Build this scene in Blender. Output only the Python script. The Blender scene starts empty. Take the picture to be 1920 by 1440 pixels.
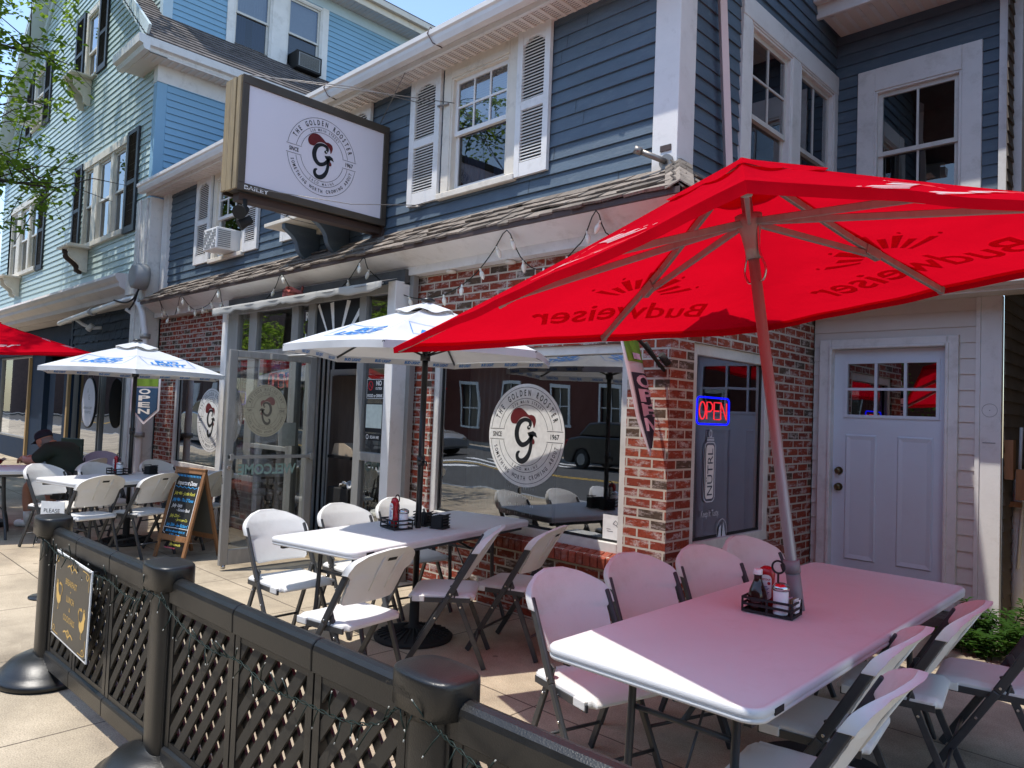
import bpy, math, random
from mathutils import Vector, Matrix, Euler
random.seed(7)
S = bpy.context.scene
C = S.collection
R = math.radians
PI = math.pi

# ------------------------------------------------------------------ camera
def make_camera():
    cam = bpy.data.objects.new('camera', bpy.data.cameras.new('camera'))
    C.objects.link(cam)
    yaw, pit, rol = R(44.284), R(2.339), R(2.2286)
    f = Vector((-math.sin(yaw) * math.cos(pit), math.cos(yaw) * math.cos(pit), math.sin(pit)))
    r = Vector((math.cos(yaw), math.sin(yaw), 0)); u = r.cross(f)
    r2 = r * math.cos(rol) + u * math.sin(rol)
    u2 = -r * math.sin(rol) + u * math.cos(rol)
    m = Matrix((r2, u2, -f)).transposed().to_4x4()
    m.translation = (0, 0, 1.55)
    cam.matrix_world = m
    cam.data.sensor_width = 36
    cam.data.lens = 36 * 1380.4 / 1920
    cam.data.clip_start = 0.05; cam.data.clip_end = 500
    S.camera = cam
make_camera()

# ------------------------------------------------------------------ light
TO_SUN = Vector((-0.155, -0.318, 1.0)).normalized()
W = bpy.data.worlds.new('World'); S.world = W; W.use_nodes = True
nt = W.node_tree; nt.nodes.clear()
sky = nt.nodes.new('ShaderNodeTexSky'); sky.sky_type = 'NISHITA'; sky.sun_disc = False
sky.sun_elevation = math.asin(TO_SUN.z)
sky.sun_rotation = math.atan2(TO_SUN.x, TO_SUN.y)
sky.air_density = 1.1; sky.dust_density = 0.4; sky.ozone_density = 1.6
bg = nt.nodes.new('ShaderNodeBackground'); bg.inputs['Strength'].default_value = 0.15
wo = nt.nodes.new('ShaderNodeOutputWorld')
nt.links.new(sky.outputs[0], bg.inputs[0]); nt.links.new(bg.outputs[0], wo.inputs[0])
sun = bpy.data.objects.new('sun', bpy.data.lights.new('sun', 'SUN')); C.objects.link(sun)
sun.data.energy = 2.45; sun.data.angle = R(0.53); sun.data.color = (1.0, 0.95, 0.87)
sun.rotation_euler = TO_SUN.to_track_quat('Z', 'Y').to_euler()
S.view_settings.view_transform = 'Standard'; S.view_settings.look = 'None'
S.view_settings.exposure = 1.06; S.view_settings.gamma = 1.0
try:
    S.cycles.max_bounces = 8; S.cycles.transparent_max_bounces = 12
    S.cycles.glossy_bounces = 3; S.cycles.diffuse_bounces = 4
    S.cycles.caustics_reflective = False; S.cycles.caustics_refractive = False
    S.cycles.sample_clamp_indirect = 4
except Exception: pass

# ------------------------------------------------------------------ naming helpers
def tag(o, label=None, cat=None, group=None, kind=None):
    if label: o['label'] = label
    if cat: o['category'] = cat
    if group: o['group'] = group
    if kind: o['kind'] = kind
    return o
def thing(name, label, cat, loc=(0, 0, 0), rz=0.0, group=None):
    o = bpy.data.objects.new(name, None); C.objects.link(o)
    o.empty_display_size = 0.1
    o.location = loc; o.rotation_euler = (0, 0, rz)
    return tag(o, label, cat, group)
def copy_tree(o, parent=None):
    c = o.copy(); C.objects.link(c); c.parent = parent
    for ch in list(o.children): copy_tree(ch, c)
    return c
def root_loc(p):
    v = Vector((0, 0, 0))
    while p is not None:
        v += Vector(p.location); p = p.parent
    return v

SPLIT = set('storefront_pane white_column knob guy_wire support_bar tan_post curtain pipe_hanger coupling handle_slot under_rail rivet gutter_strap wood_block dormer_mullion cable_tie cap_rail_top cap_rail_bottom top_rail bottom_rail stretcher jamb_strip inner_door_frame siding_trim crank_hub hanging_chain small_print_bar alley_pipe seat_clip rib_joint window_surround string_bar'.split())
# ------------------------------------------------------------------ mesh builder
class MB:
    def __init__(s): s.v = []; s.f = []; s.sm = []; s.M = None
    def _p(s, p):
        p = Vector(p)
        return tuple(s.M @ p) if s.M is not None else tuple(p)
    def face(s, pts, smooth=False):
        n = len(s.v); s.v += [s._p(p) for p in pts]; s.f.append(tuple(range(n, n + len(pts)))); s.sm.append(smooth)
    def mesh(s, vs, fs, smooth=False):
        n = len(s.v); s.v += [s._p(p) for p in vs]
        for f in fs: s.f.append(tuple(n + i for i in f)); s.sm.append(smooth)
    def box(s, lo, hi, rot=None, piv=None):
        x0, y0, z0 = lo; x1, y1, z1 = hi
        vs = [Vector(p) for p in ((x0, y0, z0), (x1, y0, z0), (x1, y1, z0), (x0, y1, z0), (x0, y0, z1), (x1, y0, z1), (x1, y1, z1), (x0, y1, z1))]
        if rot is not None:
            c = Vector(piv) if piv is not None else (Vector(lo) + Vector(hi)) / 2
            vs = [c + rot @ (v - c) for v in vs]
        s.mesh(vs, [(0, 3, 2, 1), (4, 5, 6, 7), (0, 1, 5, 4), (1, 2, 6, 5), (2, 3, 7, 6), (3, 0, 4, 7)])
    def cbox(s, c, size, rot=None):
        c = Vector(c); h = Vector(size) / 2
        s.box(c - h, c + h, rot)
    def bar(s, a, b, w, h, up=(0, 0, 1)):
        a = Vector(a); b = Vector(b); d = (b - a).normalized(); up = Vector(up)
        if abs(d.dot(up)) > 0.98: up = Vector((0, 1, 0))
        r = d.cross(up).normalized(); u = r.cross(d)
        vs = [p + r * (sx * w / 2) + u * (sy * h / 2) for p in (a, b) for sx, sy in ((-1, -1), (1, -1), (1, 1), (-1, 1))]
        s.mesh(vs, [(0, 3, 2, 1), (4, 5, 6, 7), (0, 1, 5, 4), (1, 2, 6, 5), (2, 3, 7, 6), (3, 0, 4, 7)])
    def tube(s, pts, r, n=8, caps=True, smooth=True, sq=1.0):
        pts = [Vector(p) for p in pts]
        if len(pts) < 2: return
        rs = r if isinstance(r, (list, tuple)) else [r] * len(pts)
        base = len(s.v); up = None
        for i, p in enumerate(pts):
            t = (pts[min(i + 1, len(pts) - 1)] - pts[max(i - 1, 0)])
            t = t.normalized() if t.length > 1e-9 else Vector((0, 0, 1))
            if up is None:
                up = t.orthogonal().normalized()
            up = (up - t * up.dot(t))
            up = up.normalized() if up.length > 1e-6 else t.orthogonal().normalized()
            w = t.cross(up)
            for k in range(n):
                a = 2 * PI * (k + .5) / n
                s.v.append(s._p(p + (up * math.cos(a) * sq + w * math.sin(a)) * rs[i]))
        for i in range(len(pts) - 1):
            for k in range(n):
                a = base + i * n + k; b = base + i * n + (k + 1) % n
                s.f.append((a, b, b + n, a + n)); s.sm.append(smooth)
        if caps:
            s.f.append(tuple(base + k for k in range(n))[::-1]); s.sm.append(False)
            s.f.append(tuple(base + (len(pts) - 1) * n + k for k in range(n))); s.sm.append(False)
    def cyl(s, a, b, r, r2=None, n=16, smooth=True):
        s.tube([a, b], [r, r if r2 is None else r2], n, True, smooth)
    def lathe(s, prof, c=(0, 0, 0), n=20, smooth=True, sx=1.0, sy=1.0):
        base = len(s.v); c = Vector(c)
        for r, z in prof:
            for k in range(n):
                a = 2 * PI * k / n
                s.v.append(s._p(c + Vector((r * math.cos(a) * sx, r * math.sin(a) * sy, z))))
        for i in range(len(prof) - 1):
            for k in range(n):
                a = base + i * n + k; b = base + i * n + (k + 1) % n
                s.f.append((a, b, b + n, a + n)); s.sm.append(smooth)
        s.f.append(tuple(base + k for k in range(n))[::-1]); s.sm.append(False)
        s.f.append(tuple(base + (len(prof) - 1) * n + k for k in range(n))); s.sm.append(False)
    def prism(s, poly, O, U, V, N, d0, d1):
        O = Vector(O); U = Vector(U); V = Vector(V); N = Vector(N); n = len(poly)
        a = [O + U * p[0] + V * p[1] + N * d0 for p in poly]; b = [O + U * p[0] + V * p[1] + N * d1 for p in poly]
        fs = [tuple(range(n))[::-1], tuple(range(n, 2 * n))] + [(i, (i + 1) % n, n + (i + 1) % n, n + i) for i in range(n)]
        s.mesh(a + b, fs)
    def grid(s, fn, nu, nv, smooth=True, flip=False):
        base = len(s.v)
        for j in range(nv + 1):
            for i in range(nu + 1): s.v.append(s._p(fn(i / nu, j / nv)))
        for j in range(nv):
            for i in range(nu):
                a = base + j * (nu + 1) + i; q = (a, a + 1, a + nu + 2, a + nu + 1)
                s.f.append(q[::-1] if flip else q); s.sm.append(smooth)
    def build(s, name, mat, parent=None, world=False, bevel=0, solid=0, segs=2):
        if not s.v: s.v = [(0, 0, 0)]
        if name in SPLIT:
            isl = s.islands()
            if len(isl) > 1:
                first = None
                for m in isl:
                    o = m._build(name, mat, parent, world, bevel, solid, segs); first = first or o
                return first
        return s._build(name, mat, parent, world, bevel, solid, segs)
    def islands(s):
        par = list(range(len(s.v)))
        def find(a):
            while par[a] != a: par[a] = par[par[a]]; a = par[a]
            return a
        for f in s.f:
            for i in f[1:]:
                a, c = find(f[0]), find(i)
                if a != c: par[c] = a
        out = {}
        for f, q in zip(s.f, s.sm):
            k = find(f[0]); m = out.setdefault(k, (MB(), {}))
            mb, mp = m; idx = []
            for i in f:
                if i not in mp: mp[i] = len(mb.v); mb.v.append(s.v[i])
                idx.append(mp[i])
            mb.f.append(tuple(idx)); mb.sm.append(q)
        return [m[0] for m in out.values()]
    def _build(s, name, mat, parent=None, world=False, bevel=0, solid=0, segs=2):
        off = root_loc(parent) if world and parent is not None else Vector((0, 0, 0))
        me = bpy.data.meshes.new(name)
        vs = [(v[0] - off.x, v[1] - off.y, v[2] - off.z) for v in s.v]
        me.from_pydata(vs, [], s.f); me.update()
        me.polygons.foreach_set('use_smooth', s.sm)
        uv = me.uv_layers.new(name='UVMap')
        buf = [0.0] * (2 * len(me.loops)); cos = [v.co for v in me.vertices]
        for p in me.polygons:
            n = p.normal; ax, ay, az = abs(n.x), abs(n.y), abs(n.z)
            for li in p.loop_indices:
                c = cos[me.loops[li].vertex_index]
                x, y, z = c.x + off.x, c.y + off.y, c.z + off.z
                if az > ax and az > ay: a, b = x, y
                elif ax > ay: a, b = y + 0.1, z
                else: a, b = x, z
                buf[2 * li] = a; buf[2 * li + 1] = b
        uv.data.foreach_set('uv', buf)
        me.materials.append(mat)
        o = bpy.data.objects.new(name, me); C.objects.link(o)
        if parent is not None: o.parent = parent
        if bevel:
            b = o.modifiers.new('bevel', 'BEVEL'); b.width = bevel; b.segments = segs; b.limit_method = 'ANGLE'; b.angle_limit = R(35)
        if solid:
            b = o.modifiers.new('solid', 'SOLIDIFY'); b.thickness = solid; b.offset = -1
        return o

# ------------------------------------------------------------------ text
_tc = {}
def text_mesh(txt, bold=0.0, shear=0.0, ital=False):
    key = (txt, bold, shear)
    if key in _tc: return _tc[key]
    cu = bpy.data.curves.new('t', 'FONT'); cu.body = txt; cu.size = 1.0; cu.offset = bold; cu.shear = shear
    cu.resolution_u = 3; cu.fill_mode = 'FRONT'
    ob = bpy.data.objects.new('t', cu); C.objects.link(ob)
    dg = bpy.context.evaluated_depsgraph_get(); dg.update()
    me = bpy.data.meshes.new_from_object(ob.evaluated_get(dg))
    vs = [(v.co.x, v.co.y) for v in me.vertices]; fs = [tuple(p.vertices) for p in me.polygons]
    bpy.data.objects.remove(ob); bpy.data.curves.remove(cu); bpy.data.meshes.remove(me)
    if vs:
        x0 = min(v[0] for v in vs); x1 = max(v[0] for v in vs)
        y0 = 0.0; y1 = 0.72
    else: x0 = x1 = 0; y0 = y1 = 0
    _tc[key] = (vs, fs, x0, x1)
    return _tc[key]
def put_text(mb, txt, fn, cx, cy, h, width=None, bold=0.0, shear=0.0):
    """flat lettering; fn maps (u, v) on the sign to a 3D point; cx, cy centre; h cap height; width total width"""
    vs, fs, x0, x1 = text_mesh(txt, bold, shear)
    if not vs: return
    sy = h / 0.7; w0 = (x1 - x0); sx = (width / w0) if width else sy
    mb.mesh([fn(cx + (x - (x0 + x1) / 2) * sx, cy + (y - 0.35) * sy) for x, y in vs], fs)
def arc_text(mb, txt, fn, cx, cy, rad, a0, a1, h, wsc=0.6, bold=0.02, bottom=False):
    """letters spread from angle a0 to a1 (degrees) round a centre"""
    n = len(txt)
    for i, ch in enumerate(txt):
        if ch == ' ': continue
        a = R(a0 + (a1 - a0) * (i / (n - 1)))
        vs, fs, x0, x1 = text_mesh(ch, bold)
        sy = h / 0.7; sx = sy * wsc
        ra = (-math.cos(a), -math.sin(a)) if bottom else (math.cos(a), math.sin(a))
        up = ra; rt = (up[1], -up[0])
        pts = []
        for x, y in vs:
            lx = (x - (x0 + x1) / 2) * sx; ly = (y - 0.35) * sy
            pts.append(fn(cx + math.cos(a) * rad + rt[0] * lx + up[0] * ly, cy + math.sin(a) * rad + rt[1] * lx + up[1] * ly))
        mb.mesh(pts, fs)
def stroke2d(mb, pts, ws, fn, closed=False):
    """variable width band along 2D points"""
    n = len(pts); L = []; Q = []
    for i, p in enumerate(pts):
        a = pts[(i - 1) % n] if (closed or i > 0) else p; b = pts[(i + 1) % n] if (closed or i < n - 1) else p
        dx, dy = b[0] - a[0], b[1] - a[1]; l = math.hypot(dx, dy) or 1
        nx, ny = -dy / l, dx / l; w = (ws[i] if isinstance(ws, (list, tuple)) else ws) / 2
        L.append(fn(p[0] + nx * w, p[1] + ny * w)); Q.append(fn(p[0] - nx * w, p[1] - ny * w))
    vs = L + Q
    m = n if closed else n - 1
    mb.mesh(vs, [(i, (i + 1) % n, n + (i + 1) % n, n + i) for i in range(m)])
def smooth2d(pts, k=6):
    out = []
    for i in range(len(pts) - 1):
        p0 = pts[max(i - 1, 0)]; p1 = pts[i]; p2 = pts[i + 1]; p3 = pts[min(i + 2, len(pts) - 1)]
        for j in range(k):
            t = j / k
            out.append(tuple(0.5 * ((2 * p1[c]) + (-p0[c] + p2[c]) * t + (2 * p0[c] - 5 * p1[c] + 4 * p2[c] - p3[c]) * t * t + (-p0[c] + 3 * p1[c] - 3 * p2[c] + p3[c]) * t ** 3) for c in range(len(p1))))
    out.append(tuple(pts[-1])); return out

# ------------------------------------------------------------------ materials
def nodes(name):
    m = bpy.data.materials.new(name); m.use_nodes = True; t = m.node_tree; t.nodes.clear()
    out = t.nodes.new('ShaderNodeOutputMaterial')
    return m, t, out
def N(t, typ, **k):
    n = t.nodes.new(typ)
    for a, b in k.items():
        if a in n.inputs: n.inputs[a].default_value = b
        else: setattr(n, a, b)
    return n
def c4(c): return (c[0], c[1], c[2], 1.0)
def scl(c, k): return tuple(min(1.0, x * k) for x in c)
def ramp(t, stops, const=False):
    n = t.nodes.new('ShaderNodeValToRGB'); e = n.color_ramp.elements
    while len(e) > 1: e.remove(e[-1])
    e[0].position = stops[0][0]; e[0].color = c4(stops[0][1])
    for p, c in stops[1:]:
        q = e.new(p); q.color = c4(c)
    if const: n.color_ramp.interpolation = 'CONSTANT'
    return n
def paint(name, col, rough=0.5, var=0.12, scale=3.0, bump=0.15, bscale=60, dirt=None, dirt_amt=0.5, metal=0.0, dscale=2.2, island=0.0, stretch=None, spec=0.5):
    m, t, out = nodes(name)
    b = N(t, 'ShaderNodeBsdfPrincipled', Roughness=rough, Metallic=metal)
    b.inputs['Specular IOR Level'].default_value = spec
    tc = N(t, 'ShaderNodeTexCoord'); vec = tc.outputs['Object']
    if stretch:
        mp = N(t, 'ShaderNodeMapping'); mp.inputs['Scale'].default_value = stretch
        t.links.new(vec, mp.inputs[0]); vec = mp.outputs[0]
    n1 = N(t, 'ShaderNodeTexNoise', Scale=scale, Detail=6.0, Roughness=0.6); t.links.new(vec, n1.inputs['Vector'])
    r1 = ramp(t, [(0.3, scl(col, 1 - var)), (0.7, scl(col, 1 + var * .7))]); t.links.new(n1.outputs[0], r1.inputs[0])
    cur = r1.outputs[0]
    if island:
        g = N(t, 'ShaderNodeNewGeometry')
        hs = N(t, 'ShaderNodeHueSaturation'); mr = N(t, 'ShaderNodeMapRange'); mr.inputs[3].default_value = 1 - island; mr.inputs[4].default_value = 1 + island
        t.links.new(g.outputs['Random Per Island'], mr.inputs[0]); t.links.new(mr.outputs[0], hs.inputs['Value']); t.links.new(cur, hs.inputs['Color']); cur = hs.outputs[0]
    if dirt:
        n2 = N(t, 'ShaderNodeTexNoise', Scale=dscale, Detail=9.0, Roughness=0.72); t.links.new(vec, n2.inputs['Vector'])
        r2 = ramp(t, [(0.52, (0, 0, 0)), (0.75, (dirt_amt,) * 3)]); t.links.new(n2.outputs[0], r2.inputs[0])
        mx = N(t, 'ShaderNodeMix', data_type='RGBA'); t.links.new(r2.outputs[0], mx.inputs[0]); t.links.new(cur, mx.inputs[6]); mx.inputs[7].default_value = c4(dirt)
        cur = mx.outputs[2]
    t.links.new(cur, b.inputs['Base Color'])
    n3 = N(t, 'ShaderNodeTexNoise', Scale=bscale, Detail=4.0); t.links.new(vec, n3.inputs['Vector'])
    rr = N(t, 'ShaderNodeMapRange'); rr.inputs[3].default_value = max(0.02, rough - .08); rr.inputs[4].default_value = min(1, rough + .12)
    t.links.new(n1.outputs[0], rr.inputs[0]); t.links.new(rr.outputs[0], b.inputs['Roughness'])
    if bump:
        bp = N(t, 'ShaderNodeBump', Strength=bump, Distance=0.004); t.links.new(n3.outputs[0], bp.inputs['Height']); t.links.new(bp.outputs[0], b.inputs['Normal'])
    t.links.new(b.outputs[0], out.inputs[0])
    return m
def flat(name, col, rough=0.6, spec=0.3):
    m, t, out = nodes(name)
    b = N(t, 'ShaderNodeBsdfPrincipled', Roughness=rough); b.inputs['Specular IOR Level'].default_value = spec
    n = N(t, 'ShaderNodeTexNoise', Scale=25.0, Detail=3.0); tc = N(t, 'ShaderNodeTexCoord'); t.links.new(tc.outputs['Object'], n.inputs['Vector'])
    r = ramp(t, [(0.35, scl(col, .93)), (0.65, scl(col, 1.04))]); t.links.new(n.outputs[0], r.inputs[0]); t.links.new(r.outputs[0], b.inputs['Base Color'])
    t.links.new(b.outputs[0], out.inputs[0]); return m
def emis(name, col, s):
    m, t, out = nodes(name); e = N(t, 'ShaderNodeEmission', Strength=s); e.inputs[0].default_value = c4(col)
    t.links.new(e.outputs[0], out.inputs[0]); return m
def glass(name, tint=(0.75, 0.8, 0.8), refl=0.25, wav=0.25, base=0.06):
    m, t, out = nodes(name)
    tr = N(t, 'ShaderNodeBsdfTransparent'); tr.inputs[0].default_value = c4(tint)
    gl = N(t, 'ShaderNodeBsdfGlossy', Roughness=0.0); gl.inputs[0].default_value = (0.95, 0.97, 1, 1)
    fr = N(t, 'ShaderNodeFresnel', IOR=1.55)
    mr = N(t, 'ShaderNodeMapRange'); mr.inputs[1].default_value = 0.0; mr.inputs[2].default_value = 0.6; mr.inputs[3].default_value = base; mr.inputs[4].default_value = 1.0 if refl > .5 else .85
    tc = N(t, 'ShaderNodeTexCoord'); no = N(t, 'ShaderNodeTexNoise', Scale=1.3, Detail=1.0); t.links.new(tc.outputs['Object'], no.inputs['Vector'])
    bp = N(t, 'ShaderNodeBump', Strength=wav, Distance=0.01); t.links.new(no.outputs[0], bp.inputs['Height'])
    t.links.new(bp.outputs[0], gl.inputs['Normal'])
    t.links.new(fr.outputs[0], mr.inputs[0])
    ad = N(t, 'ShaderNodeMath', operation='ADD', use_clamp=True); ad.inputs[1].default_value = refl; t.links.new(mr.outputs[0], ad.inputs[0])
    mx = N(t, 'ShaderNodeMixShader'); t.links.new(ad.outputs[0], mx.inputs[0]); t.links.new(tr.outputs[0], mx.inputs[1]); t.links.new(gl.outputs[0], mx.inputs[2])
    t.links.new(mx.outputs[0], out.inputs[0]); return m
def fabric(name, col, trans, tfac=0.5, rough=0.85):
    m, t, out = nodes(name)
    tc = N(t, 'ShaderNodeTexCoord')
    n = N(t, 'ShaderNodeTexNoise', Scale=5.0, Detail=6.0); t.links.new(tc.outputs['Object'], n.inputs['Vector'])
    r = ramp(t, [(0.3, scl(col, .93)), (0.7, scl(col, 1.03))]); t.links.new(n.outputs[0], r.inputs[0])
    d = N(t, 'ShaderNodeBsdfDiffuse', Roughness=0.5); t.links.new(r.outputs[0], d.inputs[0])
    tl = N(t, 'ShaderNodeBsdfTranslucent'); tl.inputs[0].default_value = c4(trans)
    w = N(t, 'ShaderNodeTexNoise', Scale=3.5, Detail=2.0); t.links.new(tc.outputs['Object'], w.inputs['Vector'])
    bp = N(t, 'ShaderNodeBump', Strength=0.7, Distance=0.035); t.links.new(w.outputs[0], bp.inputs['Height'])
    t.links.new(bp.outputs[0], d.inputs['Normal']); t.links.new(bp.outputs[0], tl.inputs['Normal'])
    mx = N(t, 'ShaderNodeMixShader'); mx.inputs[0].default_value = tfac
    t.links.new(d.outputs[0], mx.inputs[1]); t.links.new(tl.outputs[0], mx.inputs[2]); t.links.new(mx.outputs[0], out.inputs[0]); return m
def brick_mat(name):
    m, t, out = nodes(name)
    b = N(t, 'ShaderNodeBsdfPrincipled', Roughness=0.85); b.inputs['Specular IOR Level'].default_value = 0.2
    uv = N(t, 'ShaderNodeUVMap'); uv.uv_map = 'UVMap'
    def bt(bias=0.0):
        k = N(t, 'ShaderNodeTexBrick', offset=0.5, squash=1.0)
        k.inputs['Scale'].default_value = 1.0; k.inputs['Mortar Size'].default_value = 0.0075; k.inputs['Mortar Smooth'].default_value = 0.1
        k.inputs['Brick Width'].default_value = 0.206; k.inputs['Row Height'].default_value = 0.0677; k.inputs['Bias'].default_value = bias
        k.inputs['Color1'].default_value = (0, 0, 0, 1); k.inputs['Color2'].default_value = (1, 1, 1, 1); k.inputs['Mortar'].default_value = (0.5, .5, .5, 1)
        t.links.new(uv.outputs[0], k.inputs['Vector']); return k
    k = bt()
    cr = ramp(t, [(0.0, (0.23, 0.045, 0.026)), (0.24, (0.10, 0.065, 0.045)), (0.32, (0.29, 0.060, 0.032)), (0.58, (0.18, 0.038, 0.024)), (0.70, (0.27, 0.052, 0.028)), (0.95, (0.085, 0.06, 0.045))], True)
    t.links.new(k.outputs[0], cr.inputs[0])
    # whitewashed ends and patches
    wn = N(t, 'ShaderNodeTexNoise', Scale=4.2, Detail=3.0, Roughness=0.65)
    mp = N(t, 'ShaderNodeMapping'); mp.inputs['Scale'].default_value = (1.6, 4.5, 1.0); t.links.new(uv.outputs[0], mp.inputs[0]); t.links.new(mp.outputs[0], wn.inputs['Vector'])
    wr = ramp(t, [(0.50, (0, 0, 0)), (0.64, (0.85,) * 3)]); t.links.new(wn.outputs[0], wr.inputs[0])
    sp = N(t, 'ShaderNodeTexNoise', Scale=90.0, Detail=3.0); t.links.new(uv.outputs[0], sp.inputs['Vector'])
    sr = ramp(t, [(0.42, (0.35,) * 3), (0.5, (1, 1, 1))]); t.links.new(sp.outputs[0], sr.inputs[0])
    mu = N(t, 'ShaderNodeMath', operation='MULTIPLY'); t.links.new(wr.outputs[0], mu.inputs[0]); t.links.new(sr.outputs[0], mu.inputs[1])
    m1 = N(t, 'ShaderNodeMix', data_type='RGBA'); t.links.new(mu.outputs[0], m1.inputs[0]); t.links.new(cr.outputs[0], m1.inputs[6]); m1.inputs[7].default_value = (0.52, 0.45, 0.42, 1)
    # pits and stain
    pn = N(t, 'ShaderNodeTexNoise', Scale=38.0, Detail=5.0, Roughness=.7); t.links.new(uv.outputs[0], pn.inputs['Vector'])
    pr = ramp(t, [(0.34, (0.5,) * 3), (0.5, (1.0,) * 3), (.7, (1.12,) * 3)]); t.links.new(pn.outputs[0], pr.inputs[0])
    m2 = N(t, 'ShaderNodeMix', data_type='RGBA', blend_type='MULTIPLY'); m2.inputs[0].default_value = 0.8; t.links.new(m1.outputs[2], m2.inputs[6]); t.links.new(pr.outputs[0], m2.inputs[7])
    m3 = N(t, 'ShaderNodeMix', data_type='RGBA'); t.links.new(k.outputs['Fac'], m3.inputs[0]); t.links.new(m2.outputs[2], m3.inputs[6]); m3.inputs[7].default_value = (0.50, 0.45, 0.38, 1)
    t.links.new(m3.outputs[2], b.inputs['Base Color'])
    inv = N(t, 'ShaderNodeMath', operation='SUBTRACT'); inv.inputs[0].default_value = 1.0; t.links.new(k.outputs['Fac'], inv.inputs[1])
    ad = N(t, 'ShaderNodeMath', operation='MULTIPLY_ADD'); t.links.new(pn.outputs[0], ad.inputs[0]); ad.inputs[1].default_value = 0.35; t.links.new(inv.outputs[0], ad.inputs[2])
    bp = N(t, 'ShaderNodeBump', Strength=0.9, Distance=0.008); t.links.new(ad.outputs[0], bp.inputs['Height']); t.links.new(bp.outputs[0], b.inputs['Normal'])
    t.links.new(b.outputs[0], out.inputs[0]); return m
def concrete_mat(name):
    m, t, out = nodes(name)
    b = N(t, 'ShaderNodeBsdfPrincipled', Roughness=0.9); b.inputs['Specular IOR Level'].default_value = 0.15
    tc = N(t, 'ShaderNodeTexCoord'); o = tc.outputs['Object']
    n1 = N(t, 'ShaderNodeTexNoise', Scale=1.1, Detail=8.0, Roughness=.65); t.links.new(o, n1.inputs['Vector'])
    r1 = ramp(t, [(0.3, (0.33, 0.275, 0.205)), (0.5, (0.42, 0.35, 0.255)), (0.72, (0.52, 0.44, 0.33))]); t.links.new(n1.outputs[0], r1.inputs[0])
    n2 = N(t, 'ShaderNodeTexNoise', Scale=140.0, Detail=3.0, Roughness=.7); t.links.new(o, n2.inputs['Vector'])
    r2 = ramp(t, [(0.3, (0.6,) * 3), (0.5, (1.0,) * 3), (.72, (1.3,) * 3)]); t.links.new(n2.outputs[0], r2.inputs[0])
    m1 = N(t, 'ShaderNodeMix', data_type='RGBA', blend_type='MULTIPLY'); m1.inputs[0].default_value = 1.0; t.links.new(r1.outputs[0], m1.inputs[6]); t.links.new(r2.outputs[0], m1.inputs[7])
    # stains: gum spots and drips
    vo = N(t, 'ShaderNodeTexVoronoi', Scale=3.2); t.links.new(o, vo.inputs['Vector'])
    rv = ramp(t, [(0.045, (0.45,) * 3), (0.075, (1, 1, 1))]); t.links.new(vo.outputs['Distance'], rv.inputs[0])
    n3 = N(t, 'ShaderNodeTexNoise', Scale=0.55, Detail=7.0, Roughness=.7); t.links.new(o, n3.inputs['Vector'])
    r3 = ramp(t, [(0.33, (0.60, 0.585, 0.57)), (0.47, (.9, .9, .9)), (0.6, (1.04, 1.03, 1.02))]); t.links.new(n3.outputs[0], r3.inputs[0])
    m2 = N(t, 'ShaderNodeMix', data_type='RGBA', blend_type='MULTIPLY'); m2.inputs[0].default_value = 0.8; t.links.new(m1.outputs[2], m2.inputs[6]); t.links.new(rv.outputs[0], m2.inputs[7])
    m3 = N(t, 'ShaderNodeMix', data_type='RGBA', blend_type='MULTIPLY'); m3.inputs[0].default_value = 1; t.links.new(m2.outputs[2], m3.inputs[6]); t.links.new(r3.outputs[0], m3.inputs[7])
    # scored joints
    wob = N(t, 'ShaderNodeTexNoise', Scale=2.5, Detail=4.0); t.links.new(o, wob.inputs['Vector'])
    vm = N(t, 'ShaderNodeVectorMath', operation='MULTIPLY_ADD'); t.links.new(wob.outputs[1], vm.inputs[0]); vm.inputs[1].default_value = (0.02, 0.02, 0); t.links.new(o, vm.inputs[2])
    mp = N(t, 'ShaderNodeMapping'); mp.inputs['Location'].default_value = (2.64 + .61 * 4, -2.99, 0); t.links.new(vm.outputs[0], mp.inputs[0])
    k = N(t, 'ShaderNodeTexBrick', offset=0.0); k.inputs['Scale'].default_value = 1; k.inputs['Mortar Size'].default_value = 0.006; k.inputs['Mortar Smooth'].default_value = .3
    k.inputs['Brick Width'].default_value = 1.22; k.inputs['Row Height'].default_value = 1.22; t.links.new(mp.outputs[0], k.inputs['Vector'])
    m4 = N(t, 'ShaderNodeMix', data_type='RGBA'); t.links.new(k.outputs['Fac'], m4.inputs[0]); t.links.new(m3.outputs[2], m4.inputs[6]); m4.inputs[7].default_value = (0.13, 0.105, 0.08, 1)
    t.links.new(m4.outputs[2], b.inputs['Base Color'])
    su = N(t, 'ShaderNodeMath', operation='SUBTRACT'); t.links.new(n2.outputs[0], su.inputs[0]); t.links.new(k.outputs['Fac'], su.inputs[1])
    bp = N(t, 'ShaderNodeBump', Strength=0.5, Distance=0.004); t.links.new(su.outputs[0], bp.inputs['Height']); t.links.new(bp.outputs[0], b.inputs['Normal'])
    t.links.new(b.outputs[0], out.inputs[0]); return m

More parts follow.
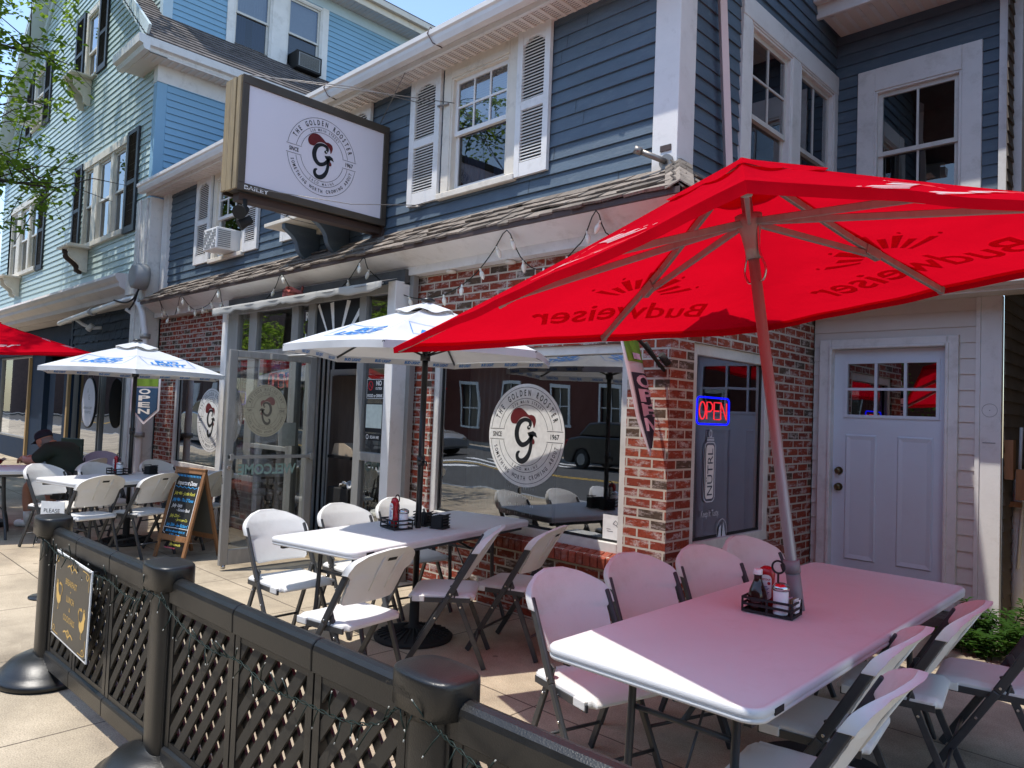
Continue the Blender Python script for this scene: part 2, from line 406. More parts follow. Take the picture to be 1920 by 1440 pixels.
M = {}
M['brick'] = brick_mat('brick')
M['sillbrick'] = paint('sill_brick', (0.26, 0.055, 0.028), .85, .3, 30, .6, 120, dirt=(0.5, 0.42, 0.38), dirt_amt=.5, dscale=9, island=.3)
M['conc'] = concrete_mat('concrete')
M['asphalt'] = paint('asphalt', (0.055, 0.055, 0.055), .9, .3, 2, .6, 200)
M['navy'] = paint('blue_clapboard_paint', (0.080, 0.118, 0.158), .6, .2, 2, .5, 26, dirt=(0.13, 0.165, 0.195), dirt_amt=.75, dscale=5, stretch=(1, 1, 3))
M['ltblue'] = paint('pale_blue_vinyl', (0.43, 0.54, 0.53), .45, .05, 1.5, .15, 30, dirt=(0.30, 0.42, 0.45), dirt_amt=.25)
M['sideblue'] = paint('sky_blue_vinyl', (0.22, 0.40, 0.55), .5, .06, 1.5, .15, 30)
M['white'] = paint('white_trim_paint', (0.73, 0.72, 0.70), .5, .06, 4, .25, 50, dirt=(0.40, 0.38, 0.34), dirt_amt=.55, dscale=6)
M['cream'] = paint('weathered_cream_trim', (0.70, 0.65, 0.56), .55, .07, 5, .3, 50, dirt=(0.36, 0.33, 0.28), dirt_amt=.55, dscale=7)
M['wvinyl'] = paint('white_vinyl', (0.76, 0.75, 0.73), .38, .03, 4, .08, 50)
M['soffit'] = paint('soffit_vinyl', (0.72, 0.66, 0.60), .5, .05, 4, .1, 60)
M['alum'] = paint('grey_aluminium', (0.29, 0.285, 0.27), .42, .12, 8, .12, 90, dirt=(0.62, 0.6, 0.55), dirt_amt=.4, metal=.25, dscale=9, stretch=(1, 1, .25))
M['alumw'] = paint('pale_aluminium', (0.62, 0.61, 0.57), .45, .1, 6, .1, 60, dirt=(0.35, 0.34, 0.31), dirt_amt=.45, dscale=8)
M['shut_b'] = paint('black_shutter', (0.018, 0.02, 0.024), .5, .2)
M['shingle'] = paint('weathered_shingle', (0.21, 0.175, 0.145), .9, .3, 12, .9, 90, dirt=(0.09, 0.075, 0.065), dirt_amt=.75, dscale=14, island=.38, stretch=(3, 1, 1))
M['roof'] = paint('grey_roof_shingle', (0.13, 0.115, 0.11), .9, .35, 8, .8, 90, island=.3)
M['brown'] = paint('brown_drip_edge', (0.07, 0.045, 0.04), .6, .2)
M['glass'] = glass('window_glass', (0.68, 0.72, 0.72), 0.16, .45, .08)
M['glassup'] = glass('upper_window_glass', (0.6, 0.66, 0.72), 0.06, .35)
M['glassleft'] = glass('tree_dimmed_glass', (0.45, 0.48, 0.5), 0.0, .35, .04)  # tint darkened to stand in for trees mirrored in the panes
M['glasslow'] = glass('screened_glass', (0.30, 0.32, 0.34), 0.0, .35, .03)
M['glassdoor'] = glass('door_glass', (0.78, 0.82, 0.8), 0.05, .1)
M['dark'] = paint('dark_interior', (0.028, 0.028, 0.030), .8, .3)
M['room'] = paint('room_wall', (0.16, 0.14, 0.12), .8, .3)
M['blind'] = paint('window_blind', (0.55, 0.53, 0.5), .6, .05)
M['curt'] = paint('blue_curtain', (0.10, 0.17, 0.38), .8, .2, 6, .2, stretch=(9, 9, .4))
M['plast'] = paint('white_moulded_plastic', (0.69, 0.68, 0.655), .5, .04, 4, .5, 330, dirt=(0.46, 0.42, 0.36), dirt_amt=.4, dscale=4.5, spec=.35)
M['tabtop'] = paint('white_table_plastic', (0.68, 0.675, 0.665), .45, .04, 3, .45, 420, dirt=(0.50, 0.46, 0.42), dirt_amt=.45, dscale=3.0, spec=.4)
M['frame'] = paint('charcoal_steel', (0.045, 0.047, 0.05), .38, .15, 8, .05, metal=.2, dirt=(0.14, 0.13, 0.12), dirt_amt=.35, dscale=9)
M['fence'] = paint('black_fence_resin', (0.010, 0.0100, 0.0098), .30, .15, 5, .25, 240, dirt=(0.040, 0.036, 0.031), dirt_amt=.38, dscale=4, spec=.45)
M['fencef'] = paint('dusty_fence_slat', (0.032, 0.029, 0.024), .55, .12, 5, .2, 240, dirt=(0.055, 0.05, 0.042), dirt_amt=.5, dscale=4, spec=.3)
M['black'] = paint('black_paint', (0.012, 0.012, 0.013), .3, .1, 6, .05)
M['blackm'] = paint('matt_black', (0.012, 0.012, 0.012), .75, .2)
M['red'] = fabric('red_canopy_cloth', (0.62, 0.004, 0.018), (0.76, 0.003, 0.018), .43)
M['wht'] = fabric('white_canopy_cloth', (0.76, 0.765, 0.765), (0.42, 0.42, 0.42), .12)
M['pole'] = paint('grey_brown_pole', (0.30, 0.30, 0.31), .38, .08, 5, .05, metal=.3, dirt=(0.2, 0.14, 0.12), dirt_amt=.5, stretch=(4, 4, .5), dscale=6)
M['wood'] = paint('stained_wood', (0.27, 0.13, 0.055), .5, .2, 6, .3, 40, stretch=(6, 6, 1))
M['chalk'] = paint('chalkboard', (0.016, 0.018, 0.018), .6, .3)
M['signw'] = paint('sign_face', (0.70, 0.67, 0.73), .3, .01, .6, .02, 8)
M['bronze'] = paint('bronze_metal', (0.075, 0.06, 0.045), .5, .2, metal=.3)
M['tan'] = paint('peeling_tan_side', (0.30, 0.225, 0.125), .6, .2, 8, .3, 40, dirt=(0.12, 0.1, 0.08), dirt_amt=.8, dscale=6, stretch=(4, 4, .6))
M['ink'] = flat('black_ink', (0.012, 0.014, 0.018), .4)
M['inkred'] = flat('dark_red_ink', (0.13, 0.016, 0.019), .4)
M['decal'] = flat('white_decal', (0.78, 0.78, 0.76), .5)
M['decalb'] = flat('beige_decal', (0.42, 0.38, 0.27), .5)
M['decalbi'] = flat('brown_decal_print', (0.13, 0.115, 0.09), .5)
M['decalbr'] = flat('faded_red_print', (0.25, 0.12, 0.1), .5)
M['blue'] = flat('blue_print', (0.03, 0.20, 0.58), .5)
M['wprint'] = flat('white_print', (0.82, 0.80, 0.80), .4)
M['navyp'] = flat('navy_cloth', (0.028, 0.075, 0.16), .8)
M['green'] = flat('green_print', (0.16, 0.27, 0.03), .8)
M['pinkp'] = flat('pink_print', (0.62, 0.40, 0.52), .8)
M['gold'] = flat('gold_print', (0.70, 0.44, 0.12), .4)
M['yel'] = flat('yellow_chalk', (0.72, 0.66, 0.10), .8)
M['cyan'] = flat('blue_chalk', (0.06, 0.42, 0.85), .8)
M['chalkw'] = flat('white_chalk', (0.85, 0.85, 0.85), .8)
M['pinkc'] = flat('pink_chalk', (0.75, 0.12, 0.2), .8)
M['poster'] = flat('dark_poster', (0.052, 0.048, 0.040), .35)
M['door'] = paint('white_steel_door', (0.62, 0.68, 0.75), .42, .03, 3, .08, 40, dirt=(0.5, 0.5, 0.55), dirt_amt=.2)
M['pvc'] = paint('white_pvc', (0.72, 0.70, 0.68), .4, .05, 5, .1, dirt=(0.45, 0.42, 0.4), dirt_amt=.3)
M['grey'] = paint('grey_paint', (0.27, 0.28, 0.28), .6, .1)
M['wprint2'] = fabric('white_canopy_print', (0.80, 0.72, 0.72), (0.75, 0.08, 0.09), .5)
M['leaf'] = fabric('leaf_green', (0.10, 0.17, 0.028), (0.30, 0.44, 0.05), .42)
M['weed'] = fabric('weed_green', (0.045, 0.10, 0.025), (0.09, 0.2, 0.03), .35)
M['bark'] = paint('bark', (0.07, 0.055, 0.042), .9, .3, 10, .9, 30, stretch=(4, 4, 1))
M['navyshop'] = paint('navy_shopfront', (0.016, 0.032, 0.062), .65, .12, 3, .15, 40, spec=.2)
M['navyshake'] = paint('navy_shake', (0.026, 0.046, 0.075), .75, .2, 9, .6, 70, island=.12, stretch=(6, 6, .8))
M['tanpost'] = paint('tan_post', (0.42, 0.27, 0.12), .6, .15)
M['skin'] = paint('skin', (0.50, 0.24, 0.16), .5, .08, 9, .08)
M['shirt'] = paint('dark_green_shirt', (0.020, 0.032, 0.022), .9, .2, 8, .3, 60)
M['short'] = paint('grey_shorts', (0.08, 0.08, 0.08), .9, .2)
M['cap'] = paint('navy_cap', (0.010, 0.014, 0.028), .85, .2)
M['hair'] = flat('grey_hair', (0.22, 0.2, 0.18), .8)
M['redpl'] = paint('ketchup_red', (0.36, 0.008, 0.014), .25, .08, 5, .03)
M['syrup'] = paint('dark_syrup', (0.028, 0.006, 0.005), .12, .3, 6, 0)
M['sugar'] = paint('sugar_white', (0.8, 0.8, 0.82), .3, .03)
M['chrome'] = paint('chrome', (0.55, 0.55, 0.56), .2, .05, metal=1.0)
M['grnpl'] = paint('dark_green_plastic', (0.012, 0.035, 0.022), .4, .1)
M['mauve'] = paint('grey_mauve_plastic', (0.32, 0.30, 0.36), .5, .05)
M['brnclap'] = paint('brown_clapboard', (0.14, 0.115, 0.09), .8, .25, 5, .3, 40, dirt=(0.05, 0.04, 0.03), dirt_amt=.6)
M['bulb'] = paint('frosted_bulb', (0.82, 0.80, 0.70), .15, .03)
M['cable'] = flat('dark_green_cable', (0.008, 0.018, 0.014), .5)
M['led'] = flat('led_tip', (0.38, 0.38, 0.34), .3)
M['wire'] = paint('steel_wire', (0.25, 0.23, 0.21), .4, .1, metal=.6)
M['stone'] = paint('old_wood_step', (0.10, 0.085, 0.075), .9, .3, 5, .6, 30, stretch=(1, 6, 6))
M['neonb'] = emis('blue_neon', (0.004, 0.006, 1.0), 1.1)
M['neonr'] = emis('red_neon', (1.0, 0.03, 0.05), .55)
M['neonp'] = emis('salmon_neon', (1.0, 0.16, 0.10), 0.4)
M['yline'] = flat('yellow_road_paint', (0.62, 0.38, 0.04), .7)
M['wline'] = flat('white_road_paint', (0.7, 0.7, 0.68), .7)
# ------------------------------------------------------------------ ground and street
def slab(name, x0, y0, x1, y1, z, mat, th=0.3):
    b = MB(); b.box((x0, y0, z - th), (x1, y1, z)); o = b.build(name, mat); tag(o, kind='structure'); return o
slab('ground', -90, -90, 60, 60, -0.16, M['asphalt'], .5)
slab('sidewalk', -60, -1.9, 30, 12.5, 0.0, M['conc'], .155)
slab('far_sidewalk', -60, -17.5, 30, -13.6, 0.0, M['conc'], .155)
b = MB(); b.box((-60, -2.06, -.17), (30, -1.905, 0.004)); b.box((-60, -13.6, -.17), (30, -13.45, .004)); tag(b.build('kerb', M['grey'], bevel=.015), kind='structure')
b = MB()
for yy in (-7.55, -7.85): b.box((-60, yy - .06, -.158), (30, yy + .06, -.155))
tag(b.build('road_marking', M['yline']), kind='structure')
b = MB()
for k in range(9): b.box((-19.5 + k * .0, -13.0 + k * 1.2, -.158), (-16.6, -12.55 + k * 1.2, -.155))
tag(b.build('road_marking', M['wline']), kind='structure')

# ------------------------------------------------------------------ wall tools
class Wall:
    """u along the wall, z up, n outwards"""
    def __init__(s, O, U, Nn): s.O = Vector(O); s.U = Vector(U); s.N = Vector(Nn)
    def P(s, u, z, n=0.0): return s.O + s.U * u + Vector((0, 0, z)) + s.N * n
    def box(s, mb, u0, u1, z0, z1, n0, n1):
        ps = [s.P(u, z, n) for n in (n0, n1) for u, z in ((u0, z0), (u1, z0), (u1, z1), (u0, z1))]
        fs = [(0, 3, 2, 1), (4, 5, 6, 7), (0, 1, 5, 4), (1, 2, 6, 5), (2, 3, 7, 6), (3, 0, 4, 7)]
        if s.U.cross(Vector((0, 0, 1))).dot(s.N) < 0: fs = [f[::-1] for f in fs]
        mb.mesh(ps, fs)
    def quad(s, mb, u0, u1, z0, z1, n): mb.face([s.P(u0, z0, n), s.P(u1, z0, n), s.P(u1, z1, n), s.P(u0, z1, n)])
def cells(u0, u1, z0, z1, holes):
    us = sorted({u0, u1} | {min(max(h[i], u0), u1) for h in holes for i in (0, 1)})
    zs = sorted({z0, z1} | {min(max(h[i], z0), z1) for h in holes for i in (2, 3)})
    for a, bb in zip(us, us[1:]):
        run = None
        for c, d in zip(zs, zs[1:]):
            m = ((a + bb) / 2, (c + d) / 2)
            inh = any(h[0] < m[0] < h[1] and h[2] < m[1] < h[3] for h in holes)
            if inh:
                if run: yield (a, bb, run[0], run[1]); run = None
            else: run = (run[0], d) if run else (c, d)
        if run: yield (a, bb, run[0], run[1])
def plain(w, mb, u0, u1, z0, z1, holes=(), reveal=0.12):
    for a, bb, c, d in cells(u0, u1, z0, z1, holes): w.quad(mb, a, bb, c, d, 0)
    for h in holes:
        for (a, c), (bb, d) in (((h[0], h[2]), (h[1], h[2])), ((h[1], h[2]), (h[1], h[3])), ((h[1], h[3]), (h[0], h[3])), ((h[0], h[3]), (h[0], h[2]))):
            mb.face([w.P(a, c, 0), w.P(bb, d, 0), w.P(bb, d, -reveal), w.P(a, c, -reveal)])
BUTT = {}
def clap(w, mb, u0, u1, z0, z1, holes=(), e=0.112, th=0.014, lim=None, jit=0.0):
    rnd = random.Random(5)
    jb = BUTT.setdefault(id(mb), MB()) if jit else None
    if jit:
        r2 = random.Random(int(u0 * 10)); k = int(z0 / e) + 1
        while (k + 1) * e < z1:
            u = u0 + r2.uniform(.4, 3.2)
            while u < u1 - .2:
                if not any(h[0] - .02 < u < h[1] + .02 and h[2] - e < k * e < h[3] + e for h in holes) and (not lim or lim(k * e)[0] < u < lim(k * e)[1]):
                    jb.face([w.P(u, k * e + .002, th + .0055), w.P(u + .0035, k * e + .002, th + .0055), w.P(u + .0035, (k + .96) * e, .0075), w.P(u, (k + .96) * e, .0075)])
                u += r2.uniform(1.8, 3.6)
            k += 1
    js = {}
    for a, bb, c, d in cells(u0, u1, z0, z1, holes):
        k = int(math.floor(c / e + 1e-6))
        while k * e < d - 1e-6:
            zb = max(c, k * e); zt = min(d, (k + 1) * e)
            if zt - zb > 0.002:
                A, B = a, bb
                if lim:
                    l = lim((zb + zt) / 2); A = max(a, l[0]); B = min(bb, l[1])
                if B > A + .01:
                    if k not in js: js[k] = rnd.uniform(-jit, jit)
                    t = th + js[k]
                    f0 = t * (1 - (zb - k * e) / e) + .001; f1 = t * (1 - (zt - k * e) / e) + .001
                    mb.face([w.P(A, zb, f0), w.P(B, zb, f0), w.P(B, zt, f1), w.P(A, zt, f1)])
                    if zb == k * e: mb.face([w.P(A, zb, -.002), w.P(B, zb, -.002), w.P(B, zb, f0), w.P(A, zb, f0)])
                    mb.face([w.P(A, zb, -.002), w.P(A, zb, f0), w.P(A, zt, f1), w.P(A, zt, -.002)])
                    mb.face([w.P(B, zb, -.002), w.P(B, zb, f0), w.P(B, zt, f1), w.P(B, zt, -.002)])
            k += 1
def window(w, parent, u0, u1, z0, z1, cas=.09, head=None, fm='white', sm='wvinyl', grid=(3, 2), lowgrid=(1, 1), sill=True, blind=.5, curtain=False, glassm='glassup', ac=False, label=None, low_dark=True, mid=None, name='window', proud=.028):
    """double hung window: casing > sash, pane, sill, blind, backing"""
    head = cas if head is None else head
    b = MB()
    w.box(b, u0 - cas, u0, z0 - .02, z1 + head, -.06, proud); w.box(b, u1, u1 + cas, z0 - .02, z1 + head, -.06, proud)
    w.box(b, u0, u1, z1, z1 + head, -.06, proud + .003)
    # storm frame
    for a, c in ((u0, u0 + .022), (u1 - .022, u1)): w.box(b, a, c, z0, z1, -.05, proud - .006)
    w.box(b, u0 + .022, u1 - .022, z1 - .02, z1, -.05, proud - .006)
    win = b.build(name, M[fm], parent, world=True, bevel=.004, segs=1)
    if label: win['label'] = label
    zm = mid if mid else (z0 + z1) / 2
    s = MB(); st = .038; a0 = u0 + .022; a1 = u1 - .022
    for (c, d, n) in ((zm - .018, z1 - .02, -.012), (z0, zm + .02, -.036)):
        w.box(s, a0, a0 + st, c, d, n - .022, n); w.box(s, a1 - st, a1, c, d, n - .022, n)
        w.box(s, a0 + st, a1 - st, c, c + st, n - .022, n + .001); w.box(s, a0 + st, a1 - st, d - st, d, n - .022, n + .001)
    def munt(g, c, d, n):
        for i in range(1, g[0]):
            u = a0 + st + (a1 - a0 - 2 * st) * i / g[0]; w.box(s, u - .009, u + .009, c + st, d - st, n - .014, n - .003)
        for i in range(1, g[1]):
            z = c + st + (d - c - 2 * st) * i / g[1]; w.box(s, a0 + st, a1 - st, z - .009, z + .009, n - .0145, n - .0025)
    munt(grid, zm - .018, z1 - .02, -.012); munt(lowgrid, z0, zm + .02, -.036)
    s.build('sash', M[sm], win, world=True)
    p = MB(); w.quad(p, a0 + .02, a1 - .02, zm, z1 - .04, -.024)
    p.build('pane', M[glassm], win, world=True)
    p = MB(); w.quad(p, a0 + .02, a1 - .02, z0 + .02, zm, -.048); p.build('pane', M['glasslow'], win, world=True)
    if sill:
        q = MB(); w.box(q, u0 - cas - .02, u1 + cas + .02, z0 - .075, z0 - .02, -.05, proud + .035); q.build('sill', M[fm], win, world=True, bevel=.006, segs=1)
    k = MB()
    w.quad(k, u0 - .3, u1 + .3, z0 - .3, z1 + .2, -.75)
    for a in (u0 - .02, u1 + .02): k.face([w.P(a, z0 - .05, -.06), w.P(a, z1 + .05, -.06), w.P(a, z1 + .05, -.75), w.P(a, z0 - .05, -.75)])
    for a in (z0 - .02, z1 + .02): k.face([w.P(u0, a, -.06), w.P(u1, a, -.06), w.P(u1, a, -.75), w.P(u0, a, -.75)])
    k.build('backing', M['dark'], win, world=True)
    if blind:
        k = MB(); zb = z1 - (z1 - z0) * blind; z = z1 - .03
        while z > zb: w.box(k, a0 + .03, a1 - .03, z - .016, z, -.105, -.098); z -= .022
        k.build('blind', M['blind'], win, world=True)
    if curtain:
        k = MB(); n = 40
        for sd in (0, 1):
            ua = a0 + .02 if sd == 0 else a1 - (a1 - a0) * .4; ub = a0 + (a1 - a0) * .4 if sd == 0 else a1 - .02
            k.grid(lambda p, q: w.P(ua + (ub - ua) * p, z0 + (z1 - z0) * q, -.13 + .015 * math.sin(p * 30)), n, 1)
        k.build('curtain', M['curt'], win, world=True)
    return win
def shutter(w, parent, u0, u1, z0, z1, mat='white', arch=True):
    b = MB(); st = (u1 - u0) * .16; r = .07; zm = (z0 + z1) / 2 - .02
    w.box(b, u0, u0 + st, z0, z1, .016, .05); w.box(b, u1 - st, u1, z0, z1, .016, .05)
    w.box(b, u0 + st, u1 - st, z0, z0 + r * 1.6, .016, .047); w.box(b, u0 + st, u1 - st, zm - r / 2, zm + r / 2, .016, .047); w.box(b, u0 + st, u1 - st, z1 - r, z1, .016, .047)
    if arch:
        n = 8
        for i in range(n):
            a = u0 + st + (u1 - u0 - 2 * st) * i / n; bb = u0 + st + (u1 - u0 - 2 * st) * (i + 1) / n
            h = .06 * abs((i + .5) / n * 2 - 1) ** 2 + .004; w.box(b, a, bb, z1 - r - h, z1 - r + .001, .016, .046)
    for lo, hi in ((z0 + r * 1.6, zm - r / 2), (zm + r / 2, z1 - r)):
        z = lo + .01
        while z < hi - .012:
            b.face([w.P(u0 + st, z, .044), w.P(u1 - st, z, .044), w.P(u1 - st, z + .02, .022), w.P(u0 + st, z + .02, .022)])
            b.face([w.P(u0 + st, z, .044), w.P(u1 - st, z, .044), w.P(u1 - st, z - .004, .040), w.P(u0 + st, z - .004, .040)])
            z += .026
    o = b.build('shutter', M[mat], parent, world=True)
    k = MB(); w.quad(k, u0 + st, u1 - st, z0 + r, z1 - r, .0185); k.build('louvre_shade', M['dark'], o, world=True)  # dark sheet stands in for the shade between the louvres
    return o

FY = 4.227
front = Wall((0, FY, 0), (1, 0, 0), (0, -1, 0))
side = Wall((-2.66, 0, 0), (0, 1, 0), (1, 0, 0))
rest = thing('restaurant_building', 'dark blue clapboard and red brick restaurant with white trim, behind the tables', 'building', (-7, 4.3, 0))
def part(mb, name, mat, parent=None, **k): return mb.build(name, M[mat] if isinstance(mat, str) else mat, parent or rest, world=True, **k)

# brick storey
b = MB()
plain(front, b, -11.62, -2.66, 0, 2.84, [(-11.0, -9.28, .62, 2.03), (-9.0, -5.47, -.1, 2.9), (-5.13, -3.0, .6, 2.08)], .14)
plain(side, b, FY, 6.7, 0, 2.95, [(4.53, 5.76, .62, 2.1)], .12)
part(b, 'brick_wall', 'brick')
# row-lock sills
def rowlock(w, u0, u1, z, n1=.095):
    b = MB(); u = u0; rnd = random.Random(3)
    while u < u1 - .03:
        t = rnd.uniform(-.003, .003); O = w.P(u + .0045, z, 0)
        ps = [(0, -.075), (n1 + t, -.095), (n1 + t, -.02), (0, .012)]
        b.prism([(p[0], p[1]) for p in ps], O, w.N, Vector((0, 0, 1)), w.U, 0, .058)
        u += .0665
    part(b, 'brick_sill', 'sillbrick', bevel=.004, segs=1)
    m = MB(); w.box(m, u0, u1, z - .07, z - .012, 0, n1 - .02); part(m, 'sill_mortar', 'cream')
rowlock(front, -5.2, -2.99, .6); rowlock(side, 4.5, 5.82, .6); rowlock(front, -11.05, -9.2, .6)
# interior of the restaurant (seen through the glass)
b = MB(); b.box((-11.6, 8.0, 0.02), (-2.8, 8.05, 2.75)); b.box((-11.6, 4.36, 0.0), (-9.05, 8, .03)); b.box((-5.35, 4.36, 0.0), (-2.72, 8, .03)); b.box((-11.6, 4.36, 2.72), (-2.72, 8, 2.75)); b.box((-11.62, 4.36, 0), (-11.58, 8, 2.75)); b.box((-9.1, 4.36, 0), (-9.05, 8, 2.75)); b.box((-5.35, 4.36, 0), (-5.3, 8, 2.75)); b.box((-2.8, 6.2, 0), (-2.7, 8, 2.75)); part(b, 'dining_room', 'room')
def shopwin(w, u0, u1, z0, z1, fr=.06, gm='glass', fm='alumw', rec=-.06, label=None, name='shop_window'):
    b = MB()
    w.box(b, u0, u0 + fr, z0, z1, rec - .05, rec + .03); w.box(b, u1 - fr, u1, z0, z1, rec - .05, rec + .03)
    w.box(b, u0 + fr, u1 - fr, z0, z0 + fr, rec - .05, rec + .032); w.box(b, u0 + fr, u1 - fr, z1 - fr, z1, rec - .05, rec + .032)
    o = part(b, name, fm, bevel=.004, segs=1)
    if label: o['label'] = label
    g = MB(); w.quad(g, u0 + fr, u1 - fr, z0 + fr, z1 - fr, rec - .012); part(g, 'pane', gm, o)
    g = MB(); f2 = .018
    for a, c in ((u0 + fr, u0 + fr + f2), (u1 - fr - f2, u1 - fr)): w.box(g, a, c, z0 + fr, z1 - fr, rec - .02, rec - .004)
    w.box(g, u0 + fr, u1 - fr, z0 + fr, z0 + fr + f2, rec - .02, rec - .003); part(g, 'gasket', 'blackm', o)
    return o
shopwin(front, -5.13, -3.0, .6, 2.08, .07)
shopwin(front, -11.0, -9.28, .62, 2.03, .07)
shopwin(side, 4.53, 5.76, .62, 2.1, .08, fm='alumw', rec=-.05)
b = MB()
for a, c in ((-5.05, -4.55), (-10.9, -10.5)): b.grid(lambda p, q: (a + (c - a) * p, 4.62 + .02 * math.sin(p * 40), .7 + 1.4 * q), 50, 1)
part(b, 'curtain', paint('pale_curtain', (0.34, 0.35, 0.33), .9, .1, 8, .1, stretch=(9, 9, .3)))
# partition with diamond pattern and a back wall of the dining room
b = MB(); b.box((-4.75, 4.75, .62), (-4.1, 4.79, 1.25)); part(b, 'booth_divider', 'blackm')
b = MB()
for i in range(5):
    for j in range(7):
        x = -4.7 + i * .09 + .004 * (j % 2); z = .68 + j * .075
        for dx in (-.012, .012): b.face([(x + dx, 4.745, z - .014), (x + dx + .009, 4.745, z), (x + dx, 4.745, z + .014), (x + dx - .009, 4.745, z)])
part(b, 'diamond_pattern', 'decal')

# storefront: aluminium framing on y = 4.0
SF = Wall((0, 4.0, 0), (1, 0, 0), (0, -1, 0))
b = MB()
for a, c in ((-8.8, -8.55), (-8.25, -8.07), (-7.27, -7.13), (-6.93, -6.80), (-5.99, -5.88)): SF.box(b, a, c, 0.12 if a > -6.5 or a < -8 else .1, 2.62, -.07, 0)
SF.box(b, -8.55, -6.93, 2.07, 2.17, -.072, .003); SF.box(b, -6.8, -5.99, 2.07, 2.17, -.072, .003); SF.box(b, -5.88, -5.52, 2.07, 2.15, -.072, .003)
SF.box(b, -8.8, -5.52, 2.62, 2.70, -.072, .004)
SF.box(b, -5.88, -5.52, 1.06, 1.14, -.07, .003); SF.box(b, -5.88, -5.52, .10, .2, -.07, .003)
SF.box(b, -8.55, -6.93, .10, .22, -.07, .003); SF.box(b, -8.07, -7.27, 1.05, 1.10, -.05, .0)
part(b, 'storefront_frame', 'alum', bevel=.004, segs=1)
b = MB(); b.box((-5.52, 3.985, 0.0), (-5.40, 4.22, 2.72)); b.box((-8.95, 3.99, 0), (-8.805, 4.22, 2.70)); part(b, 'white_column', 'white', bevel=.006)
b = MB()
for a, c in ((-8.55, -8.25), (-8.07, -7.27), (-7.13, -6.93), (-5.88, -5.52)):
    SF.quad(b, a, c, .2, 2.07, -.035)
for a, c in ((-8.55, -8.25), (-8.07, -7.27), (-7.13, -6.93), (-5.88, -5.52)): SF.quad(b, a, c, 2.15, 2.62, -.035)
part(b, 'storefront_pane', 'glass')
# brick and frame at the right of the column, set back jamb
b = MB(); b.box((-5.40, 4.14, .0), (-5.345, 4.20, 2.8)); part(b, 'jamb_strip', 'alum')
b = MB(); b.box((-5.34, 4.15, 0), (-5.27, 4.21, 2.78)); 
# sunburst transom panel
b = MB(); SF.quad(b, -6.8, -5.99, 2.17, 2.62, -.03); tp = part(b, 'transom_panel', 'ink')
b = MB(); cx, cz = -6.42, 2.05
for a in (22, 47, 70, 90 + 10, 123, 150):
    d = R(a)
    def pt(r, o): return (cx + math.cos(d) * r - math.sin(d) * o, cz + math.sin(d) * r + math.cos(d) * o)
    r1 = 1.0
    while not (-6.79 < pt(r1, 0)[0] < -6.0 and pt(r1, 0)[1] < 2.615): r1 -= .01
    q = [pt(.15, -.008), pt(r1, -.035), pt(r1, .035), pt(.15, .008)]
    q = [(min(max(x, -6.79), -6.0), min(max(z, 2.175), 2.615)) for x, z in q]
    b.face([SF.P(x, z, -.027) for x, z in q])
part(b, 'sunburst', 'decal', tp)
# box above the storefront, painted dark for the shaded recess; canvas valance
b = MB(); b.box((-9.0, 4.08, 2.70), (-5.40, 4.22, 2.84)); part(b, 'transom_head', paint('recess_shade_grey', (0.09, 0.09, 0.09), .7, .3, 6, .6, 30))
b = MB()
def val(p, q):
    x = -8.9 + p * 3.5; sag = .012 * math.sin(p * 23) + .008 * math.sin(p * 61)
    if p > .49 and p < .51: sag += .02
    return (x, 3.995 - .16 * (q if q < .5 else .5) * 2 - .012 * math.sin(p * 40) * q, 2.735 - .045 * min(q, .5) * 2 - (.075 + sag) * max(0, q - .5) * 2)
b.grid(val, 60, 6); part(b, 'canvas_valance', fabric('valance_canvas', (0.62, 0.60, 0.55), (0.4, .38, .33), .25), solid=.004)
b = MB(); b.cyl((-8.9, 3.84, 2.672), (-5.4, 3.84, 2.672), .008, n=6); part(b, 'valance_rod', 'alum')
# entry interior: striped wall, dark door wall, brown curtain
b = MB(); b.box((-8.5, 4.75, 0.05), (-5.4, 4.8, 2.6)); part(b, 'entry_wall', 'ink')
b = MB()
for k in range(9):
    x = -8.45 + k * .105
    if x < -7.5: b.box((x, 4.742, .05), (x + .05, 4.748, 2.2))
part(b, 'wall_stripe', 'decal')
b = MB(); b.box((-7.57, 4.70, .05), (-7.49, 4.745, 1.92)); b.box((-6.5, 4.70, .05), (-6.42, 4.745, 1.92)); b.box((-7.57, 4.70, 1.92), (-6.42, 4.745, 1.99)); part(b, 'inner_door_frame', 'wvinyl')
b = MB(); b.grid(lambda p, q: (-7.49 + .99 * p, 4.66 + .02 * math.sin(p * 13 + q * 2) + .03 * math.sin(q * 9) * p, .15 + 1.76 * q), 40, 12); part(b, 'brown_curtain', paint('brown_curtain', (0.20, 0.15, 0.12), .9, .15, 7, .3, stretch=(5, 5, .5)))
b = MB(); b.box((-9, 4.02, 0), (-5.4, 4.85, .075)); part(b, 'entry_floor', paint('entry_floor', (0.42, 0.34, 0.22), .8, .1, 9, .3, 90))

